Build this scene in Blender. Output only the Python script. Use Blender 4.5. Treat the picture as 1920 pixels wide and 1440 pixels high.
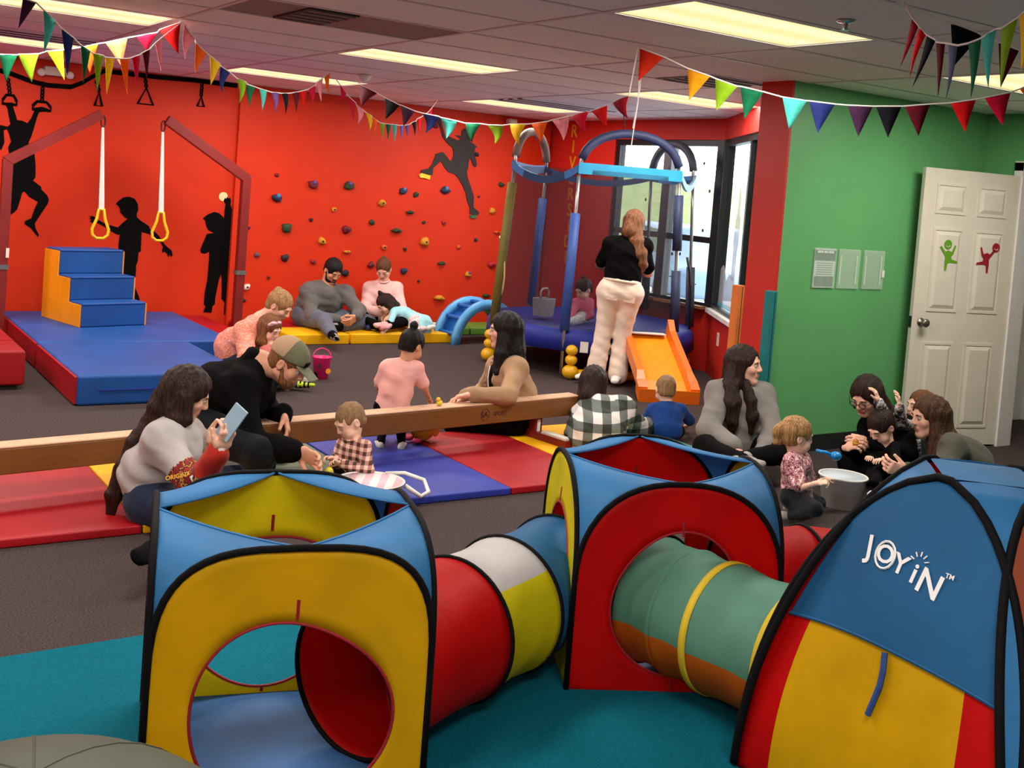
import bpy, bmesh, math, random
import numpy as np
from mathutils import Vector, Matrix

# ---------------------------------------------------------------- camera, world, exposure
for _o in list(bpy.data.objects):
    bpy.data.objects.remove(_o, do_unlink=True)
SC = bpy.context.scene
COL = SC.collection
CEIL = 2.455
_yaw, _pitch, _roll = 0.5856, 0.0452, 0.0776
_fw = Vector((math.sin(_yaw)*math.cos(_pitch), math.cos(_yaw)*math.cos(_pitch), -math.sin(_pitch)))
_rt0 = Vector((math.cos(_yaw), -math.sin(_yaw), 0)); _up0 = _rt0.cross(_fw)
_rt = _rt0*math.cos(_roll) + _up0*math.sin(_roll)
_up = -_rt0*math.sin(_roll) + _up0*math.cos(_roll)
cam_d = bpy.data.cameras.new('camera'); cam = bpy.data.objects.new('camera', cam_d); COL.objects.link(cam)
cam_d.sensor_width = 36.0; cam_d.lens = 2059.0/1920.0*36.0; cam_d.shift_y = -270.0/1920.0; cam_d.clip_start = 0.05; cam_d.clip_end = 200
cam.matrix_world = Matrix(((_rt.x, _up.x, -_fw.x, 0), (_rt.y, _up.y, -_fw.y, 0), (_rt.z, _up.z, -_fw.z, 1.61), (0, 0, 0, 1)))
SC.camera = cam
world = bpy.data.worlds.new('overcast_sky'); SC.world = world; world.use_nodes = True
_bg = world.node_tree.nodes['Background']; _bg.inputs[0].default_value = (0.93, 0.96, 1.0, 1); _bg.inputs[1].default_value = 8.0
SC.view_settings.view_transform = 'Standard'; SC.view_settings.look = 'None'
SC.view_settings.exposure = 0.0; SC.view_settings.gamma = 1.0; SC.view_settings.use_curve_mapping = False
LAMP_W = 44.0            # watts of each ceiling troffer
random.seed(7); RNG = np.random.default_rng(7)

# ---------------------------------------------------------------- colours and materials
def lin(c):
    return tuple(((v/255.0)/12.92 if v/255.0 <= 0.04045 else ((v/255.0+0.055)/1.055)**2.4) for v in c)
MATS = {}
def mat(name, rgb, rough=0.6, var=0.08, scale=8.0, bump=0.0, bscale=60.0, metal=0.0, stretch=None, sheen=0.0, spec=0.5, rgb2=None, emis=0.0, transl=0.0, alpha=1.0, bdist=0.01, bdistort=0.0):
    """procedural surface: base colour broken up by noise, optional fine bump"""
    if name in MATS: return MATS[name]
    m = bpy.data.materials.new(name); m.use_nodes = True; nt = m.node_tree; N = nt.nodes; L = nt.links
    p = N['Principled BSDF']; out = N['Material Output']
    c = lin(rgb)
    tc = N.new('ShaderNodeTexCoord'); src = tc.outputs['Object']
    if stretch:
        mp = N.new('ShaderNodeMapping'); mp.inputs['Scale'].default_value = stretch; L.new(src, mp.inputs[0]); src = mp.outputs[0]
    nz = N.new('ShaderNodeTexNoise'); nz.inputs['Scale'].default_value = scale; nz.inputs['Detail'].default_value = 4; L.new(src, nz.inputs['Vector'])
    rp = N.new('ShaderNodeValToRGB')
    c2 = lin(rgb2) if rgb2 else None
    lo = [max(0, v*(1-var)) for v in c]; hi = [min(1, v*(1+var)) for v in c]
    if c2: lo, hi = c, c2
    rp.color_ramp.elements[0].position = 0.32; rp.color_ramp.elements[1].position = 0.68
    rp.color_ramp.elements[0].color = (*lo, 1); rp.color_ramp.elements[1].color = (*hi, 1)
    L.new(nz.outputs['Fac'], rp.inputs[0]); L.new(rp.outputs[0], p.inputs['Base Color'])
    p.inputs['Roughness'].default_value = rough; p.inputs['Metallic'].default_value = metal
    p.inputs['Specular IOR Level'].default_value = spec
    if sheen: p.inputs['Sheen Weight'].default_value = sheen
    if bump:
        n2 = N.new('ShaderNodeTexNoise'); n2.inputs['Scale'].default_value = bscale; n2.inputs['Detail'].default_value = 3; L.new(src, n2.inputs['Vector'])
        b = N.new('ShaderNodeBump'); b.inputs['Strength'].default_value = bump; b.inputs['Distance'].default_value = bdist; n2.inputs['Distortion'].default_value = bdistort
        L.new(n2.outputs['Fac'], b.inputs['Height']); L.new(b.outputs[0], p.inputs['Normal'])
    if emis:
        p.inputs['Emission Color'].default_value = (*c, 1); p.inputs['Emission Strength'].default_value = emis
    last = p.outputs[0]
    if transl:
        t = N.new('ShaderNodeBsdfTranslucent'); L.new(rp.outputs[0], t.inputs[0])
        mx = N.new('ShaderNodeMixShader'); mx.inputs[0].default_value = transl; L.new(last, mx.inputs[1]); L.new(t.outputs[0], mx.inputs[2]); last = mx.outputs[0]
    if alpha < 1:
        t = N.new('ShaderNodeBsdfTransparent'); mx = N.new('ShaderNodeMixShader'); mx.inputs[0].default_value = alpha
        L.new(t.outputs[0], mx.inputs[1]); L.new(last, mx.inputs[2]); last = mx.outputs[0]
    L.new(last, out.inputs[0])
    MATS[name] = m
    return m

def nylon(name, rgb, transl=0.35):
    return mat(name, rgb, rough=0.55, var=0.10, scale=5, bump=0.35, bscale=9, transl=transl, spec=0.2, bdistort=0.8)
def vinyl(name, rgb):
    return mat(name, rgb, rough=0.5, var=0.10, scale=3, bump=0.15, bscale=9, spec=0.28)

# ---------------------------------------------------------------- mesh helpers
def mesh_obj(name, verts, faces, m, parent=None, smooth=False, kind=None):
    me = bpy.data.meshes.new(name); me.from_pydata([tuple(map(float, v)) for v in verts], [], faces); me.update()
    if smooth: me.polygons.foreach_set('use_smooth', [True]*len(me.polygons))
    if m is not None: me.materials.append(m)
    o = bpy.data.objects.new(name, me); COL.objects.link(o)
    if parent is not None: o.parent = parent
    if kind: o['kind'] = kind
    return o
def tag(o, label, cat, group=None):
    o['label'] = label; o['category'] = cat
    if group: o['group'] = group
    return o
def thing(name, label, cat, loc=(0, 0, 0), rz=0.0, group=None):
    o = bpy.data.objects.new(name, None); COL.objects.link(o); o.location = loc; o.rotation_euler = (0, 0, rz); o.empty_display_size = 0.1
    return tag(o, label, cat, group)
def struct(o):
    o['kind'] = 'structure'; return o
class MB:
    """collects simple solids into one mesh"""
    def __init__(s): s.v = []; s.f = []; s.mi = []; s.cur = 0
    def add(s, vs, fs):
        b = len(s.v); s.v += [tuple(map(float, v)) for v in vs]; s.f += [tuple(b+i for i in f) for f in fs]; s.mi += [s.cur]*len(fs); return s
    def box(s, x0, x1, y0, y1, z0, z1):
        return s.add([(x0,y0,z0),(x1,y0,z0),(x1,y1,z0),(x0,y1,z0),(x0,y0,z1),(x1,y0,z1),(x1,y1,z1),(x0,y1,z1)],
                     [(0,3,2,1),(4,5,6,7),(0,1,5,4),(1,2,6,5),(2,3,7,6),(3,0,4,7)])
    def prism(s, pts, ax, t0, t1):
        """polygon pts (2-D) extruded along axis ax (0,1,2) from t0 to t1"""
        n = len(pts)
        def mk(p, t): q = [0, 0, 0]; o = [i for i in range(3) if i != ax]; q[o[0]] = p[0]; q[o[1]] = p[1]; q[ax] = t; return q
        return s.add([mk(p, t0) for p in pts]+[mk(p, t1) for p in pts], [tuple(range(n))[::-1], tuple(range(n, 2*n))]+[(i, (i+1) % n, n+(i+1) % n, n+i) for i in range(n)])
    def tube(s, pts, r, n=8, closed=False, cap=True):
        pts = [Vector(p) for p in pts]; N = len(pts); rs = r if isinstance(r, (list, tuple)) else [r]*N
        vs = []; prev = None
        for i, p in enumerate(pts):
            a = pts[(i-1) % N] if (closed or i > 0) else p; b = pts[(i+1) % N] if (closed or i < N-1) else p
            t = (b-a); t = t.normalized() if t.length > 1e-9 else Vector((0, 0, 1))
            if prev is None: u = t.orthogonal().normalized()
            else:
                u = prev - t*prev.dot(t); u = u.normalized() if u.length > 1e-6 else t.orthogonal().normalized()
            w = t.cross(u); prev = u
            for k in range(n):
                an = 2*math.pi*k/n; vs.append(p + (u*math.cos(an)+w*math.sin(an))*rs[i])
        fs = []
        for i in range(N if closed else N-1):
            j = (i+1) % N
            for k in range(n): fs.append((i*n+k, i*n+(k+1) % n, j*n+(k+1) % n, j*n+k))
        if cap and not closed: fs += [tuple(range(n))[::-1], tuple((N-1)*n+k for k in range(n))]
        return s.add(vs, fs)
    def lathe(s, prof, c=(0, 0, 0), n=16, M=None):
        vs = []; N = len(prof)
        for r, z in prof:
            for k in range(n):
                a = 2*math.pi*k/n; v = Vector((r*math.cos(a), r*math.sin(a), z)); v = (M @ v if M else v)+Vector(c); vs.append(v)
        fs = [(i*n+k, i*n+(k+1) % n, (i+1)*n+(k+1) % n, (i+1)*n+k) for i in range(N-1) for k in range(n)]
        if prof[0][0] > 1e-6: fs.append(tuple(range(n))[::-1])
        if prof[-1][0] > 1e-6: fs.append(tuple((N-1)*n+k for k in range(n)))
        return s.add(vs, fs)
    def ball(s, c, r, n=12, m=8):
        r = r if isinstance(r, (tuple, list)) else (r, r, r)
        vs = []; fs = []
        for i in range(m+1):
            th = math.pi*i/m
            for k in range(n):
                a = 2*math.pi*k/n; vs.append((c[0]+r[0]*math.sin(th)*math.cos(a), c[1]+r[1]*math.sin(th)*math.sin(a), c[2]-r[2]*math.cos(th)))
        for i in range(m):
            for k in range(n): fs.append((i*n+k, i*n+(k+1) % n, (i+1)*n+(k+1) % n, (i+1)*n+k))
        return s.add(vs, fs)
    def build(s, name, m, parent=None, smooth=False, kind=None, bevel=0.0, auto=None):
        ms = m if isinstance(m, (list, tuple)) else [m]
        o = mesh_obj(name, s.v, s.f, ms[0], parent, smooth, kind)
        for x in ms[1:]: o.data.materials.append(x)
        if len(ms) > 1: o.data.polygons.foreach_set('material_index', s.mi)
        if bevel:
            b = o.modifiers.new('bevel', 'BEVEL'); b.width = bevel; b.segments = 2; b.limit_method = 'ANGLE'
            o.data.polygons.foreach_set('use_smooth', [True]*len(o.data.polygons)); 
            w = o.modifiers.new('wn', 'WEIGHTED_NORMAL')
        return o
def catenary(a, b, sag, n=16):
    a = Vector(a); b = Vector(b); return [a.lerp(b, i/n) - Vector((0, 0, sag*4*(i/n)*(1-i/n))) for i in range(n+1)]
def flat_poly(name, pts3, off, m, parent):
    """planar outline pts3 with thickness vector off, triangulated"""
    bm = bmesh.new(); off = Vector(off)
    vs = [bm.verts.new(Vector(p)) for p in pts3]
    f = bm.faces.new(vs); bm.normal_update()
    r = bmesh.ops.extrude_face_region(bm, geom=[f]); bmesh.ops.translate(bm, verts=[g for g in r['geom'] if isinstance(g, bmesh.types.BMVert)], vec=off)
    bmesh.ops.triangulate(bm, faces=[x for x in bm.faces if len(x.verts) > 4]); bmesh.ops.recalc_face_normals(bm, faces=bm.faces)
    me = bpy.data.meshes.new(name); bm.to_mesh(me); bm.free(); me.materials.append(m)
    o = bpy.data.objects.new(name, me); COL.objects.link(o); o.parent = parent
    return o
def text_mesh(body, size, depth=0.002, font_bold=False):
    """lettering outline turned into mesh data (x right, y up)"""
    cu = bpy.data.curves.new('lettering', 'FONT'); cu.body = body; cu.size = size; cu.extrude = depth; cu.align_x = 'CENTER'; cu.align_y = 'CENTER'; cu.resolution_u = 3
    if font_bold: cu.offset = size*0.018
    t = bpy.data.objects.new('lettering', cu); COL.objects.link(t); dg = bpy.context.evaluated_depsgraph_get()
    me = bpy.data.meshes.new_from_object(t.evaluated_get(dg)); bpy.data.objects.remove(t, do_unlink=True); return me
def text_obj(name, body, size, m, parent, loc, right, up, depth=0.002, bold=False):
    me = text_mesh(body, size, depth, bold); me.materials.clear(); me.materials.append(m)
    o = bpy.data.objects.new(name, me); COL.objects.link(o)
    r = Vector(right).normalized(); u = Vector(up).normalized(); n = r.cross(u)
    o.parent = parent
    M = Matrix(((r.x, u.x, n.x, loc[0]), (r.y, u.y, n.y, loc[1]), (r.z, u.z, n.z, loc[2]), (0, 0, 0, 1)))
    o.matrix_local = M
    return o
# ---------------------------------------------------------------- outlines on the wall, climbing holds, pennant corners (metres)
SIL_HANG = [(1.578, 2.031), (1.64, 2.043), (1.646, 2.012), (1.688, 1.891), (1.728, 1.89), (1.775, 1.872), (1.803, 1.919), (1.825, 1.987), (1.828, 2.015), (1.884, 2.031), (1.947, 2.016), (1.943, 1.994), (1.866, 1.98), (1.849, 1.924), (1.828, 1.823), (1.812, 1.755), (1.791, 1.699), (1.806, 1.673), (1.845, 1.616), (1.861, 1.507), (1.867, 1.397), (1.848, 1.362), (1.918, 1.312), (1.924, 1.285), (1.974, 1.238), (1.991, 1.2), (1.983, 1.16), (1.945, 1.092), (1.908, 1.023), (1.884, 0.977), (1.892, 0.933), (1.924, 0.874), (1.917, 0.854), (1.851, 0.932), (1.798, 0.968), (1.801, 0.995), (1.851, 1.02), (1.872, 1.099), (1.899, 1.172), (1.825, 1.212), (1.782, 1.259), (1.762, 1.247), (1.755, 1.202), (1.73, 1.096), (1.701, 1.062), (1.653, 1.026), (1.603, 1.029), (1.601, 1.247), (1.64, 1.359), (1.669, 1.394), (1.67, 1.47), (1.638, 1.587), (1.626, 1.641), (1.648, 1.697), (1.624, 1.771), (1.607, 1.802), (1.583, 1.789), (1.594, 1.681), (1.572, 1.614), (1.547, 1.623), (1.551, 1.834), (1.596, 1.828), (1.611, 1.824), (1.635, 1.848), (1.616, 1.922), (1.603, 1.985)]
SIL_WALK = [(2.58, 1.195), (2.607, 1.227), (2.648, 1.26), (2.698, 1.269), (2.751, 1.253), (2.784, 1.202), (2.79, 1.149), (2.777, 1.105), (2.783, 1.078), (2.824, 1.045), (2.9, 1.0), (2.911, 0.97), (2.951, 0.954), (2.998, 0.911), (3.036, 0.859), (3.065, 0.824), (3.13, 0.773), (3.142, 0.728), (3.13, 0.71), (3.115, 0.732), (3.103, 0.709), (3.083, 0.744), (3.06, 0.761), (3.043, 0.747), (3.037, 0.769), (3.044, 0.805), (3.019, 0.849), (2.954, 0.9), (2.9, 0.925), (2.834, 0.94), (2.836, 0.842), (2.837, 0.754), (2.816, 0.744), (2.816, 0.664), (2.802, 0.62), (2.804, 0.513), (2.77, 0.499), (2.769, 0.459), (2.811, 0.398), (2.851, 0.309), (2.864, 0.238), (2.923, 0.194), (2.911, 0.185), (2.867, 0.185), (2.819, 0.265), (2.78, 0.344), (2.751, 0.397), (2.737, 0.485), (2.726, 0.52), (2.657, 0.536), (2.662, 0.589), (2.637, 0.584), (2.632, 0.747), (2.628, 0.817), (2.635, 0.909), (2.614, 0.904), (2.558, 0.932), (2.488, 0.977), (2.42, 1.008), (2.387, 1.002), (2.357, 1.018), (2.373, 1.032), (2.35, 1.043), (2.367, 1.053), (2.349, 1.065), (2.375, 1.07), (2.425, 1.051), (2.435, 1.035), (2.495, 1.003), (2.614, 0.974), (2.654, 1.019), (2.698, 1.061), (2.672, 1.068), (2.645, 1.098), (2.627, 1.11), (2.622, 1.149), (2.606, 1.174)]
SIL_REACH = [(3.413, 1.093), (3.43, 1.116), (3.461, 1.141), (3.524, 1.17), (3.571, 1.16), (3.61, 1.13), (3.626, 1.108), (3.625, 1.195), (3.631, 1.251), (3.609, 1.286), (3.622, 1.315), (3.636, 1.306), (3.644, 1.33), (3.657, 1.308), (3.673, 1.32), (3.684, 1.291), (3.682, 1.249), (3.699, 1.209), (3.71, 1.117), (3.708, 1.015), (3.703, 0.941), (3.741, 0.868), (3.76, 0.804), (3.759, 0.748), (3.746, 0.729), (3.756, 0.506), (3.767, 0.282), (3.755, 0.244), (3.771, 0.146), (3.686, 0.151), (3.687, 0.272), (3.651, 0.309), (3.649, 0.411), (3.635, 0.554), (3.615, 0.503), (3.602, 0.41), (3.59, 0.317), (3.589, 0.253), (3.567, 0.234), (3.562, 0.169), (3.478, 0.173), (3.497, 0.233), (3.478, 0.252), (3.48, 0.362), (3.498, 0.5), (3.502, 0.721), (3.499, 0.776), (3.459, 0.752), (3.417, 0.76), (3.408, 0.791), (3.441, 0.884), (3.464, 0.949), (3.533, 0.961), (3.476, 0.986), (3.455, 1.022), (3.443, 1.058), (3.437, 1.085)]
SIL_CLIMB = [(5.859, 2.342), (5.962, 2.343), (5.983, 2.274), (6.017, 2.187), (6.054, 2.118), (6.082, 2.148), (6.157, 2.128), (6.201, 2.114), (6.241, 2.135), (6.219, 2.143), (6.164, 2.169), (6.249, 2.172), (6.239, 2.217), (6.273, 2.252), (6.315, 2.265), (6.349, 2.237), (6.366, 2.174), (6.361, 2.11), (6.393, 2.103), (6.461, 2.064), (6.43, 2.052), (6.433, 2.015), (6.432, 1.969), (6.452, 1.925), (6.474, 1.862), (6.455, 1.833), (6.427, 1.85), (6.375, 1.946), (6.363, 1.9), (6.36, 1.817), (6.346, 1.788), (6.363, 1.716), (6.402, 1.637), (6.462, 1.512), (6.468, 1.383), (6.514, 1.358), (6.554, 1.327), (6.54, 1.303), (6.498, 1.292), (6.426, 1.316), (6.425, 1.38), (6.381, 1.451), (6.358, 1.533), (6.308, 1.621), (6.236, 1.707), (6.191, 1.741), (6.117, 1.753), (6.06, 1.803), (6.008, 1.871), (5.964, 1.832), (5.912, 1.783), (5.913, 1.711), (5.883, 1.705), (5.764, 1.723), (5.767, 1.75), (5.856, 1.774), (5.894, 1.817), (5.931, 1.919), (5.934, 1.942), (6.02, 1.971), (6.059, 1.939), (6.121, 1.88), (6.147, 1.891), (6.162, 1.956), (6.145, 2.027), (6.079, 2.067), (6.034, 2.108), (6.0, 2.141), (5.985, 2.193), (5.948, 2.27)]
SIL_FOOTHOLD = [(5.741, 1.699), (5.769, 1.719), (5.883, 1.7), (5.877, 1.655), (5.814, 1.668), (5.758, 1.669)]
SIL_FOOTHOLD2 = [(6.433, 1.296), (6.517, 1.298), (6.514, 1.26), (6.436, 1.261)]
SIL_RAIL = [(1.461, 2.322), (1.614, 2.295), (1.792, 2.245), (1.928, 2.228), (2.123, 2.236), (2.222, 2.287), (2.312, 2.356), (2.403, 2.416), (2.619, 2.418), (2.916, 2.419), (3.221, 2.431), (3.591, 2.428), (3.673, 2.427)]
HOLDS = [(4.124, 1.579, 0.028, 'red'), (4.521, 1.505, 0.057, 'maroon_knob'), (4.924, 1.519, 0.058, 'green_knob'), (4.14, 1.345, 0.056, 'blue_knob'), (4.773, 1.264, 0.029, 'yellow'), (4.526, 1.145, 0.023, 'dark'), (4.265, 1.05, 0.062, 'green'), (3.863, 1.033, 0.022, 'red'), (4.929, 1.064, 0.052, 'maroon'), (4.66, 0.929, 0.046, 'yellow'), (4.953, 0.828, 0.046, 'yellow_flat'), (3.97, 0.762, 0.033, 'grey'), (4.269, 0.744, 0.045, 'dark'), (4.58, 0.711, 0.034, 'red'), (4.952, 0.601, 0.041, 'dark'), (4.107, 0.538, 0.022, 'red'), (5.247, 0.696, 0.041, 'maroon'), (5.22, 1.151, 0.035, 'green'), (3.82, 1.371, 0.022, 'maroon'), (3.884, 0.436, 0.039, 'white'), (3.867, 0.3, 0.022, 'dark'), (5.566, 1.507, 0.048, 'blue_knob'), (5.727, 1.481, 0.036, 'green'), (6.087, 1.547, 0.055, 'blue_knob'), (5.322, 1.366, 0.047, 'yellow'), (5.67, 1.284, 0.048, 'green_flat'), (5.852, 1.182, 0.024, 'green'), (5.521, 1.076, 0.059, 'green_flat'), (6.104, 1.191, 0.031, 'crimson'), (5.876, 0.969, 0.06, 'yellow'), (5.385, 0.89, 0.035, 'orange'), (5.641, 0.88, 0.024, 'green'), (6.317, 0.926, 0.031, 'orange'), (6.537, 1.017, 0.025, 'dark'), (6.809, 1.114, 0.044, 'orange_flat'), (6.722, 1.356, 0.044, 'yellow'), (6.529, 1.509, 0.019, 'crimson'), (6.82, 1.665, 0.038, 'green'), (5.647, 0.643, 0.042, 'blue'), (6.112, 0.738, 0.049, 'green_flat'), (6.466, 0.619, 0.044, 'yellow_knob'), (6.771, 0.742, 0.05, 'crimson'), (5.839, 0.533, 0.018, 'dark'), (6.116, 0.35, 0.074, 'yellow_flat'), (6.455, 0.328, 0.05, 'orange_flat'), (6.731, 0.384, 0.05, 'green_flat'), (5.908, 2.248, 0.036, 'maroon'), (6.463, 1.981, 0.031, 'dark'), (3.789, 1.576, 0.016, 'red')]
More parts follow.
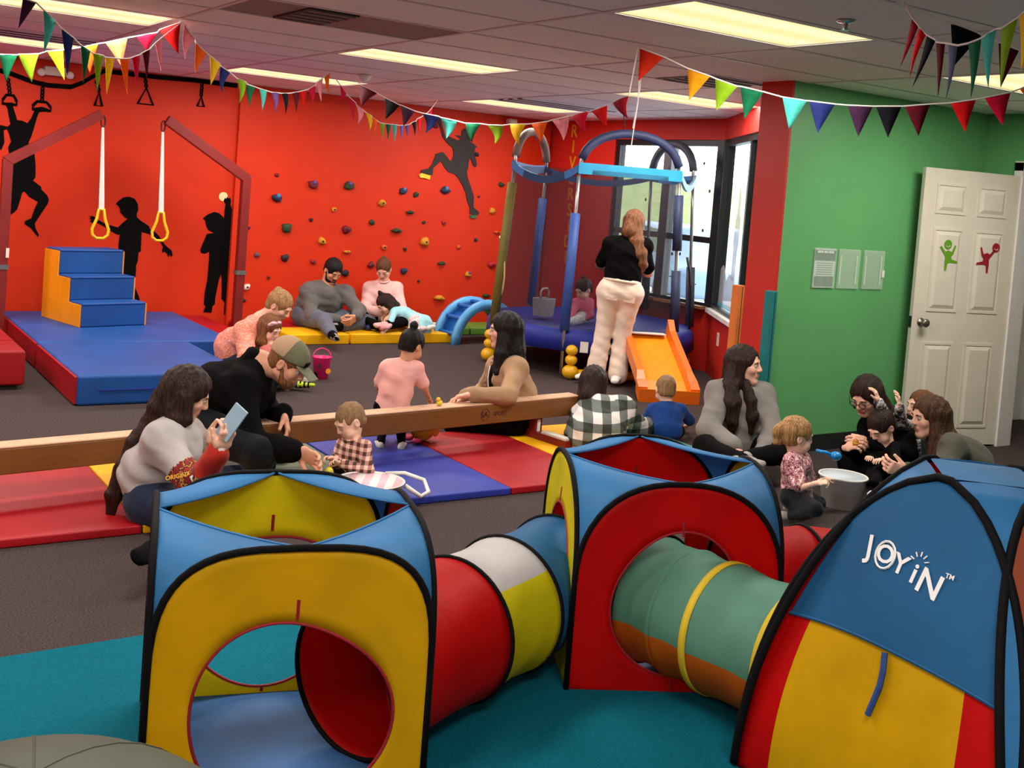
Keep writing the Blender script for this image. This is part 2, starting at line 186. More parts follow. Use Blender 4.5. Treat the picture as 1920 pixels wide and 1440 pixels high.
BUNTING = {
'bb': ((0.717, 7.481, 2.148), (1.897, 6.54, 2.445), [((1.029, 7.233, 2.181), (1.117, 7.162, 2.185), (1.07, 7.199, 2.019), 'dkgreen'), ((1.122, 7.158, 2.189), (1.221, 7.079, 2.2), (1.195, 7.1, 2.03), 'lime'), ((1.261, 7.047, 2.22), (1.336, 6.987, 2.232), (1.352, 6.974, 2.057), 'yellow'), ((1.438, 6.906, 2.26), (1.504, 6.853, 2.284), (1.474, 6.877, 2.099), 'orange'), ((1.539, 6.825, 2.293), (1.643, 6.743, 2.33), (1.623, 6.758, 2.162), 'peach'), ((1.686, 6.708, 2.343), (1.784, 6.63, 2.373), (1.738, 6.666, 2.263), 'crimson'), ((1.793, 6.623, 2.39), (1.892, 6.544, 2.441), (1.891, 6.544, 2.257), 'red')]),
'ba': ((0.987, 6.324, 2.445), (1.897, 6.54, 2.445), [((0.997, 6.326, 2.416), (1.066, 6.343, 2.406), (0.982, 6.322, 2.254), 'plum'), ((1.104, 6.351, 2.376), (1.174, 6.368, 2.323), (1.119, 6.355, 2.149), 'teal'), ((1.204, 6.375, 2.294), (1.273, 6.392, 2.253), (1.251, 6.386, 2.044), 'navy'), ((1.313, 6.401, 2.221), (1.368, 6.414, 2.194), (1.34, 6.408, 2.014), 'dkgreen'), ((1.383, 6.418, 2.185), (1.441, 6.431, 2.182), (1.42, 6.427, 1.977), 'lime'), ((1.453, 6.434, 2.174), (1.508, 6.448, 2.176), (1.475, 6.44, 1.966), 'yellow'), ((1.536, 6.454, 2.177), (1.591, 6.467, 2.186), (1.595, 6.468, 1.986), 'orange'), ((1.607, 6.471, 2.194), (1.653, 6.482, 2.216), (1.646, 6.48, 2.032), 'crimson'), ((1.668, 6.485, 2.23), (1.711, 6.496, 2.258), (1.703, 6.494, 2.079), 'maroon'), ((1.741, 6.503, 2.296), (1.781, 6.512, 2.336), (1.787, 6.514, 2.143), 'pink')]),
'bc': ((1.897, 6.54, 2.445), (3.593, 8.237, 2.445), [((1.92, 6.563, 2.435), (2.018, 6.662, 2.371), (1.943, 6.586, 2.238), 'pink'), ((2.025, 6.668, 2.35), (2.13, 6.774, 2.306), (2.037, 6.68, 2.172), 'orange'), ((2.156, 6.799, 2.298), (2.261, 6.904, 2.264), (2.183, 6.827, 2.12), 'yellow'), ((2.267, 6.911, 2.252), (2.365, 7.009, 2.228), (2.294, 6.938, 2.086), 'navy'), ((2.434, 7.077, 2.201), (2.531, 7.174, 2.192), (2.473, 7.116, 2.042), 'lime'), ((2.543, 7.187, 2.18), (2.638, 7.282, 2.176), (2.594, 7.238, 2.036), 'dkgreen'), ((2.681, 7.324, 2.172), (2.767, 7.411, 2.17), (2.728, 7.371, 2.024), 'teal'), ((2.825, 7.468, 2.167), (2.908, 7.552, 2.175), (2.88, 7.523, 2.027), 'purple'), ((2.948, 7.592, 2.177), (3.028, 7.672, 2.189), (3.012, 7.656, 2.035), 'black'), ((3.082, 7.726, 2.2), (3.165, 7.809, 2.22), (3.149, 7.793, 2.063), 'maroon'), ((3.186, 7.83, 2.227), (3.279, 7.923, 2.253), (3.268, 7.912, 2.102), 'red'), ((3.293, 7.937, 2.259), (3.387, 8.031, 2.302), (3.361, 8.005, 2.142), 'crimson'), ((3.399, 8.044, 2.325), (3.488, 8.132, 2.373), (3.489, 8.133, 2.188), 'pink'), ((3.51, 8.155, 2.389), (3.586, 8.23, 2.435), (3.593, 8.237, 2.261), 'orange')]),
'bd': ((3.593, 8.237, 2.445), (5.369, 9.633, 2.445), [((3.733, 8.347, 2.363), (3.83, 8.423, 2.303), (3.772, 8.378, 2.22), 'crimson'), ((3.878, 8.462, 2.278), (3.976, 8.538, 2.242), (3.964, 8.529, 2.083), 'crimson'), ((3.985, 8.546, 2.229), (4.102, 8.637, 2.194), (4.029, 8.58, 2.067), 'pink'), ((4.127, 8.657, 2.183), (4.229, 8.737, 2.162), (4.213, 8.724, 2.03), 'yellow'), ((4.23, 8.738, 2.153), (4.327, 8.814, 2.126), (4.277, 8.775, 1.99), 'orange'), ((4.371, 8.849, 2.117), (4.45, 8.911, 2.116), (4.424, 8.891, 1.979), 'lime'), ((4.459, 8.918, 2.117), (4.548, 8.988, 2.121), (4.513, 8.961, 1.978), 'dkgreen'), ((4.557, 8.995, 2.122), (4.648, 9.066, 2.126), (4.624, 9.047, 1.968), 'teal'), ((4.695, 9.103, 2.126), (4.769, 9.162, 2.134), (4.75, 9.147, 1.998), 'blue'), ((4.788, 9.177, 2.136), (4.873, 9.243, 2.155), (4.851, 9.226, 2.032), 'purple'), ((4.909, 9.272, 2.174), (4.985, 9.332, 2.197), (4.986, 9.332, 2.054), 'black'), ((5.002, 9.345, 2.219), (5.099, 9.421, 2.255), (5.071, 9.399, 2.098), 'red'), ((5.206, 9.505, 2.309), (5.292, 9.572, 2.377), (5.268, 9.553, 2.253), 'crimson')]),
'be': ((4.142, 8.869, 2.445), (3.828, 4.681, 2.445), [((4.136, 8.787, 2.418), (4.107, 8.404, 2.333), (4.132, 8.738, 2.231), 'maroon'), ((4.094, 8.233, 2.291), (4.07, 7.908, 2.22), (4.091, 8.187, 2.11), 'black'), ((4.068, 7.886, 2.219), (4.047, 7.605, 2.165), (4.062, 7.802, 2.048), 'plum'), ((4.037, 7.462, 2.145), (4.015, 7.169, 2.115), (4.03, 7.375, 1.99), 'navy'), ((4.012, 7.131, 2.106), (3.991, 6.848, 2.074), (4.002, 7.003, 1.948), 'teal'), ((3.98, 6.709, 2.056), (3.962, 6.471, 2.049), (3.971, 6.587, 1.92), 'dkgreen'), ((3.955, 6.375, 2.04), (3.939, 6.154, 2.033), (3.946, 6.246, 1.91), 'lime'), ((3.931, 6.053, 2.039), (3.915, 5.841, 2.036), (3.921, 5.917, 1.903), 'yellow'), ((3.91, 5.774, 2.038), (3.896, 5.579, 2.049), (3.9, 5.636, 1.917), 'orange'), ((3.892, 5.529, 2.057), (3.877, 5.335, 2.076), (3.88, 5.374, 1.933), 'pink'), ((3.874, 5.294, 2.079), (3.861, 5.123, 2.1), (3.863, 5.138, 1.973), 'crimson'), ((3.859, 5.095, 2.102), (3.847, 4.935, 2.131), (3.847, 4.927, 2.007), 'red'), ((3.844, 4.883, 2.142), (3.832, 4.732, 2.175), (3.832, 4.725, 2.052), 'darkred')]),
'bf': ((3.828, 4.681, 2.445), (5.422, 3.062, 2.571), [((3.835, 4.674, 2.434), (3.929, 4.578, 2.392), (3.839, 4.669, 2.255), 'orangered'), ((4.021, 4.485, 2.338), (4.108, 4.396, 2.302), (4.037, 4.469, 2.167), 'amber'), ((4.127, 4.378, 2.292), (4.212, 4.291, 2.256), (4.141, 4.363, 2.119), 'lime'), ((4.222, 4.281, 2.257), (4.309, 4.193, 2.235), (4.248, 4.255, 2.085), 'dkgreen'), ((4.378, 4.122, 2.213), (4.468, 4.031, 2.2), (4.412, 4.088, 2.043), 'teal'), ((4.475, 4.024, 2.201), (4.569, 3.928, 2.192), (4.516, 3.982, 2.033), 'navy'), ((4.613, 3.884, 2.19), (4.703, 3.792, 2.192), (4.661, 3.835, 2.027), 'plum'), ((4.713, 3.783, 2.193), (4.803, 3.691, 2.201), (4.765, 3.729, 2.034), 'black'), ((4.813, 3.681, 2.202), (4.9, 3.593, 2.22), (4.87, 3.623, 2.052), 'maroon'), ((4.969, 3.523, 2.232), (5.054, 3.436, 2.258), (5.028, 3.462, 2.089), 'red'), ((5.082, 3.408, 2.268), (5.168, 3.321, 2.303), (5.152, 3.337, 2.133), 'crimson'), ((5.197, 3.292, 2.321), (5.277, 3.21, 2.387), (5.272, 3.215, 2.198), 'orange')]),
'bg': ((3.56, 2.77, 2.445), (3.178, 1.899, 2.404), [((3.53, 2.702, 2.379), (3.509, 2.654, 2.342), (3.552, 2.751, 2.203), 'darkred'), ((3.507, 2.649, 2.335), (3.485, 2.6, 2.303), (3.52, 2.679, 2.155), 'red'), ((3.482, 2.592, 2.298), (3.457, 2.536, 2.273), (3.51, 2.655, 2.115), 'black'), ((3.455, 2.531, 2.264), (3.432, 2.478, 2.254), (3.437, 2.49, 2.066), 'maroon'), ((3.422, 2.456, 2.249), (3.398, 2.402, 2.236), (3.416, 2.441, 2.055), 'slate'), ((3.372, 2.342, 2.236), (3.343, 2.275, 2.244), (3.353, 2.299, 2.046), 'dkgreen'), ((3.341, 2.272, 2.245), (3.31, 2.201, 2.265), (3.314, 2.211, 2.074), 'teal'), ((3.297, 2.171, 2.263), (3.265, 2.098, 2.286), (3.287, 2.148, 2.069), 'lime'), ((3.262, 2.091, 2.29), (3.229, 2.015, 2.328), (3.247, 2.057, 2.112), 'yellow')]),
'bh': ((3.518, 2.775, 2.445), (3.931, 2.106, 2.129), [((3.625, 2.601, 2.363), (3.684, 2.506, 2.32), (3.638, 2.581, 2.201), 'black'), ((3.715, 2.456, 2.295), (3.753, 2.394, 2.267), (3.726, 2.437, 2.127), 'maroon')]),
}
# ---------------------------------------------------------------- the room
M_carpet = mat('carpet_grey', (56, 46, 45), rough=0.95, var=0.0, scale=150, bump=0.7, bscale=300, rgb2=(92, 79, 78), spec=0.1)
M_orange = mat('paint_orange_red', (208, 48, 12), rough=0.55, var=0.05, scale=2.5, bump=0.03, bscale=200, spec=0.25)
M_red = mat('paint_red', (200, 38, 28), rough=0.55, var=0.05, scale=2.5, bump=0.03, bscale=200, spec=0.25)
M_green = mat('paint_green', (96, 164, 102), rough=0.42, var=0.06, scale=1.6, bump=0.02, bscale=200)
M_white = mat('paint_white', (226, 222, 214), rough=0.5, var=0.03)
M_tile = mat('ceiling_tile_mineral', (244, 238, 236), rough=0.95, var=0.05, scale=90, bump=0.5, bscale=130, spec=0.1)
M_tbar = mat('ceiling_grid_steel', (216, 208, 208), rough=0.5, var=0.02)
M_dark = mat('black_rubber', (24, 24, 26), rough=0.6, var=0.1)
M_blackpaint = mat('black_paint', (5, 4, 4), rough=0.8, var=0.1, spec=0.1)
M_alu = mat('dark_aluminium', (34, 35, 38), rough=0.4, var=0.08, metal=0.4)
M_grayalu = mat('grey_aluminium', (104, 106, 110), rough=0.4, var=0.08, metal=0.3)

fl = struct(MB().box(-3.6, 8.9, -3.1, 10.8, -0.1, 0.0).build('floor', M_carpet))
# ceiling: slab, steel grid and lay-in tiles
ceil = struct(MB().box(-3.6, 9.0, -3.1, 10.8, CEIL+0.05, CEIL+0.15).build('ceiling', M_white))
GX = [1.879+1.22*c for c in range(-5, 6)]; GY = [4.060+0.61*r for r in range(-12, 12)]
GX[0] = -3.5; GX[-1] = 7.49; GY[0] = -3.0; GY[-1] = 10.64
g = MB()
for x in GX: g.box(x-0.012, x+0.012, -3.0, 10.64, CEIL, CEIL+0.03)
for y in GY:
    g.box(-3.5, 7.49, y-0.012, y+0.012, CEIL+0.0005, CEIL+0.03)
g.build('ceiling_grid', M_tbar, ceil)
LIGHT_SLOTS = {(3, 8): 0, (4, 16): 0}
def cell(cx, ry): return GX[cx], GX[cx+1], GY[ry], GY[ry+1]
# troffer cells (column, row) counted in the grid
cI = {'m1': 4, '1': 6, '3': 8, 'm3': 2, 'm5': 0}
TROF = [(6, 16), (6, 11), (4, 16), (4, 20), (6, 20), (8, 20), (8, 16), (8, 11), (4, 11), (2, 16), (2, 11), (4, 6), (2, 6), (2, 2), (2, 20)]
VENTS = [(5, 14), (8, 19), (4, 19), (7, 14)]
tile_me = {}
k = 0
for i in range(len(GX)-1):
    for j in range(len(GY)-1):
        if (i, j) in TROF or (i, j) in VENTS: continue
        x0, x1, y0, y1 = cell(i, j); w = round(x1-x0, 3); h = round(y1-y0, 3)
        if (w, h) not in tile_me:
            t = MB().box(-w/2+0.016, w/2-0.016, -h/2+0.016, h/2-0.016, 0.004, 0.03).build('ceiling_tile', M_tile, ceil)
            tile_me[(w, h)] = t.data
        else:
            t = bpy.data.objects.new('ceiling_tile', tile_me[(w, h)]); COL.objects.link(t); t.parent = ceil
        t.location = ((x0+x1)/2, (y0+y1)/2, CEIL)
# back wall with the orange-red paint, left and rear walls
struct(MB().box(-3.6, 7.65, 10.65, 10.8, 0, CEIL+0.05).build('wall_back', M_orange))
struct(MB().box(-3.6, -3.5, -3.0, 10.65, 0, CEIL+0.05).build('wall_left', M_red))
struct(MB().box(-3.6, 7.65, -3.1, -3.0, 0, CEIL+0.05).build('wall_front', M_white))
# right wall by the bay window (window opening y 7.78..9.42, z 0.62..2.25)
w = MB(); w.box(7.5, 7.65, 9.42, 10.65, 0, CEIL+0.05); w.box(7.5, 7.65, 7.75, 9.42, 0, 0.62); w.box(7.5, 7.65, 7.75, 9.42, 2.25, CEIL+0.05)
struct(w.build('wall_right', M_red))
# angled bay wall
PA = Vector((7.5, 7.75, 0)); DA = Vector((-0.56, -0.8285, 0)).normalized(); NA = Vector((-DA.y, DA.x, 0))   # NA points outwards
if NA.x < 0: NA = -NA
def slab(mb, s0, s1, z0, z1, t0=0.0, t1=0.15):
    c = []
    for z in (z0, z1):
        for s, t in ((s0, t0), (s1, t0), (s1, t1), (s0, t1)): c.append(PA+DA*s+NA*t+Vector((0, 0, z)))
    mb.add(c, [(0, 3, 2, 1), (4, 5, 6, 7), (0, 1, 5, 4), (1, 2, 6, 5), (2, 3, 7, 6), (3, 0, 4, 7)]); return mb
w = MB(); slab(w, 0, 3.2, 0, 0.62); slab(w, 0, 3.2, 2.25, CEIL+0.05); slab(w, 2.3, 3.2, 0.62, 2.25)
struct(w.build('wall_bay', M_red))
# partition with the red end and the green face
struct(MB().box(5.40, 5.42, 5.0, 5.27, 0, CEIL+0.05).build('wall_pillar', mat('paint_red_pillar', (190, 34, 22), rough=0.5, var=0.04, scale=2)))
struct(MB().box(5.42, 7.55, 5.0, 5.27, 0, CEIL+0.05).build('wall_green', M_green))
struct(MB().box(5.40, 7.54, 4.985, 5.0, 0, 0.11).build('baseboard_green', M_dark))
# door wall (doorway y 3.84..4.72, z 0..2.06)
w = MB(); w.box(7.55, 7.67, 4.72, 5.0, 0, CEIL+0.05); w.box(7.55, 7.67, -3.0, 3.84, 0, CEIL+0.05); w.box(7.55, 7.67, 3.84, 4.72, 2.06, CEIL+0.05)
struct(w.build('wall_door', M_green))
w = MB(); w.box(7.52, 7.69, 4.67, 4.74, 0, 2.10); w.box(7.52, 7.69, 3.82, 3.88, 0, 2.10); w.box(7.52, 7.69, 3.82, 4.74, 2.04, 2.11)
struct(w.build('trim_1', M_white))
# side room behind the doorway
w = MB(); w.box(8.85, 8.9, 2.6, 5.3, 0, CEIL); w.box(7.67, 8.9, 5.3, 5.35, 0, CEIL); w.box(7.67, 8.9, 2.55, 2.6, 0, CEIL)
struct(w.build('wall_side_room', M_white))

# bay windows: frames, panes
M_glass = bpy.data.materials.new('window_glass'); M_glass.use_nodes = True
_n = M_glass.node_tree.nodes; _l = M_glass.node_tree.links; _n.remove(_n['Principled BSDF'])
_t = _n.new('ShaderNodeBsdfTransparent'); _t.inputs[0].default_value = (0.93, 0.96, 0.97, 1); _g = _n.new('ShaderNodeBsdfGlossy'); _g.inputs['Roughness'].default_value = 0.02
_x = _n.new('ShaderNodeMixShader'); _x.inputs[0].default_value = 0.05; _l.new(_t.outputs[0], _x.inputs[1]); _l.new(_g.outputs[0], _x.inputs[2]); _l.new(_x.outputs[0], _n['Material Output'].inputs[0])
win1 = struct(MB().box(7.50, 7.60, 7.75, 9.42, 0.62, 0.66).build('window_1', M_alu))
f = MB(); f.box(7.52, 7.60, 9.36, 9.42, 0.66, 2.25); f.box(7.50, 7.60, 7.75, 7.84, 0.66, 2.25); f.box(7.52, 7.60, 7.84, 9.36, 2.19, 2.25)
f.build('window_frame', M_alu, win1)
MB().box(7.51, 7.60, 8.50, 8.62, 0.66, 2.19).build('mullion', M_grayalu, win1)
MB().box(7.53, 7.59, 7.84, 8.50, 1.24, 1.30).build('transom', M_alu, win1)
MB().box(7.53, 7.59, 8.62, 9.36, 1.24, 1.30).build('transom', M_grayalu, win1)
for y0, y1 in ((7.84, 8.50), (8.62, 9.36)):
    for z0, z1 in ((0.66, 1.24), (1.30, 2.19)): MB().box(7.555, 7.561, y0, y1, z0, z1).build('pane', M_glass, win1)
MB().box(7.42, 7.50, 7.80, 9.45, 0.60, 0.63).build('window_sill', mat('sill_wood', (150, 96, 66), rough=0.5), win1)
win2 = struct(slab(MB(), 0.0, 2.3, 0.62, 0.66, 0.0, 0.1).build('window_2', M_alu))
f = MB(); slab(f, 0.0, 0.07, 0.66, 2.25, 0, 0.1); slab(f, 2.24, 2.3, 0.66, 2.25, 0, 0.1); slab(f, 0.07, 2.24, 2.19, 2.25, 0.02, 0.1)
f.build('window_frame', M_alu, win2)
slab(MB(), 1.14, 1.2, 0.66, 2.19, 0.02, 0.09).build('mullion', M_alu, win2)
slab(MB(), 0.07, 1.14, 0.66, 2.19, 0.055, 0.061).build('pane', M_glass, win2); slab(MB(), 1.2, 2.24, 0.66, 2.19, 0.055, 0.061).build('pane', M_glass, win2)
slab(MB(), 0.0, 2.35, 0.585, 0.625, -0.05, 0.0).build('window_sill', mat('sill_white', (222, 216, 212), rough=0.45), win2)
# frosty scene painted on the second pane: hills and a tower, snow dots and snowflakes on the first window
M_frost = mat('window_paint_grey', (168, 168, 172), rough=0.8, var=0.1, alpha=0.55)
def on_bay(s, z, t=0.05): return PA+DA*s+NA*t+Vector((0, 0, z))
flat_poly('painted_tower', [on_bay(s, z) for s, z in ((0.62, 0.95), (0.63, 1.25), (0.60, 1.28), (0.63, 1.50), (0.68, 1.56), (0.70, 1.72), (0.73, 1.84), (0.78, 1.70), (0.80, 1.55), (0.84, 1.50), (0.83, 1.28), (0.80, 1.22), (0.79, 0.95))], NA*0.002, M_frost, win2)
flat_poly('painted_hills', [on_bay(s, z) for s, z in ((0.10, 0.70), (0.10, 1.02), (0.22, 1.06), (0.34, 1.00), (0.42, 0.92), (0.55, 1.00), (0.72, 0.98), (0.95, 0.86), (1.10, 0.80), (1.12, 0.70))], NA*0.002, M_frost, win2)
flat_poly('painted_strip', [on_bay(s, z) for s, z in ((0.08, 0.665), (0.08, 0.70), (1.13, 0.71), (1.13, 0.665))], NA*0.002, mat('window_paint_teal', (90, 170, 190), rough=0.8, alpha=0.6), win2)
M_snow = mat('window_paint_red', (140, 80, 90), rough=0.8, alpha=0.8)
for yy, zz in ((8.36, 0.86), (8.10, 0.82), (8.78, 0.84)):
    fk = MB()
    for q in range(3):
        a = q*math.pi/3; dy = math.cos(a)*0.07; dz = math.sin(a)*0.07
        fk.tube([(7.548, yy-dy, zz-dz), (7.548, yy+dy, zz+dz)], 0.006, 5)
    fk.build('painted_snowflake', M_snow, win1)
for yy, zz in ((8.06, 2.02), (8.3, 1.10), (8.74, 1.08), (8.9, 1.62), (8.0, 1.36), (8.42, 1.09), (7.95, 1.75)):
    MB().ball((7.549, yy, zz), (0.003, 0.015, 0.018), 8, 6).build('painted_dot', mat('window_paint_dark', (60, 62, 66), rough=0.8), win1)
def W(o, parent):
    """parent o while keeping its vertices in world coordinates (parents here are unrotated empties)"""
    o.parent = parent; o.matrix_parent_inverse = Matrix.Translation(-Vector(parent.location)); return o
# ---------------------------------------------------------------- ceiling lights and vents
M_lens = bpy.data.materials.new('troffer_lens'); M_lens.use_nodes = True
_n = M_lens.node_tree.nodes; _l = M_lens.node_tree.links; _n.remove(_n['Principled BSDF'])
_e = _n.new('ShaderNodeEmission'); _w = _n.new('ShaderNodeTexWave'); _w.inputs['Scale'].default_value = 1.15; _w.bands_direction = 'Y'; _tc = _n.new('ShaderNodeTexCoord'); _l.new(_tc.outputs['Object'], _w.inputs[0])
_r = _n.new('ShaderNodeValToRGB'); _r.color_ramp.elements[0].color = (1.0, 0.80, 0.36, 1); _r.color_ramp.elements[1].color = (1.0, 0.90, 0.56, 1); _l.new(_w.outputs['Fac'], _r.inputs[0])
_l.new(_r.outputs[0], _e.inputs[0]); _e.inputs[1].default_value = 1.15; _l.new(_e.outputs[0], _n['Material Output'].inputs[0])
LIGHT_LABEL = {(6, 16): 'lit ceiling troffer in the middle of the ceiling above the climbing wall mats', (6, 11): 'large pale yellow lit ceiling troffer nearest the camera above the green wall side',
  (4, 16): 'yellow lit ceiling troffer in the upper left corner with banners hanging before it', (4, 20): 'lit ceiling troffer at far left beside the dark louvred vent',
  (6, 20): 'lit ceiling troffer close to the orange wall, behind the small pennants', (8, 20): 'lit ceiling troffer in the far corner before the striped vent', (8, 16): 'bright lit ceiling troffer above the trampoline',
  (8, 11): 'lit ceiling troffer at the right edge above the white door'}
lens_me = None
for n, (i, j) in enumerate(TROF):
    x0, x1, y0, y1 = cell(i, j); cx, cy = (x0+x1)/2, (y0+y1)/2; w = x1-x0; h = y1-y0
    t = thing('ceiling_light', LIGHT_LABEL.get((i, j), 'lit ceiling troffer outside the picture, behind or beside the camera'), 'ceiling light', (cx, cy, CEIL), 0, 'fluorescent ceiling troffers')
    fr = MB()
    for a, b, c, d in ((-w/2+.014, w/2-.014, -h/2+.014, -h/2+.036), (-w/2+.014, w/2-.014, h/2-.036, h/2-.014), (-w/2+.014, -w/2+.036, -h/2+.036, h/2-.036), (w/2-.036, w/2-.014, -h/2+.036, h/2-.036)):
        fr.box(a, b, c, d, 0.001, 0.03)
    fr.build('frame', M_tbar, t)
    MB().box(-w/2+.036, w/2-.036, -h/2+.036, h/2-.036, 0.008, 0.02).build('diffuser', M_lens, t)
    ld = bpy.data.lights.new('troffer_tubes', 'AREA'); ld.shape = 'RECTANGLE'; ld.size = w-.1; ld.size_y = h-.1; ld.energy = LAMP_W; ld.color = (1.0, 0.945, 0.87)
    lo = bpy.data.objects.new('troffer_tubes', ld); COL.objects.link(lo); lo.parent = t; lo.location = (0, 0, 0.004)
M_ventdark = mat('vent_dark', (48, 44, 44), rough=0.6, var=0.1); M_ventgrey = mat('vent_grey', (128, 120, 118), rough=0.6, var=0.05)
VL = {(5, 14): 'square ceiling diffuser in a grey panel, upper left of the picture', (8, 19): 'louvred ceiling vent with dark stripes beside the far corner light', (4, 19): 'louvred ceiling vent with dark slats at far left behind the banners', (7, 14): 'flat dark ceiling return panel near the hanging red pennant'}
for (i, j) in VENTS:
    x0, x1, y0, y1 = cell(i, j); cx, cy = (x0+x1)/2, (y0+y1)/2; w = x1-x0; h = y1-y0
    t = thing('ceiling_vent', VL[(i, j)], 'vent', (cx, cy, CEIL), 0, 'ceiling vents')
    if (i, j) in ((5, 14), (7, 14)):
        MB().box(-w/2+.014, w/2-.014, -h/2+.014, h/2-.014, 0.006, 0.03).build('panel', M_ventgrey if i == 5 else M_tile, t)
        d = MB()
        if i == 5: d.box(-0.30, -0.02, -0.26, 0.26, -0.004, 0.006)
        else: d.box(0.05, 0.58, -0.28, 0.28, -0.002, 0.006)
        d.build('grille', M_ventdark if i == 5 else M_ventgrey, t)
        for q in range(5):
            yy = -0.22+q*0.11; a, b = (-0.29, -0.03) if i == 5 else (0.07, 0.56)
            MB().box(a, b, yy-.012, yy+.012, -0.010, -0.002).build('slat', M_ventgrey, t)
    else:
        MB().box(-w/2+.014, w/2-.014, -h/2+.014, h/2-.014, 0.02, 0.03).build('backing', M_ventdark, t)
        for q in range(7):
            yy = -0.24+q*0.08; MB().add([(-w/2+.03, yy-.03, 0.012), (w/2-.03, yy-.03, 0.012), (w/2-.03, yy+.02, -0.008), (-w/2+.03, yy+.02, -0.008), (-w/2+.03, yy-.03, 0.016), (w/2-.03, yy-.03, 0.016), (w/2-.03, yy+.02, -0.004), (-w/2+.03, yy+.02, -0.004)], [(0, 3, 2, 1), (4, 5, 6, 7), (0, 1, 5, 4), (1, 2, 6, 5), (2, 3, 7, 6), (3, 0, 4, 7)]).build('slat', M_ventdark if q % 2 else M_tbar, t)
t = thing('smoke_detector', 'small round white smoke detector on the ceiling near the orange wall', 'smoke detector', (3.9, 8.24, CEIL))
MB().lathe([(0.0, -0.045), (0.035, -0.045), (0.05, -0.02), (0.06, 0.0)], n=14).build('housing', M_white, t, smooth=True); MB().lathe([(0.0, -0.055), (0.018, -0.055), (0.018, -0.044)], n=10).build('sensor_cap', M_tbar, t)
t = thing('ceiling_sprinkler', 'small metal sprinkler head on the ceiling by the nearest troffer', 'sprinkler', (3.8, 3.25, CEIL))
M_chrome = mat('chrome', (190, 190, 192), rough=0.25, var=0.02, metal=1.0)
MB().lathe([(0.04, 0.0), (0.035, -0.008), (0.012, -0.012), (0.010, -0.03)], n=12).build('escutcheon', M_chrome, t, smooth=True); MB().lathe([(0.0, -0.045), (0.022, -0.043), (0.006, -0.03)], n=10).build('deflector', M_chrome, t)

# ---------------------------------------------------------------- bunting
PEN = dict(dkgreen=(20, 96, 62), lime=(128, 166, 30), yellow=(240, 196, 32), amber=(226, 150, 22), orange=(238, 100, 24), peach=(246, 150, 96), crimson=(206, 24, 58), red=(214, 22, 24), plum=(62, 34, 62), teal=(72, 178, 164), navy=(36, 46, 104), maroon=(92, 18, 32), pink=(244, 150, 160), purple=(108, 76, 136), black=(22, 20, 28), blue=(96, 104, 176), darkred=(150, 22, 36), slate=(86, 92, 120), orangered=(216, 48, 24))
def felt(c): return mat('felt_'+c, PEN[c], rough=0.9, var=0.1, scale=30, bump=0.2, bscale=200, transl=0.12, spec=0.1)
M_cord = mat('white_cord', (232, 224, 218), rough=0.8, var=0.05)
BL = {'bb': 'pennant banner along the upper left edge, from dark green to bright red', 'ba': 'pennant banner hanging lowest at upper left, with a long purple and teal start', 'bc': 'pennant banner swooping down from the ceiling peak before the orange wall, pink to orange',
      'bd': 'short banner of tiny pennants closest to the orange wall', 'be': 'wide pennant banner before the climbing wall and trampoline, dark maroon to deep red', 'bf': 'large pennant banner crossing before the green wall', 'bg': 'nearest pennant banner in the upper right corner, with long narrow flags', 'bh': 'banner at upper right with a black and a maroon pennant behind the longer flags'}
def pennant(L, R, T, col, parent, bow):
    L, R, T = Vector(L), Vector(R), Vector(T); n = (R-L).cross(T-L); n = n.normalized() if n.length > 1e-9 else Vector((0, 1, 0))
    rows = 5; v = []; f = []
    for i in range(rows+1):
        s = i/rows; a = L.lerp(T, s); b = R.lerp(T, s); off = n*(bow*math.sin(s*math.pi)*(R-L).length)
        mid = a.lerp(b, 0.5) + n*bow*0.5*(R-L).length*(1-s)
        v += [a+off, mid+off, b+off]
    for i in range(rows):
        for j in range(2): q = i*3+j; f.append((q, q+1, q+4, q+3))
    o = mesh_obj('pennant', v, f, felt(col), None, smooth=True); W(o, parent)
    sm = o.modifiers.new('thickness', 'SOLIDIFY'); sm.thickness = 0.002
    return o
for key, (A, B, flags) in BUNTING.items():
    A = Vector(A); B = Vector(B); B.z = min(B.z, CEIL-0.01)
    t = thing('pennant_banner', BL[key], 'bunting', tuple(A), 0, 'strings of felt pennants')
    pts = [A]
    for L, R, T, c in flags: pts += [Vector(L), Vector(R)]
    pts.append(B)
    W(MB().tube(pts, 0.004, 6).build('cord', M_cord, None), t)
    for q, (L, R, T, c) in enumerate(flags): pennant(L, R, T, c, t, random.uniform(-0.10, 0.10))
# loose cords hanging from the ceiling down to the trampoline
for q, (a, b) in enumerate((((3.88, 4.72), 0.62), ((3.92, 4.76), 0.45))):
    tag(MB().tube([(a[0], a[1], CEIL-0.005), (a[0]+.01, a[1], CEIL-b*.5), (a[0]-.01, a[1]+.01, CEIL-b)], 0.003, 5).build('hanging_cord', M_cord, None), ['long white cord hanging from the ceiling above the standing woman', 'shorter white cord beside the long one above the trampoline'][q], 'cord')
tag(MB().tube([(6.23, 7.75, CEIL-0.003), (6.22, 7.73, 2.36), (6.24, 7.72, 2.24)], 0.005, 5).build('hanging_cord', M_dark, None), 'dark cord tied from the ceiling to the trampoline arch', 'cord')

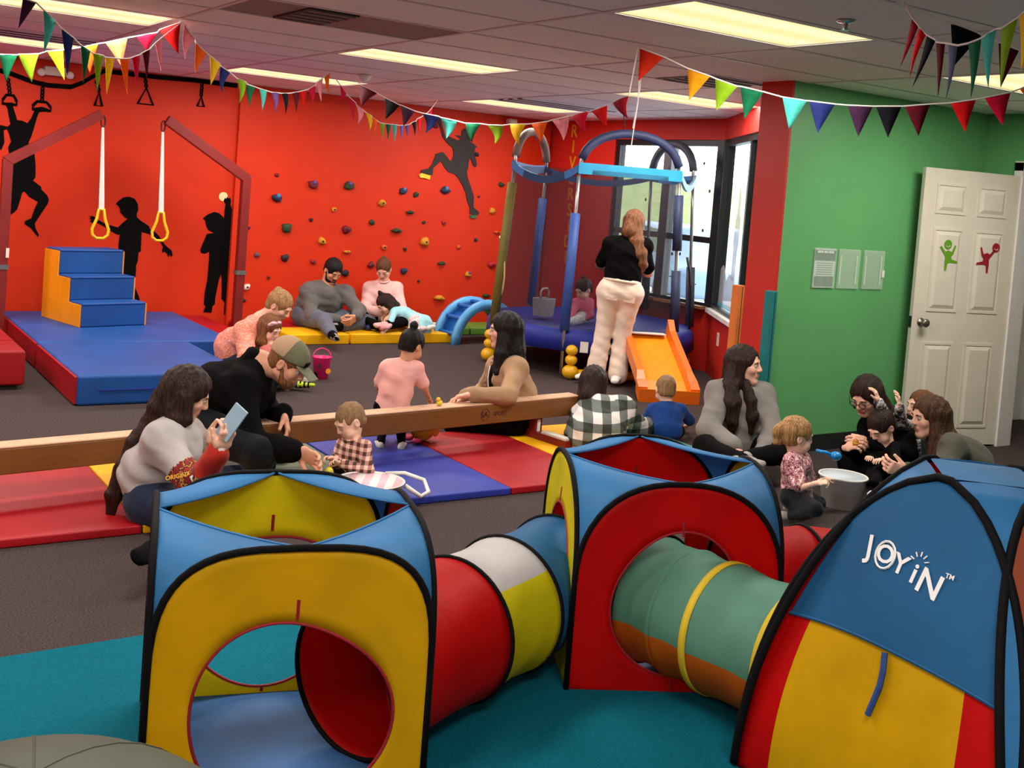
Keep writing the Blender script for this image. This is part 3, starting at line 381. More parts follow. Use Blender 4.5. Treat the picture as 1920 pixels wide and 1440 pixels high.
# ---------------------------------------------------------------- orange wall: climbing board with holds, painted figures
cw = thing('climbing_wall', 'orange red climbing board with coloured holds and a climbing girl figure', 'climbing wall', (5.55, 10.62, 0))
W(MB().box(3.70, 7.46, 10.60, 10.649, 0.0, 2.36).build('board', M_orange), cw)
HC = dict(red=(150, 22, 24), maroon=(112, 22, 34), green=(38, 66, 34), blue=(34, 48, 84), dark=(38, 34, 36), yellow=(206, 142, 30), grey=(92, 84, 84), white=(226, 218, 210), orange=(214, 88, 36), crimson=(176, 24, 36))
for x, z, r, kind in HOLDS:
    base, _, shape = kind.partition('_'); m = mat('hold_'+base, HC[base], rough=0.75, var=0.15, scale=20, bump=0.3, bscale=60)
    rg = random.Random(int(x*1000+z*77)); y = 10.60 if x > 3.71 else 10.65
    bm = bmesh.new(); bmesh.ops.create_icosphere(bm, subdivisions=2, radius=1.0)
    sx, sz, sy = r, r*(0.85 if shape != 'flat' else 0.42), min(0.06, r*1.05)
    ph = [rg.uniform(0, 6.28) for _ in range(4)]
    for v in bm.verts:
        c = v.co; d = 1+0.16*math.sin(3*c.x+ph[0])*math.cos(2.6*c.z+ph[1])+0.10*math.sin(5*c.z+ph[2])
        c.x *= sx*d; c.z *= sz*d; c.y = min(0.0, c.y*sy*d) if c.y < 0 else 0.0
        if shape == 'knob' and c.z < 0: c.z *= 0.75; c.x *= 1.08
    me = bpy.data.meshes.new('hold'); bm.to_mesh(me); bm.free(); me.materials.append(m)
    me.polygons.foreach_set('use_smooth', [True]*len(me.polygons))
    o = bpy.data.objects.new('hold', me); COL.objects.link(o); o.location = (x, y, z); W(o, cw)
    o['label'] = '%s climbing hold' % {'dark': 'black', 'yellow': 'yellow', 'white': 'white knob'}.get(base, base)
    if shape == 'knob':
        o2 = MB().ball((0, -sy*0.75, sz*0.55), (r*0.42, r*0.4, r*0.45), 10, 7).build('bolt_cap', mat('hold_purple', (92, 70, 128), rough=0.6) if base != 'blue' else mat('hold_lightblue', (70, 120, 170), rough=0.6), o, smooth=True)
    else:
        MB().lathe([(0.0, -sy*1.02), (0.010, -sy*1.01), (0.012, -sy*0.9)], n=8, M=Matrix(((1, 0, 0), (0, 0, 1), (0, 1, 0)))).build('bolt', M_dark, o)
def wallpoly(name, pts, y, m, parent, th=0.004, y2=None):
    o = flat_poly(name, [(x, y, z) for x, z in pts], (0, -th, 0), m, None); W(o, parent); return o
M_sil = mat('silhouette_charcoal', (42, 34, 33), rough=0.75, var=0.06)
sp = wallpoly('climbing_girl_figure', SIL_CLIMB, 10.60, M_sil, cw, 0.012); sp['label'] = 'charcoal cut-out of a climbing girl'
wallpoly('yellow_foothold', SIL_FOOTHOLD, 10.60, mat('foothold_yellow', (238, 200, 40), rough=0.6), cw, 0.02); wallpoly('green_foothold', SIL_FOOTHOLD2, 10.60, mat('foothold_green', (40, 96, 50), rough=0.6), cw, 0.02)
fig = thing('wall_figure', 'black painted child hanging from two rings on the orange wall', 'wall art', (1.7, 10.65, 0.9), 0, 'black child figures on the orange wall'); wallpoly('figure', SIL_HANG, 10.65, M_blackpaint, fig)
fig = thing('wall_figure', 'black painted boy balancing with arms out beside the blue steps', 'wall art', (2.75, 10.65, 0.2), 0, 'black child figures on the orange wall'); wallpoly('figure', SIL_WALK, 10.65, M_blackpaint, fig)
fig = thing('wall_figure', 'black painted boy reaching up with one arm beside the red post', 'wall art', (3.5, 10.65, 0.2), 0, 'black child figures on the orange wall'); wallpoly('figure', SIL_REACH, 10.65, M_blackpaint, fig)
W(MB().lathe([(0.045, 0.0), (0.045, -0.002), (0.028, -0.003), (0.0, -0.003)], c=(3.605, 10.65, 1.325), n=20, M=Matrix(((1, 0, 0), (0, 0, 1), (0, 1, 0)))).build('pale_hold', mat('pale_yellow', (238, 222, 160), rough=0.6), None), fig)
rail = thing('painted_rail', 'black painted overhead rail with hand rings along the top of the orange wall', 'wall art', (2.6, 10.65, 2.2))
th = 0.022; up = [(x, z+th) for x, z in SIL_RAIL]; dn = [(x, z-th) for x, z in SIL_RAIL][::-1]
wallpoly('rail', up+dn, 10.65, M_blackpaint, rail)
for x0, x1, zt, zb, cx, cz, D in ((1.558, 1.677, 2.109, 2.014, 1.594, 2.250, 1), (1.806, 1.963, 2.080, 1.991, 1.884, 2.208, 1), (2.339, 2.403, 2.222, 2.091, 2.342, 2.325, 0), (2.724, 2.867, 2.306, 2.151, 2.776, 2.422, 0), (3.288, 3.352, 2.284, 2.187, 3.322, 2.412, 0)):
    xm = (x0+x1)/2; rr = 0.014
    loop = [(x0, 10.648, zb+.01), (x0+.005, 10.648, zb+(zt-zb)*.5), (xm-(x1-x0)*.25, 10.648, zt-.005), (xm+(x1-x0)*.25, 10.648, zt-.005), (x1-.005, 10.648, zb+(zt-zb)*.5), (x1, 10.648, zb+.01)] if D else [(x0, 10.648, zb), (xm, 10.648, zt), (x1, 10.648, zb)]
    r_ = MB().tube(loop, rr, 6, closed=True)
    n = max(2, int((cz-zt)/0.03))
    for q in range(n):
        zc = zt+(cz-zt)*(q+.5)/n; r_.tube([(xm+(cx-xm)*(q+.5)/n+0.011*math.cos(a), 10.648, zc+0.017*math.sin(a)) for a in [k*math.pi/4 for k in range(8)]], 0.008, 5, closed=True)
    W(r_.build('hand_ring', M_blackpaint, None), rail)
em = thing('emergency_light', 'beige emergency light box with two round lamps high on the orange wall', 'emergency light', (1.97, 10.63, 2.33))
M_beige = mat('beige_plastic', (206, 190, 176), rough=0.5, var=0.03)
W(MB().box(1.88, 2.06, 10.57, 10.649, 2.315, 2.395).build('housing', M_beige, None, bevel=0.008), em)
for xx in (1.855, 2.095): W(MB().lathe([(0.0, -0.05), (0.03, -0.048), (0.038, -0.03), (0.03, 0.0)], c=(xx, 10.56, 2.335), n=14, M=Matrix(((1, 0, 0), (0, 0, -1), (0, 1, 0)))).build('lamp_head', mat('lamp_plastic', (225, 215, 205), rough=0.3), None, smooth=True), em)
t = thing('wall_sensor', 'small pinkish white sensor box under the ceiling in the orange corner', 'sensor', (6.88, 10.55, 2.385)); W(MB().box(6.82, 6.93, 10.52, 10.60, 2.366, 2.42).build('housing', M_beige, None, bevel=0.01), t); W(MB().box(6.84, 6.91, 10.512, 10.52, 2.375, 2.40).build('lens', M_white, None), t)
# vertical lettering on the red wall beside the window
M_gold = mat('letter_gold', (222, 150, 24), rough=0.5)
sign = thing('wall_lettering', 'golden yellow capital letters painted vertically on the red wall behind the trampoline', 'wall lettering', (7.5, 10.15, 1.6))
for q, ch in enumerate('RIVERSIDE'):
    o = text_obj('letter', ch, 0.20, M_gold, None, (7.4965, 10.19-0.006*q, 2.335-0.181*q), (0, -1, 0), (0, 0, 1), 0.002, True); W(o, sign)
# outlet on the bay wall
t = thing('wall_outlet', 'white electrical outlet low on the red bay wall', 'outlet', tuple(PA+DA*0.55+Vector((0, 0, 0.33))))
W(slab(MB(), 0.515, 0.585, 0.33, 0.45, -0.008, 0.0).build('cover_plate', M_white, None), t)
for zz in (0.36, 0.41): W(slab(MB(), 0.535, 0.565, zz, zz+0.025, -0.011, -0.008).build('socket', M_beige, None), t)
# ---------------------------------------------------------------- gym mats, frames, trampoline, slide
V_blue = vinyl('vinyl_blue', (26, 76, 146)); V_red = vinyl('vinyl_red', (160, 16, 26)); V_yel = vinyl('vinyl_yellow', (240, 176, 10)); V_grn = vinyl('vinyl_green', (94, 142, 54)); V_teal = vinyl('vinyl_teal', (18, 112, 104)); V_ind = vinyl('vinyl_indigo', (44, 56, 150)); V_olive = vinyl('vinyl_sage', (98, 112, 84)); V_dkred = vinyl('vinyl_darkred', (146, 14, 22)); V_orange = vinyl('vinyl_orange', (240, 150, 20))
def pad(mb, x0, x1, y0, y1, z0, z1): return mb.box(x0, x1, y0, y1, z0, z1)
cm = thing('crash_mat', 'thick blue crash mat with red left side under the foam steps', 'mat', (2.38, 9.6, 0), 0, 'blue crash mats')
W(pad(MB(), 1.615, 3.14, 8.74, 10.50, 0.0, 0.2).build('mat_body', V_blue, None, bevel=0.02), cm); W(pad(MB(), 1.60, 1.616, 8.76, 10.48, 0.012, 0.188).build('side_panel', V_red, None), cm)
cm = thing('crash_mat', 'thick blue crash mat with bright red left side nearest the balance beam', 'mat', (2.2, 8.05, 0), 0, 'blue crash mats')
W(pad(MB(), 1.615, 2.74, 7.36, 8.725, 0.0, 0.2).build('mat_body', V_blue, None, bevel=0.02), cm); W(pad(MB(), 1.60, 1.616, 7.38, 8.70, 0.012, 0.188).build('side_panel', V_red, None), cm); W(pad(MB(), 1.75, 2.6, 7.354, 7.361, 0.098, 0.106).build('zip', V_ind, None), cm)
# foam steps
st = thing('foam_steps', 'three-step foam stair block with blue treads and yellow sides', 'foam steps', (2.06, 9.47, 0.2), math.radians(14))
Wd = 0.60; prof = [(0.0, 0.0), (0.0, 0.19), (0.22, 0.19), (0.22, 0.39), (0.44, 0.39), (0.44, 0.60), (0.70, 0.60), (0.70, 0.0)]
MB().prism(prof, 0, 0.012, Wd-0.012).build('core', V_blue, st, bevel=0.012)
for k, x0 in enumerate((0.0, Wd-0.012)): MB().prism([(y, max(0.002, z-0.004)) for y, z in prof], 0, x0, x0+0.012).build('side_panel', V_orange, st)
for y0, y1, z in ((0.0, 0.22, 0.19), (0.22, 0.44, 0.39), (0.44, 0.70, 0.60)): MB().box(0.014, Wd-0.014, y0-0.012, y1-0.01, z-0.012, z+0.012).build('tread', V_blue, st, bevel=0.01)
for y0, z0, z1 in ((0.0, 0.0, 0.18), (0.22, 0.2, 0.38), (0.44, 0.4, 0.59)): MB().box(0.014, Wd-0.014, y0-0.008, y0+0.01, z0+0.004, z1).build('riser', V_blue, st, bevel=0.006)
rb = thing('foam_block', 'red foam landing block at the left edge beside the blue crash mat', 'mat', (1.0, 8.9, 0))
W(pad(MB(), 0.20, 1.40, 7.95, 9.75, 0.03, 0.27).build('block', V_dkred, None, bevel=0.02), rb); W(MB().box(0.21, 1.39, 8.4, 8.425, 0.268, 0.274).build('seam_flap', V_red, None), rb); W(MB().box(0.25, 1.36, 8.0, 9.7, 0.0, 0.03).build('underside', M_dark, None), rb)
# folding mats along the wall
fm = thing('folding_mat', 'red folding wall mat beneath the climbing wall beside the crash mat', 'mat', (4.1, 10.3, 0)); 
for a, b in ((3.72, 4.34), (4.36, 5.0)): W(pad(MB(), a, b, 10.13, 10.59, 0, 0.10).build('panel', V_red, None, bevel=0.012), fm)
W(pad(MB(), 3.16, 3.46, 9.1, 10.6, 0, 0.15).build('panel', V_red, None, bevel=0.012), fm)
fm = thing('folding_mat', 'yellow folding mat on the floor before the climbing wall', 'mat', (4.9, 9.9, 0))
for a, b in ((3.98, 4.60), (4.62, 5.22), (5.24, 5.82)): W(pad(MB(), a, b, 9.64, 10.12, 0, 0.10).build('panel', V_yel, None, bevel=0.012), fm)
fm = thing('folding_mat', 'green folding mat along the climbing wall near the blue arch toy', 'mat', (6.0, 10.3, 0))
for a, b in ((5.02, 5.62), (5.64, 6.26), (6.28, 6.9)): W(pad(MB(), a, b, 10.13, 10.59, 0, 0.08).build('panel', V_grn, None, bevel=0.012), fm)
# mats under the balance beam
MY0, MY1 = 4.74, 5.98
def beam_mat(label, mats):
    t = thing('folding_mat', label, 'mat', ((mats[0][0]+mats[-1][1])/2, MY0, 0))
    for a, b, m in mats: W(pad(MB(), a+.003, b-.003, MY0, MY1, 0, 0.04).build('panel', m, None, bevel=0.008), t)
beam_mat('long folding mat under the balance beam with red, yellow, sage and blue panels', [(0.06, 0.70, V_yel), (0.70, 1.345, V_red), (1.345, 1.97, V_yel), (1.97, 2.60, V_olive)])
beam_mat('folding mat with blue, red, yellow and teal panels at the right end of the beam', [(2.61, 3.265, V_ind), (3.265, 3.92, V_red), (3.92, 4.56, V_yel), (4.56, 5.0, V_teal)])
# rug under the play tents
M_rug = mat('rug_teal', (8, 108, 128), rough=0.95, var=0.12, scale=120, bump=0.8, bscale=300, spec=0.1)
tag(MB().box(-2.4, 5.4, -0.6, 3.68, 0.0, 0.012).build('area_rug', M_rug, None, bevel=0.004), 'large teal rug spread under the play tents', 'rug')
# ring frame
M_redsteel = mat('steel_dark_red', (120, 22, 20), rough=0.45, var=0.08); M_strap = mat('white_webbing', (236, 220, 212), rough=0.8, var=0.05); M_ring = mat('plastic_yellow', (246, 190, 20), rough=0.35, var=0.05)
for side, (px, ex, ez, lab) in enumerate(((1.53, 2.256, 1.99, 'left red steel post with sloping arm and a hanging yellow ring'), (3.59, 2.823, 2.0, 'right red steel post with sloping arm and a hanging yellow ring'))):
    t = thing('ring_stand', lab, 'gym rings', (px, 10.0, 0), 0, 'pair of ring stands before the orange wall')
    s = 1 if ex > px else -1
    W(MB().box(px-.04, px+.04, 9.96, 10.04, 0.0, 1.545).build('post', M_redsteel, None, bevel=0.004), t)
    W(MB().box(px-.06, px+.06, 9.90, 10.10, 0.0, 0.02).build('base_plate', M_redsteel, None), t)
    W(MB().box(px-.046, px+.046, 9.954, 10.046, 0.62, 0.66).build('collar', M_grayalu, None), t)
    L = math.hypot(ex-px, ez-1.545); ux, uz = (ex-px)/L, (ez-1.545)/L; nx, nz = -uz*s, ux*s
    q = MB(); h = 0.042
    q.prism([(px+ux*0.02-nx*h, 1.53+uz*0.02-nz*h), (ex-nx*h, ez-nz*h), (ex+nx*h, ez+nz*h), (px-ux*0.02+nx*h, 1.53-uz*.02+nz*h)], 1, 9.957, 10.037); W(q.build('arm', M_redsteel, None), t)
    if side == 0: W(MB().box(px+.02, px+.044, 9.952, 9.96, 0.72, 0.80).build('sticker', M_white, None), t)
    hx = ex+(0.02*s if s > 0 else -0.03)
    W(MB().tube([(hx+0.018*math.cos(a), 10.0, ez-0.06+0.05*math.sin(a)) for a in [k*math.pi/5 for k in range(10)]], 0.006, 6, closed=True).build('carabiner', M_dark, None), t)
    dx = 0.03
    W(MB().box(-0.018, 0.018, -0.003, 0.003, 0, 0).build('strap', M_strap, None), t); bpy.data.objects.remove([c for c in t.children if c.name.startswith('strap')][0], do_unlink=True)
    zt, zb = ez-0.11, 1.155
    W(MB().add([(hx-.010, 9.997, zt), (hx+.010, 9.997, zt), (hx+dx+.024, 9.997, zb), (hx+dx-.024, 9.997, zb), (hx-.010, 10.003, zt), (hx+.010, 10.003, zt), (hx+dx+.024, 10.003, zb), (hx+dx-.024, 10.003, zb)], [(0, 1, 2, 3), (7, 6, 5, 4), (0, 4, 5, 1), (1, 5, 6, 2), (2, 6, 7, 3), (3, 7, 4, 0)]).build('strap', M_strap, None), t)
    rx = hx+dx
    W(MB().tube([(rx-.02, 10, 1.165), (rx-.035, 10, 1.08), (rx-.07, 10, 0.99), (rx-.065, 10, 0.94), (rx-.03, 10, 0.91), (rx+.03, 10, 0.91), (rx+.065, 10, 0.94), (rx+.07, 10, 0.99), (rx+.035, 10, 1.08), (rx+.02, 10, 1.165)], 0.013, 8, closed=True).build('ring_handle', M_ring, None, smooth=True), t)
# balance beam
M_wood = mat('beam_wood', (120, 72, 30), rough=0.5, var=0.12, scale=6, stretch=(1, 18, 18), bump=0.05, bscale=30); M_suede = mat('beam_suede_top', (214, 172, 140), rough=0.85, var=0.08, scale=14)
ba = math.atan2(0.56, 5.02); bm_ = thing('balance_beam', 'long low wooden balance beam with pale top crossing the play room', 'balance beam', (-0.6, 5.03, 0), math.atan2(0.655, 5.0))
BLn = 5.05
MB().box(0, BLn, 0.0, 0.115, 0.172, 0.29).build('beam', M_wood, bm_, bevel=0.006); MB().box(0.002, BLn-0.002, 0.002, 0.113, 0.29, 0.300).build('top_pad', M_suede, bm_, bevel=0.004)
for xx in (4.72, 0.5):
    MB().box(xx-.03, xx+.03, 0.03, 0.085, 0.06, 0.172).build('leg', M_redsteel, bm_); MB().box(xx-.035, xx+.035, -0.26, 0.38, 0.041, 0.085).build('foot_bar', M_redsteel, bm_)
    for yy in (-0.25, 0.12): MB().box(xx-.028, xx+.028, yy, yy+.22, 0.085, 0.098).build('foot_pad', M_white, bm_)
    MB().box(xx-.012, xx+.012, 0.026, 0.03, 0.07, 0.16).build('leg_label', M_white, bm_)
M_brand = mat('brand_ink', (60, 22, 24), rough=0.6)
text_obj('brand_lettering', 'SPORT', 0.036, M_brand, bm_, (4.36, -0.0005, 0.232), (1, 0, 0), (0, 0, 1), 0.0006, True)
MB().tube([(4.24+0.033*math.cos(a), -0.0005, 0.232+0.036*math.sin(a)) for a in [k*math.pi/9 for k in range(18)]], 0.002, 5, closed=True).build('emblem_ring', M_brand, bm_)
text_obj('emblem_lettering', 'SA', 0.050, M_brand, bm_, (4.235, -0.0005, 0.232), (1, 0, 0), (0, 0, 1), 0.0006, True)
# ---------------------------------------------------------------- trampoline with net
TC = Vector((6.50, 8.33, 0)); TRr = 0.97
tr = thing('trampoline', 'child trampoline with net enclosure, blue padding and yellow ball feet by the bay window', 'trampoline', tuple(TC))
V_skirt = vinyl('trampoline_blue', (34, 46, 140)); M_bed = mat('trampoline_bed', (26, 28, 44), rough=0.7, var=0.1); M_pole = mat('pole_steel', (176, 172, 170), rough=0.3, metal=0.8, var=0.03)
P_navy = mat('foam_navy', (38, 48, 84), rough=0.6, var=0.1); P_blue = mat('foam_blue', (52, 84, 160), rough=0.55, var=0.1); P_olive = mat('foam_olive', (116, 104, 40), rough=0.6, var=0.1); P_cyan = mat('pad_cyan', (40, 150, 196), rough=0.5, var=0.08); P_grey = mat('foam_charcoal', (60, 64, 78), rough=0.6, var=0.1)
def cp(a, r, z): a = math.radians(a); return Vector((r*math.cos(a), r*math.sin(a), z))
MB().lathe([(0.0, 0.405), (0.74, 0.405), (0.74, 0.415), (0.0, 0.415)], n=40).build('jump_bed', M_bed, tr)
MB().lathe([(0.72, 0.42), (0.82, 0.45), (0.95, 0.43), (0.99, 0.38), (1.0, 0.24), (0.985, 0.24), (0.97, 0.37), (0.80, 0.40)], n=40).build('rim_pad', V_skirt, tr, smooth=True)
MB().tube([cp(a, 0.93, 0.34) for a in range(0, 360, 10)], 0.02, 8, closed=True).build('frame_ring', M_pole, tr)
ANG = dict(A=166, B=92, C=219, D=283, E=333, F=18)
PADC = dict(A=P_olive, B=P_blue, C=P_blue, D=P_navy, E=P_grey, F=P_grey); PADR = dict(A=(0.35, 1.68), B=(0.45, 1.55), C=(0.42, 1.45), D=(0.45, 1.0), E=(0.42, 1.0), F=(0.5, 1.2))
def post_r(z): return 0.98 - max(0, (z-0.4))*0.06
for kx, a in ANG.items():
    MB().tube([cp(a, post_r(z), z) for z in (0.02, 0.4, 1.0, 1.5, 1.82)], 0.016, 8).build('pole', M_pole, tr, smooth=True)
    z0, z1 = PADR[kx]; MB().tube([cp(a, post_r(z), z) for z in (z0, (z0+z1)/2, z1)], 0.044, 10).build('pole_pad', PADC[kx], tr, smooth=True)
    if kx == 'D': MB().tube([cp(a, post_r(z), z) for z in (1.18, 1.42, 1.68)], 0.044, 10).build('pole_pad', P_navy, tr, smooth=True)
for p, q, m in (('A', 'B', mat('foam_grey_brown', (122, 92, 84), rough=0.6)), ('C', 'D', P_navy), ('E', 'F', P_grey)):
    a = cp(ANG[p], post_r(1.82), 1.82); b = cp(ANG[q], post_r(1.82), 1.82)
    arc = [a.lerp(b, (1-math.cos(t*math.pi/14))/2)+Vector((0, 0, 0.37*math.sin(t*math.pi/14)**0.8)) for t in range(15)]
    MB().tube(arc, 0.017, 8).build('arch_pole', M_pole, tr, smooth=True); MB().tube(arc[1:14], 0.040, 10).build('arch_pad', m, tr, smooth=True)
bands = [('C', 'D', 0.0, P_cyan, 0.05), ('D', 'E', 0.10, mat('pad_paleblue', (150, 190, 226), rough=0.5), 0.03), ('E', 'F', 0.02, mat('pad_deepblue', (24, 104, 164), rough=0.5), 0.04), ('F', 'B', 0.10, mat('pad_navy2', (40, 70, 120), rough=0.5), 0.03), ('B', 'A', 0.02, mat('pad_slate', (70, 110, 160), rough=0.5), 0.04), ('A', 'C', 0.12, mat('pad_blue3', (40, 110, 180), rough=0.5), 0.035)]
for p, q, sag, m, hh in bands:
    a0, a1 = ANG[p], ANG[q]; d = ((a1-a0+180) % 360)-180; pts = []
    for i in range(11):
        s = i/10; c0 = cp(a0, post_r(1.85)+.02, 1.85); c1 = cp(a0+d, post_r(1.85)+.02, 1.85); pts.append(c0.lerp(c1, s)-Vector((0, 0, sag*4*s*(1-s))))
    v = []; f = []
    for i, c in enumerate(pts):
        o = Vector((c.x, c.y, 0)).normalized()*0.012
        v += [c+Vector((0, 0, hh))+o, c-Vector((0, 0, hh))+o, c-Vector((0, 0, hh))-o, c+Vector((0, 0, hh))-o]
    for i in range(10):
        for k in range(4): f.append((i*4+k, i*4+(k+1) % 4, i*4+4+(k+1) % 4, i*4+4+k))
    f += [(3, 2, 1, 0), (40, 41, 42, 43)]
    mesh_obj('top_band', v, f, m, tr)
M_net = mat('net_mesh', (30, 26, 34), rough=0.9, var=0.05, alpha=0.48)
nv = []; nf = []; NS = 48
order = ['A', 'C', 'D', 'E', 'F', 'B']
for i in range(NS+1):
    a = 166+360*i/NS
    for z in (0.42, 0.9, 1.4, 1.84):
        nv.append(cp(a, post_r(z)-0.03, z))
for i in range(NS):
    a = (166+360*(i+.5)/NS) % 360
    if 286 < a < 322: continue          # entrance gap beside the slide
    for k in range(3): nf.append((i*4+k, i*4+4+k, i*4+5+k, i*4+k+1))
mesh_obj('safety_net', nv, nf, M_net, tr, smooth=True)
M_trim = mat('beige_trim', (206, 172, 120), rough=0.7)
MB().tube([cp(150+20*math.cos(t*math.pi/10), post_r(1)-.01, 0.80+0.36*math.sin(t*math.pi/10)) for t in range(20)], 0.008, 6, closed=True).build('porthole_trim', M_trim, tr)
MB().tube([cp(296, 0.93, 1.12), cp(298, 0.95, 1.0), cp(302, 0.96, 0.8), cp(303, 0.97, 0.45)], 0.012, 8).build('entrance_edge', M_dark, tr, smooth=True)
M_ball = mat('plastic_yellow_ball', (232, 176, 20), rough=0.35, var=0.06)
for a in (224, 287, 343, 35, 100, 165):
    b = MB()
    for z, r in ((0.065, 0.075), (0.17, 0.055), (0.255, 0.055)): b.ball(tuple(cp(a, 1.0, z)), (r, r, r*0.86), 14, 10)
    b.build('ball_foot', M_ball, tr, smooth=True)
MB().tube([cp(224, 1.0, 0.05), cp(255, 0.93, 0.05), cp(287, 1.0, 0.05)], 0.04, 10).build('base_tube', M_ball, tr, smooth=True); MB().tube([cp(343, 1.0, 0.05), cp(15, 0.93, 0.05), cp(35, 1.0, 0.05)], 0.04, 10).build('base_tube', M_ball, tr, smooth=True); MB().tube([cp(100, 1.0, 0.05), cp(133, 0.93, 0.05), cp(165, 1.0, 0.05)], 0.04, 10).build('base_tube', M_ball, tr, smooth=True)
M_paper = mat('paper_white', (226, 220, 214), rough=0.7, var=0.03)
for a0, a1 in ((228, 232), (234, 244)):
    mesh_obj('warning_label', [cp(a0, 1.006, 0.34), cp(a1, 1.006, 0.34), cp(a1, 1.008, 0.245), cp(a0, 1.008, 0.245), cp(a0, 1.002, 0.34), cp(a1, 1.002, 0.34), cp(a1, 1.004, 0.245), cp(a0, 1.004, 0.245)], [(3, 2, 1, 0), (4, 5, 6, 7), (0, 1, 5, 4), (1, 2, 6, 5), (2, 3, 7, 6), (3, 0, 4, 7)], M_paper, tr)
# small white caddy standing on the trampoline
cd = thing('toy_caddy', 'small grey white handled caddy standing on the trampoline', 'caddy', (6.0, 8.42, 0.45), 0.4)
M_caddy = mat('plastic_grey_white', (178, 170, 168), rough=0.5, var=0.06)
MB().lathe([(0.085, 0.0), (0.10, 0.0), (0.115, 0.17), (0.105, 0.17), (0.09, 0.012), (0.0, 0.012)], n=4, M=Matrix.Rotation(math.pi/4, 3, 'Z')).build('tub', M_caddy, cd, bevel=0.006); MB().tube([(-0.075, 0, 0.17), (-0.07, 0, 0.23), (-0.04, 0, 0.26), (0.04, 0, 0.26), (0.07, 0, 0.23), (0.075, 0, 0.17)], 0.010, 8).build('handle', M_caddy, cd, smooth=True)
# slide
sl = thing('toddler_slide', 'orange plastic toddler slide leaning on the trampoline', 'slide', (6.05, 6.62, 0), 0)
top = Vector((6.40, 7.38, 0.44)); bot = Vector((5.985, 6.57, 0.03)); ax = (top-bot); ax2 = Vector((ax.x, ax.y, 0)).normalized(); sd = Vector((ax2.y, -ax2.x, 0)); M_slide = mat('plastic_orange', (240, 148, 16), rough=0.32, var=0.04); M_slide2 = mat('plastic_orange_deep', (228, 110, 14), rough=0.35, var=0.04)
prof = []
for s in range(11):
    t = s/10; z = 0.44-(0.44-0.07)*t if t < 0.8 else 0.144-0.10*(t-0.8)/0.2; prof.append(top.lerp(Vector((bot.x, bot.y, 0)), t)*1.0); prof[-1].z = z
v = []; f = []
for p in prof:
    for o, dz in ((-0.17, 0.0), (0.17, 0.0), (0.17, -0.02), (-0.17, -0.02)): v.append(p+sd*o+Vector((0, 0, dz)))
for i in range(10):
    for k in range(4): f.append((i*4+k, i*4+(k+1) % 4, i*4+4+(k+1) % 4, i*4+4+k))
f += [(3, 2, 1, 0), (40, 41, 42, 43)]
W(mesh_obj('chute', v, f, M_slide, None), sl)
for sg in (-1, 1):
    v = []; f = []
    for i, p in enumerate(prof):
        hi = 0.085 if i not in (9, 10) else 0.075; w0, w1 = 0.165*sg, 0.235*sg; fl_ = 0.02*(i > 8)*sg
        hi += 0.05*(i == 0)
        v += [p+sd*w0+Vector((0, 0, -0.02)), p+sd*(w0+0.015*sg)+Vector((0, 0, hi)), p+sd*(w1+fl_)+Vector((0, 0, hi)), p+sd*(w1+fl_)+Vector((0, 0, -0.03))]
    for i in range(10):
        for k in range(4): f.append((i*4+k, i*4+(k+1) % 4, i*4+4+(k+1) % 4, i*4+4+k) if sg > 0 else (i*4+4+k, i*4+4+(k+1) % 4, i*4+(k+1) % 4, i*4+k))
    f += [(3, 2, 1, 0), (40, 41, 42, 43)]
    W(mesh_obj('side_rail', v, f, M_slide2, None), sl)
e0 = prof[-1]; v = [e0+sd*o+Vector((0, 0, dz))-ax2*d for o in (-0.25, 0.25) for dz, d in ((-0.044, 0.0), (-0.044, 0.02), (0.06, 0.02), (0.06, 0.0))]
W(mesh_obj('end_lip', v, [(0, 1, 2, 3), (7, 6, 5, 4), (0, 4, 5, 1), (1, 5, 6, 2), (2, 6, 7, 3), (3, 7, 4, 0)], M_slide2, None), sl)
W(MB().add([prof[0]+sd*o+Vector((0, 0, dz))+ax2*d for o in (-0.15, 0.15) for dz, d in ((0.002, -0.10), (0.002, 0.0), (0.01, 0.0), (0.01, -0.10))], [(0, 1, 2, 3), (7, 6, 5, 4), (0, 4, 5, 1), (1, 5, 6, 2), (2, 6, 7, 3), (3, 7, 4, 0)]).build('top_label', M_paper, None), sl)
# blue arch toy
ar = thing('arch_climber', 'pale blue plastic arch climbing toy standing by the climbing wall', 'climbing toy', (6.1, 9.72, 0), math.radians(8)); M_sky = mat('plastic_sky_blue', (92, 168, 222), rough=0.35, var=0.05); M_sky2 = mat('plastic_mid_blue', (30, 96, 178), rough=0.4, var=0.05)
def arc_strip(r0, r1, y0, y1, n=14, a0=0, a1=180, ell=1.0):
    v = []; f = []
    for i in range(n+1):
        a = math.radians(a0+(a1-a0)*i/n); c, s = math.cos(a), math.sin(a)
        for r, y in ((r0, y0), (r1, y0), (r1, y1), (r0, y1)): v.append((r*c, y, r*s*ell))
    for i in range(n):
        for k in range(4): f.append((i*4+k, i*4+(k+1) % 4, i*4+4+(k+1) % 4, i*4+4+k))
    f += [(3, 2, 1, 0), (n*4, n*4+1, n*4+2, n*4+3)]; return v, f
v, f = arc_strip(0.36, 0.46, -0.17, -0.13); mesh_obj('side_rail', v, f, M_sky, ar, True); v, f = arc_strip(0.36, 0.46, 0.13, 0.17); mesh_obj('side_rail', v, f, M_sky, ar, True)
for k in range(7):
    a = math.radians(15+25*k); MB().tube([(0.41*math.cos(a), -0.13, 0.41*math.sin(a)), (0.41*math.cos(a), 0.13, 0.41*math.sin(a))], 0.022, 8).build('rung', M_sky2, ar, smooth=True)
v, f = arc_strip(0.355, 0.365, -0.13, 0.13); mesh_obj('inner_liner', v, f, M_sky2, ar, True)
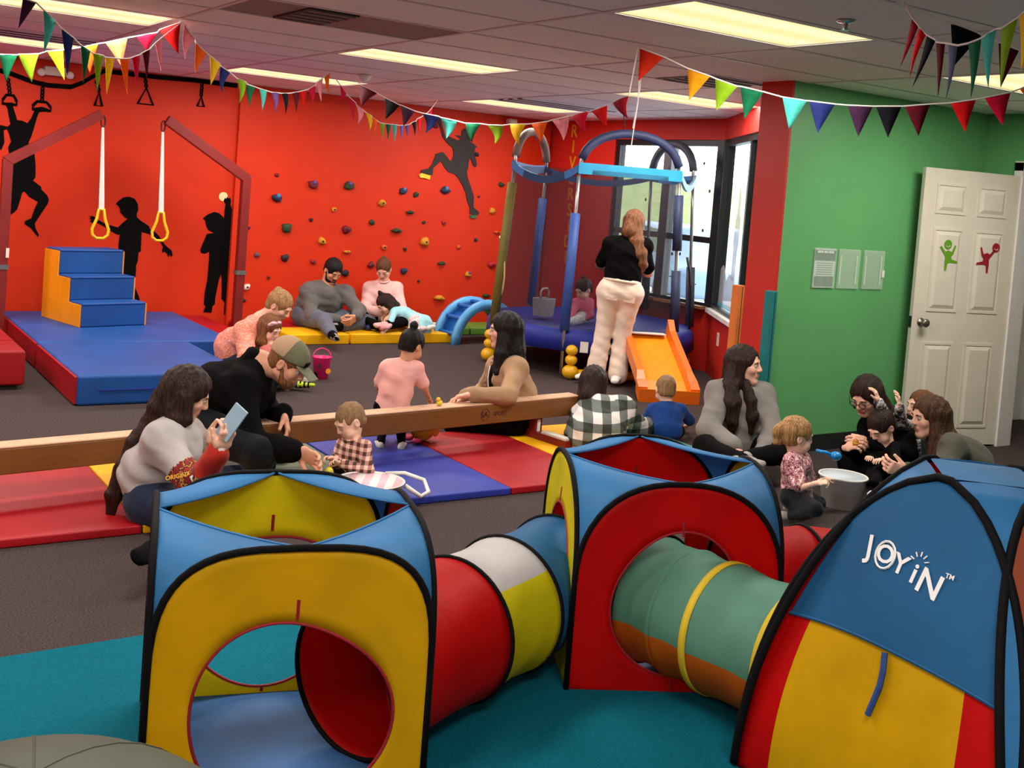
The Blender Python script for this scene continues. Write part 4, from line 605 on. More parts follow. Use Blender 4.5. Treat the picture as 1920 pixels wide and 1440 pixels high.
# foam bars leaning at the partition end
for lab, x, y, m, h in (('orange foam bar standing against the red wall end', 5.19, 5.12, mat('foam_orange', (206, 110, 42), rough=0.7), 1.11), ('teal foam bar standing at the red and green wall corner', 5.25, 4.89, mat('foam_teal', (10, 112, 112), rough=0.7), 1.10)):
    t = thing('foam_bar', lab, 'foam bar', (x, y, 0), math.radians(10)); MB().box(-.033, .033, -.03, .03, 0, h).build('bar', m, t, bevel=0.008); MB().box(-.0, .004, -.032, -.03, 0.01, h-.01).build('seam', M_dark, t)
# ---------------------------------------------------------------- green wall papers, door, side room
M_acryl = mat('acrylic_clear', (206, 230, 206), rough=0.1, var=0.02, alpha=0.22)
M_print = mat('poster_print', (214, 214, 214), rough=0.5, var=0.0); M_printdk = mat('poster_navy', (30, 44, 62), rough=0.5); M_line = mat('poster_text_grey', (120, 124, 130), rough=0.6); M_tape = mat('tape_cream', (206, 226, 190), rough=0.6)
for k, (x0, x1, lab) in enumerate(((5.735, 5.955, 'printed timetable poster in a clear wall holder'), (5.98, 6.20, 'middle empty clear wall holder with two tape strips'), (6.24, 6.46, 'right hand empty clear wall holder nearest the door'))):
    t = thing('poster_holder', lab, 'poster holder', ((x0+x1)/2, 4.99, 1.12)); W(MB().box(x0, x1, 4.986, 4.989, 1.115, 1.385).build('clear_cover', M_acryl, None), t); W(MB().box(x0, x1, 4.994, 4.998, 1.115, 1.385).build('back_plate', M_acryl, None), t)
    if k == 0:
        W(MB().box(x0+.008, x1-.008, 4.990, 4.993, 1.12, 1.38).build('poster', M_print, None), t); W(MB().box(x0+.008, x1-.008, 4.9893, 4.990, 1.30, 1.372).build('poster_heading_band', M_printdk, None), t)
        for xa, xb in ((.03, .085), (.092, .13), (.137, .19)): W(MB().box(x0+xa, x0+xb, 4.9887, 4.9893, 1.352, 1.368).build('poster_heading', M_print, None), t)
        for r in range(6): W(MB().box(x0+.03, x1-.03, 4.9893, 4.990, 1.205+r*.015, 1.211+r*.015).build('poster_line', M_line, None), t)
        W(MB().box(x0+.015, x1-.015, 4.9893, 4.990, 1.125, 1.195).build('poster_picture', mat('poster_photo', (70, 78, 88), rough=0.5, var=0.6, scale=40), None), t)
    else:
        for xx in (x0+.02, x1-.035): W(MB().box(xx, xx+.014, 4.9905, 4.9925, 1.145, 1.345).build('tape_strip', M_tape, None), t)
        if k == 2: W(MB().box(x1-.02, x1+.005, 4.982, 4.986, 1.20, 1.25).build('tape_tab', M_paper, None), t)
DA_ = math.atan2(-0.20, 0.84); dr = thing('door_leaf', 'white six panel door standing open with a green and a red figure sticker', 'door', (6.69, 4.90, 0.0), DA_)
M_door = mat('door_paint', (214, 204, 188), rough=0.45, var=0.03); DW = 0.86; DH = 2.0
MB().box(0, DW, -0.018, 0.018, 0.012, DH).build('leaf', M_door, dr, bevel=0.003)
for (zz0, zz1) in ((0.14, 0.76), (0.98, 1.58), (1.68, 1.90)):
    for (a, b) in ((0.11, 0.38), (0.48, 0.75)):
        if zz0 > 1.6: pass
        r = MB()
        for x0, x1, z0, z1 in ((a, b, zz0, zz0+.018), (a, b, zz1-.018, zz1), (a, a+.018, zz0+.018, zz1-.018), (b-.018, b, zz0+.018, zz1-.018)): r.box(x0, x1, -0.024, -0.018, z0, z1)
        p_ = MB().add([(a+.022, -0.0185, zz0+.022), (b-.022, -0.0185, zz0+.022), (b-.022, -0.0185, zz1-.022), (a+.022, -0.0185, zz1-.022), (a+.05, -0.030, zz0+.05), (b-.05, -0.030, zz0+.05), (b-.05, -0.030, zz1-.05), (a+.05, -0.030, zz1-.05)], [(4, 5, 6, 7), (0, 1, 5, 4), (1, 2, 6, 5), (2, 3, 7, 6), (3, 0, 4, 7), (3, 2, 1, 0)]).build('door_panel', M_door, dr)
        r.build('panel_moulding', M_door, p_)
M_knob = mat('nickel', (150, 140, 130), rough=0.25, metal=0.9, var=0.03)
kb = MB().lathe([(0.032, 0.0), (0.030, 0.008), (0.012, 0.012), (0.012, 0.035), (0.026, 0.042), (0.032, 0.056), (0.024, 0.068), (0.0, 0.071)], c=(0.075, -0.018, 0.90), n=16, M=Matrix(((1, 0, 0), (0, 0, -1), (0, 1, 0)))).build('door_knob', M_knob, dr, smooth=True)
MB().box(-0.004, 0.0, -0.012, 0.012, 0.86, 0.94).build('latch_plate', M_dark, dr)
def imp(cx, cz, m, flip):
    s = -1 if flip else 1
    body = [(-.10, .07), (-.085, .085), (-.03, .03), (0.0, .045), (.045, .03), (.075, .10), (.09, .09), (.065, .01), (.04, -.015), (.05, -.04), (.12, -.055), (.12, -.075), (.03, -.07), (.005, -.08), (-.005, -.15), (-.025, -.15), (-.03, -.07), (-.025, -.02), (-.05, .01)]
    o = flat_poly('figure_sticker', [(cx+s*x*.75, -0.0185-0.014, cz+z*.75) for x, z in body], (0, -0.0015, 0), m, dr)
    MB().lathe([(0.0, 0.0), (0.034, 0.0), (0.034, 0.0015), (0.0, 0.0015)], c=(cx+s*(-0.005 if not flip else -0.075), -0.0185-0.0155+.0015, cz+0.075), n=18, M=Matrix(((1, 0, 0), (0, 0, -1), (0, 1, 0)))).build('sticker_head', m, dr)
    MB().tube([(cx+s*(-0.005 if not flip else -0.075)+0.017*math.cos(a), -0.0345, cz+0.075+0.017*math.sin(a)) for a in [math.radians(q) for q in range(200, 345, 18)]], 0.0022, 5).build('sticker_smile', M_door, dr)
imp(0.245, 1.39, mat('sticker_green', (96, 150, 30), rough=0.5), False); imp(0.60, 1.39, mat('sticker_red', (150, 26, 38), rough=0.5), True)
# shelf, screen and bag seen through the doorway
bk = thing('bookcase', 'white open shelf unit in the side room beyond the door', 'shelf', (8.45, 4.1, 0)); 
for z in (0.02, 0.42, 0.80, 1.0): W(MB().box(8.25, 8.75, 3.35, 4.62, z, z+0.025).build('shelf_board', M_white, None), bk)
for yy in (3.35, 4.0, 4.60): W(MB().box(8.25, 8.75, yy, yy+0.025, 0.0, 1.025).build('side_board', M_white, None), bk)
t = thing('flat_screen', 'black flat screen standing on the white shelf unit', 'screen', (8.45, 4.2, 1.026)); W(MB().box(8.40, 8.44, 3.4, 4.55, 1.10, 1.78).build('screen_panel', mat('screen_black', (12, 13, 16), rough=0.15), None, bevel=0.02), t); W(MB().box(8.36, 8.48, 3.9, 4.1, 1.026, 1.10).build('stand', M_dark, None), t)
t = thing('bag', 'dark grey bag slumped on the floor before the shelf unit', 'bag', (8.05, 4.45, 0)); W(MB().ball((8.05, 4.45, 0.14), (0.14, 0.18, 0.15), 16, 10).build('bag_body', mat('bag_fabric', (44, 44, 50), rough=0.8), None, smooth=True), t); W(MB().tube([(8.05, 4.36, 0.26), (8.05, 4.40, 0.33), (8.05, 4.50, 0.33), (8.05, 4.54, 0.26)], 0.010, 6).build('strap', M_dark, None), t)
for k, (yy, z) in enumerate(((4.2, 0.445), (4.4, 0.445), (4.3, 0.825))):
    t = thing('toy', ['dark toy on the middle shelf in the side room', 'white toy box on the middle shelf in the side room', 'black toy on the upper shelf in the side room'][k], 'toy', (8.36, yy, z)); mm = (M_dark, M_white, M_dark)[k]
    MB().box(-.06, .06, -.06, .06, 0, .09).build('body', mm, t, bevel=0.02); MB().ball((0, 0, .11), (.04, .04, .04), 10, 8).build('top', mm, t, smooth=True)
# ---------------------------------------------------------------- pop-up play tents and tunnels
N_blue = nylon('nylon_blue', (62, 132, 190)); N_blue2 = nylon('nylon_royal', (44, 108, 158)); N_red = nylon('nylon_red', (206, 5, 6)); N_yel = nylon('nylon_yellow', (226, 176, 6)); N_lem = nylon('nylon_lemon', (222, 208, 20)); N_white = nylon('nylon_white', (206, 200, 200)); N_sage = nylon('nylon_sage_green', (104, 158, 136)); N_or = nylon('nylon_orange', (204, 104, 22)); N_salm_backlit = nylon('nylon_salmon_backlit', (200, 104, 78)); N_olv_backlit = nylon('nylon_olive_backlit', (150, 138, 52)); N_teal = nylon('nylon_teal', (22, 120, 110)); N_grey = nylon('nylon_grey_green', (84, 88, 74), 0.15); N_floor = nylon('nylon_floor_blue', (54, 96, 146), 0.05)  # salmon and olive have light shining through the cloth put into their colour
T_black = mat('trim_black_webbing', (10, 9, 11), rough=0.8, var=0.1, spec=0.15); T_red = mat('trim_red_webbing', (150, 14, 30), rough=0.7, var=0.1); T_yel = mat('trim_yellow_webbing', (214, 184, 30), rough=0.7, var=0.08)
def arch_pts(a, s, h, n, k=24):
    """panel outline in (x,z): up the left side, over the arch, down the right side"""
    arc = []
    for i in range(k+1):
        t = math.pi*(1-i/k); c, sn = math.cos(t), math.sin(t)
        arc.append((a*math.copysign(abs(c)**(2/n), c), s+(h-s)*abs(sn)**(2/n)))
    return arc
def ray_outline(poly, c, ang):
    d = (math.cos(ang), math.sin(ang)); best = None
    for i in range(len(poly)):
        p = poly[i]; q = poly[(i+1) % len(poly)]; ex, ez = q[0]-p[0], q[1]-p[1]; den = d[0]*ez-d[1]*ex
        if abs(den) < 1e-12: continue
        t = ((p[0]-c[0])*ez-(p[1]-c[1])*ex)/den; u = ((p[0]-c[0])*d[1]-(p[1]-c[1])*d[0])/den
        if t > 0 and -1e-9 <= u <= 1+1e-9 and (best is None or t < best): best = t
    return (c[0]+d[0]*best, c[1]+d[1]*best)
def cube_tent(name, label, loc, rz, a, h, n, cols, hole=0.235, hz=0.30, gus=None, trims=(T_red, T_black), seed=1):
    t = thing(name, label, 'play tent', loc, rz, 'pop-up play tents'); s = h*0.50
    arc = arch_pts(a, s, h, n); outline = [(-a, 0.0)]+arc+[(a, 0.0)]
    NSP, NR = 72, 7; rg = random.Random(seed)
    for side in range(4):                       # front(-y), right(+x), back(+y), left(-x)
        ang = side*math.pi/2; ca, sa = math.cos(ang), math.sin(ang)
        ph = [rg.uniform(0, 6.28) for _ in range(3)]
        def P(x, z):
            edge = max(0.0, 1-abs(x)/a)*max(0, 1-abs(z/h*2-1)**2)
            d = 0.012*edge*(math.sin(9*x+ph[0])+0.6*math.sin(14*z+5*x+ph[1]))
            X, Y = x, -a+d; return (X*ca-Y*sa, X*sa+Y*ca, z)
        v = []; f = []
        hr = hole
        for i in range(NSP):
            an = 2*math.pi*i/NSP; o = ray_outline(outline, (0, hz), an)
            wob = 1+0.05*math.sin(2*an+ph[2])+0.03*math.sin(3*an+ph[0])
            inn = (hr*wob*math.cos(an), hz+hr*1.02*wob*math.sin(an))
            for k in range(NR):
                q = k/(NR-1); v.append(P(inn[0]+(o[0]-inn[0])*q, max(0.004, inn[1]+(o[1]-inn[1])*q)))
        for i in range(NSP):
            j = (i+1) % NSP
            for k in range(NR-1): f.append((i*NR+k, j*NR+k, j*NR+k+1, i*NR+k+1))
        p = mesh_obj('wall_panel', v, f, cols[side], t, True)
        sd_ = p.modifiers.new('thickness', 'SOLIDIFY'); sd_.thickness = 0.0015
        MB().tube([v[i*NR] for i in range(NSP)], 0.0045, 6, closed=True).build('opening_trim', trims[0], p, True)
        MB().tube([P(x, max(z, .008)) for x, z in outline], 0.0095, 8).build('edge_trim', trims[1], p, True)
        for q in (0.5*math.pi, 1.5*math.pi):
            x, z = 0.0, hz+(hr+0.03)*math.sin(q); MB().tube([P(x, max(.02, z-0.025)), P(x, max(.03, z+0.025))], 0.005, 5).build('tie_tab', trims[0], p)
    half = [pt for pt in arc if pt[0] >= -1e-9]          # peak -> right corner
    for side in range(4):
        ang = side*math.pi/2; ca, sa = math.cos(ang), math.sin(ang); v = []; f = []; K = 6
        for x, z in half:
            A = Vector((x, -a, z)); B = Vector((a, -x, z))
            for k in range(K+1):
                q = A.lerp(B, k/K); q.z -= 0.10*(A-B).length*(k/K)*(1-k/K); q = Vector((q.x, q.y, q.z))
                m_ = 0.10*4*(k/K)*(1-k/K)*(A-B).length; q.x -= m_*0.7*0; q.y += 0
                v.append((q.x*ca-q.y*sa, q.x*sa+q.y*ca, q.z))
        for i in range(len(half)-1):
            for k in range(K): f.append((i*(K+1)+k, (i+1)*(K+1)+k, (i+1)*(K+1)+k+1, i*(K+1)+k+1))
        g_ = mesh_obj('corner_gusset', v, f, gus or N_blue, t, True); sd_ = g_.modifiers.new('thickness', 'SOLIDIFY'); sd_.thickness = 0.0015
        MB().tube([v[k] for k in range(K+1)], 0.004, 5).build('gusset_hem', gus or N_blue, g_)
        c0 = (a*ca+a*sa, a*sa-a*ca); MB().tube([(c0[0], c0[1], 0.008), (c0[0], c0[1], s)], 0.0095, 8).build('corner_trim', trims[1], t, True)
    MB().box(-a+.004, a-.004, -a+.004, a-.004, 0.013, 0.017).build('floor_sheet', N_floor, t)
    return t
T1 = cube_tent('play_tent', 'yellow sided pop-up cube tent with blue corners at lower left', (1.18, 2.785, 0.0), math.radians(-16), 0.345, 0.70, 3.3, [N_yel, N_red, N_lem, N_red], hole=0.24, hz=0.275, seed=3)
T2 = cube_tent('play_tent', 'red fronted pop-up cube tent with yellow side and blue corners in the middle', (2.635, 2.905, 0.0), math.radians(-27), 0.345, 0.70, 2.35, [N_red, N_lem, N_red, N_lem], hole=0.225, hz=0.30, trims=(T_red, T_black), seed=5)

def dome_tent(name, label, loc, rz, a, h, lean, panel_cols, gus, front=None, group='pop-up play tents', p=0.62):
    t = thing(name, label, 'play tent', loc, rz, group); NZ = 26; NU = 20
    w = lambda q: a*max(0.0, 1-q**2.6)**p
    y = lambda q: -a+lean*q**1.6
    for side in range(4):
        ang = side*math.pi/2; ca, sa = math.cos(ang), math.sin(ang); rot_ = lambda X, Y, Z: (X*ca-Y*sa, X*sa+Y*ca, Z)
        v = []; f = []; mi = []
        zs = [i/NZ for i in range(NZ)]+[0.997]
        for q in zs:
            for k in range(NU+1):
                u = -1+2*k/NU; qq = q+(0.036*(1-u*u)*math.exp(-((q-0.5)/0.18)**2) if len(panel_cols[side] if isinstance(panel_cols[side], (list, tuple)) else [0]) == 3 else 0); x = (-0.30+0.57*(k-4)/12 if False else u*w(qq)); v.append(rot_(x, y(qq)-0.015*math.sin(qq*3.1)*(1-u*u)+0.004*math.sin(11*x+7*qq), max(0.014, qq*h)))
        cols = panel_cols[side]; cl = cols if isinstance(cols, (list, tuple)) else [cols]
        for i in range(len(zs)-1):
            for k in range(NU):
                f.append((i*(NU+1)+k, i*(NU+1)+k+1, (i+1)*(NU+1)+k+1, (i+1)*(NU+1)+k))
                x = (-1+2*(k+.5)/NU)*w(zs[i]); z = (zs[i]+zs[i+1])/2*h; u = x/a
                if len(cl) == 3: mi.append(0 if i >= NZ//2 else (1 if 3 <= k < NU-4 else 2))
                elif len(cl) == 2: mi.append(0 if z > 0.48 else 1)
                else: mi.append(0)
        me = mesh_obj('wall_panel', v, f, cl[0], t, True)
        for c in cl[1:]: me.data.materials.append(c)
        me.data.polygons.foreach_set('material_index', mi)
        s_ = me.modifiers.new('thickness', 'SOLIDIFY'); s_.thickness = 0.0015
        ed = [rot_(-w(q), y(q), max(.02, q*h)) for q in zs]+[rot_(w(q), y(q), max(.02, q*h)) for q in zs[::-1]]
        MB().tube(ed, 0.0115, 8).build('arch_trim', T_black, me, True)
        v = []; f = []; K = 8
        for q in zs:
            A = Vector((w(q), y(q), max(.014, q*h))); B = Vector((-y(q), -w(q), max(.014, q*h)))
            for k in range(K+1):
                c = A.lerp(B, k/K); c.z += 0.05*(A-B).length*4*(k/K)*(1-k/K)*0.5; v.append(rot_(c.x, c.y, c.z))
        for i in range(len(zs)-1):
            for k in range(K): f.append((i*(K+1)+k, i*(K+1)+k+1, (i+1)*(K+1)+k+1, (i+1)*(K+1)+k))
        g_ = mesh_obj('corner_gusset', v, f, gus, t, True); s_ = g_.modifiers.new('thickness', 'SOLIDIFY'); s_.thickness = 0.0015
        if side == 0 and front: front(t, me, w, y, h)
    pk = a-lean; v = [(0, -pk, h), (pk, 0, h), (0, pk, h), (-pk, 0, h), (0, 0, h+0.015)]
    mesh_obj('roof_cap', v, [(0, 1, 4), (1, 2, 4), (2, 3, 4), (3, 0, 4)], gus, t)
    MB().box(-a*.98, a*.98, -a*.98, a*.98, 0.013, 0.016).build('floor_sheet', N_floor, t)
    return t
def joyin(t, me, w, y, h):
    M_w = mat('print_white', (240, 240, 240), rough=0.6, var=0.02)
    dz = 0.02; sl_ = ((y(0.74)-y(0.70))/(0.04*h)); n = Vector((0, -1, sl_)).normalized(); upv = Vector((0, sl_, 1)).normalized()
    def at(x, z): q = z/h; return Vector((x, y(q)-0.015*math.sin(q*3.1)*(1-(x/max(.05, w(q)))**2)+0.004*math.sin(11*x+7*q)-0.004, z))
    for ch, x, z, sz, rot_d in (('J', -0.140, 0.722, 0.082, 8), ('O', -0.086, 0.718, 0.068, 0), ('Y', -0.034, 0.708, 0.072, -6), ('i', 0.012, 0.700, 0.075, -8), ('N', 0.060, 0.688, 0.090, -10)):
        r = math.radians(rot_d); right = Vector((math.cos(r), 0, math.sin(r))); up_ = n.cross(right)
        text_obj('print_letter', ch, sz, M_w, me, at(x, z), right, up_, 0.0006, True)
    text_obj('print_mark', 'TM', 0.018, M_w, me, at(0.105, 0.722), (1, 0, 0), upv, 0.0006, True)
    MB().tube([tuple(at(-0.086+0.030*math.cos(q), 0.718+0.034*math.sin(q))) for q in [k*math.pi/8 for k in range(16)]], 0.0035, 5, closed=True).build('print_ring', M_w, me)
    for k in range(5):
        q = math.radians(20+35*k); MB().tube([tuple(at(0.014+0.016*math.cos(q), 0.728+0.016*math.sin(q))), tuple(at(0.014+0.028*math.cos(q), 0.728+0.028*math.sin(q)))], 0.002, 5).build('print_sun_ray', M_w, me)
    MB().tube([tuple(at(0.0+0.01*math.sin(k), 0.50-0.04*k)+Vector((0, -0.006, 0))) for k in range(5)], 0.008, 6).build('door_tie', mat('tie_blue', (34, 66, 130), rough=0.7), me)
    MB().tube([tuple(at(-w(.49)+0.02+(2*w(.49)-.04)*k/16, 0.474+0.035*(1-((-1+k/8)*.95)**2))+Vector((0, -0.002, 0))) for k in range(17)], 0.005, 6).build('hem', N_blue2, me)
T3 = dome_tent('play_tent', 'large blue and yellow dome tent with white lettering at lower right', (2.755, 1.74, 0.0), math.radians(-90), 0.42, 0.94, 0.25, [[N_blue2, N_yel, N_red], [N_salm_backlit, N_olv_backlit], [N_blue, N_yel, N_red], [N_red]], N_blue, joyin)
dome_tent('play_tent', 'teal dome tent with black edging at the far right edge', (6.25, 3.05, 0.0), math.radians(-60), 0.42, 0.47, 0.2, [N_teal]*4, N_teal)
t = thing('play_tent', 'grey green dome tent top at the bottom left corner', 'play tent', (0.36, 1.78, 0.0), 0.3, 'pop-up play tents')
pr_ = [(0.57*math.cos(k*math.pi/28), 0.64*math.sin(k*math.pi/28)) for k in range(15)]; MB().lathe([(max(r, 1e-4), max(z, .014)) for r, z in pr_], n=40).build('dome', N_grey, t, True)
for k in range(4): a = k*math.pi/4+.3; MB().tube([(math.cos(a)*r*1.003*s, math.sin(a)*r*1.003*s, max(z, .014)*1.0) for s, seq in ((1, pr_), (-1, pr_[::-1])) for r, z in seq], 0.002, 5).build('seam', N_grey, t)
MB().tube([(0.57*math.cos(q), 0.57*math.sin(q), 0.022) for q in [k*math.pi/18 for k in range(36)]], 0.01, 6, closed=True).build('base_trim', T_black, t)

def tunnel(name, label, P, Q, r, secs, rings, bow=(0, 0, 0), lift=0.0):
    """fabric tube from P to Q; secs: list of (length fraction, colour list by angle); rings: trim material per joint"""
    P = Vector(P); Q = Vector(Q); t = thing(name, label, 'play tunnel', (P.x, P.y, 0)); ax = (Q-P); L = ax.length
    NA = 48
    def frame(s):
        c = P.lerp(Q, s)+Vector(bow)*4*s*(1-s); d = (ax+Vector(bow)*4*(1-2*s)).normalized(); side = Vector((d.y, -d.x, 0)).normalized(); up = side.cross(d); return c, side, up
    s0 = 0.0; jo = [0.0]
    for si, (fr, cols) in enumerate(secs):
        s1 = s0+fr; n = 10; v = []; f = []; mi = []
        for i in range(n+1):
            q = i/n; c, side, up = frame(s0+fr*q); rr = r*(1-0.055*math.sin(q*math.pi))
            for k in range(NA):
                an = 2*math.pi*k/NA; R_ = rr*(1+0.012*math.sin(an*5+si*2+q*6)*math.sin(q*math.pi)); v.append(c+side*(math.sin(an)*R_)+up*(math.cos(an)*R_))
        for i in range(n):
            for k in range(NA):
                f.append((i*NA+k, i*NA+(k+1) % NA, (i+1)*NA+(k+1) % NA, (i+1)*NA+k)); deg = (k+.5)*360/NA; deg = deg-360 if deg > 180 else deg
                mi.append(next((j for j, (lo, hi, m) in enumerate(cols) if lo <= deg < hi), 0))
        o = mesh_obj('tube_section', v, f, cols[0][2], None, True)
        for c_ in cols[1:]: o.data.materials.append(c_[2])
        o.data.polygons.foreach_set('material_index', mi); s_ = o.modifiers.new('thickness', 'SOLIDIFY'); s_.thickness = 0.0012; W(o, t)
        s0 = s1; jo.append(s1)
    for sj, m in zip(jo, rings):
        if m is None: continue
        c, side, up = frame(min(sj, 1.0)); wd = 0.0075 if m is not T_yel else 0.013
        ring = MB()
        if m is T_yel:
            v = []; f = []; d = side.cross(up)*-1
            d = (Q-P).normalized()
            for k in range(NA):
                an = 2*math.pi*k/NA; o = side*math.sin(an)+up*math.cos(an)
                for dd, rr in ((-wd, r*1.004), (wd, r*1.004), (wd, r*0.99), (-wd, r*0.99)): v.append(c+o*rr+d*dd)
            for k in range(NA):
                j = (k+1) % NA
                for q in range(4): f.append((k*4+q, k*4+(q+1) % 4, j*4+(q+1) % 4, j*4+q))
            ring.add(v, f)
        else: ring.tube([c+side*(math.sin(2*math.pi*k/NA)*r*1.004)+up*(math.cos(2*math.pi*k/NA)*r*1.004) for k in range(NA)], wd, 6, closed=True)
        W(ring.build('hoop', m, None, True), t)
    return t
full = lambda m: [(-180, 180, m)]
tunnel('play_tunnel', 'red, yellow, white and blue striped tunnel between the yellow and the red tent', (1.36, 2.66, 0.24), (2.34, 3.07, 0.245), 0.222,
       [(0.42, full(N_red)), (0.27, [(-100, 42, N_white), (42, 180, N_lem), (-180, -100, N_lem)]), (0.31, full(N_blue2))], [T_black, T_black, T_black, T_black])
tunnel('play_tunnel', 'sage green and orange tunnel with yellow bands joining the lettered tent', (2.54, 2.78, 0.25), (2.66, 1.98, 0.25), 0.215,
       [(0.20, [(-130, 95, N_sage), (95, 180, N_or), (-180, -130, N_or)]), (0.17, [(-130, 95, N_sage), (95, 180, N_or), (-180, -130, N_or)]), (0.33, [(-130, 95, N_sage), (95, 180, N_or), (-180, -130, N_or)]), (0.30, [(-130, 95, N_sage), (95, 180, N_or), (-180, -130, N_or)])], [T_black, None, T_yel, T_yel, T_black])
tunnel('play_tunnel', 'red tunnel with a yellow stripe behind the red and the lettered tents', (2.90, 2.77, 0.24), (3.80, 2.45, 0.24), 0.22,
       [(0.30, full(N_red)), (0.30, [(-180, 180, N_red)]), (0.12, full(N_lem)), (0.28, full(N_red))], [T_black, T_black, None, None, T_black])
# ---------------------------------------------------------------- people: smooth blended volumes meshed into continuous surfaces
def npv(p): return np.array(tuple(p), dtype=np.float64)
def unit(v): v = npv(v); return v/max(1e-9, np.linalg.norm(v))
def P_cone(a, b, ra, rb, k=0.02, op='add'): a, b = npv(a), npv(b); r = max(ra, rb); return dict(t='cone', a=a, b=b, ra=ra, rb=rb, k=k, op=op, lo=np.minimum(a, b)-r, hi=np.maximum(a, b)+r)
def P_econe(a, b, wa, da, wb, db, right, k=0.03, op='add'): a, b = npv(a), npv(b); r = max(wa, da, wb, db); return dict(t='econe', a=a, b=b, wa=wa, da=da, wb=wb, db=db, right=npv(right), k=k, op=op, lo=np.minimum(a, b)-r, hi=np.maximum(a, b)+r)
def P_ell(c, r, B=np.eye(3), k=0.015, op='add'): c = npv(c); m = max(r); return dict(t='ell', c=c, r=np.array(r, float), B=np.array(B, float), k=k, op=op, lo=c-m, hi=c+m)
def P_half(p, n, op='cut', k=0.004, lo=None, hi=None): return dict(t='half', p=npv(p), n=unit(n), k=k, op=op, lo=lo, hi=hi)
def ev(p, X, Y, Z):
    if p['t'] == 'cone':
        a, b = p['a'], p['b']; d = b-a; L2 = max(1e-12, d@d)
        t = np.clip(((X-a[0])*d[0]+(Y-a[1])*d[1]+(Z-a[2])*d[2])/L2, 0, 1)
        return np.sqrt((X-a[0]-t*d[0])**2+(Y-a[1]-t*d[1])**2+(Z-a[2]-t*d[2])**2)-(p['ra']+t*(p['rb']-p['ra']))
    if p['t'] == 'econe':
        a, b = p['a'], p['b']; d = b-a; L = max(1e-6, np.linalg.norm(d)); ax = d/L; r = p['right']-ax*(p['right']@ax); r = unit(r); f = np.cross(ax, r)
        x, y, z = X-a[0], Y-a[1], Z-a[2]; l = x*ax[0]+y*ax[1]+z*ax[2]; t = np.clip(l/L, 0, 1); w = x*r[0]+y*r[1]+z*r[2]; q = x*f[0]+y*f[1]+z*f[2]; e = l-t*L
        Wd = p['wa']+t*(p['wb']-p['wa']); Dd = p['da']+t*(p['db']-p['da']); m = np.minimum(Wd, Dd)
        return (np.sqrt((w/Wd)**2+(q/Dd)**2+(e/m)**2)-1)*m
    if p['t'] == 'ell':
        c, r, B = p['c'], p['r'], p['B']; x, y, z = X-c[0], Y-c[1], Z-c[2]
        u = [(x*B[i][0]+y*B[i][1]+z*B[i][2]) for i in range(3)]
        k0 = np.sqrt(sum((u[i]/r[i])**2 for i in range(3))); k1 = np.sqrt(sum((u[i]/r[i]**2)**2 for i in range(3)))
        return k0*(k0-1)/np.maximum(k1, 1e-6)
    if p['t'] == 'half':
        return (X-p['p'][0])*p['n'][0]+(Y-p['p'][1])*p['n'][1]+(Z-p['p'][2])*p['n'][2]
def smin(a, b, k):
    h = np.clip(0.5+0.5*(b-a)/k, 0, 1); return b*(1-h)+a*h-k*h*(1-h)
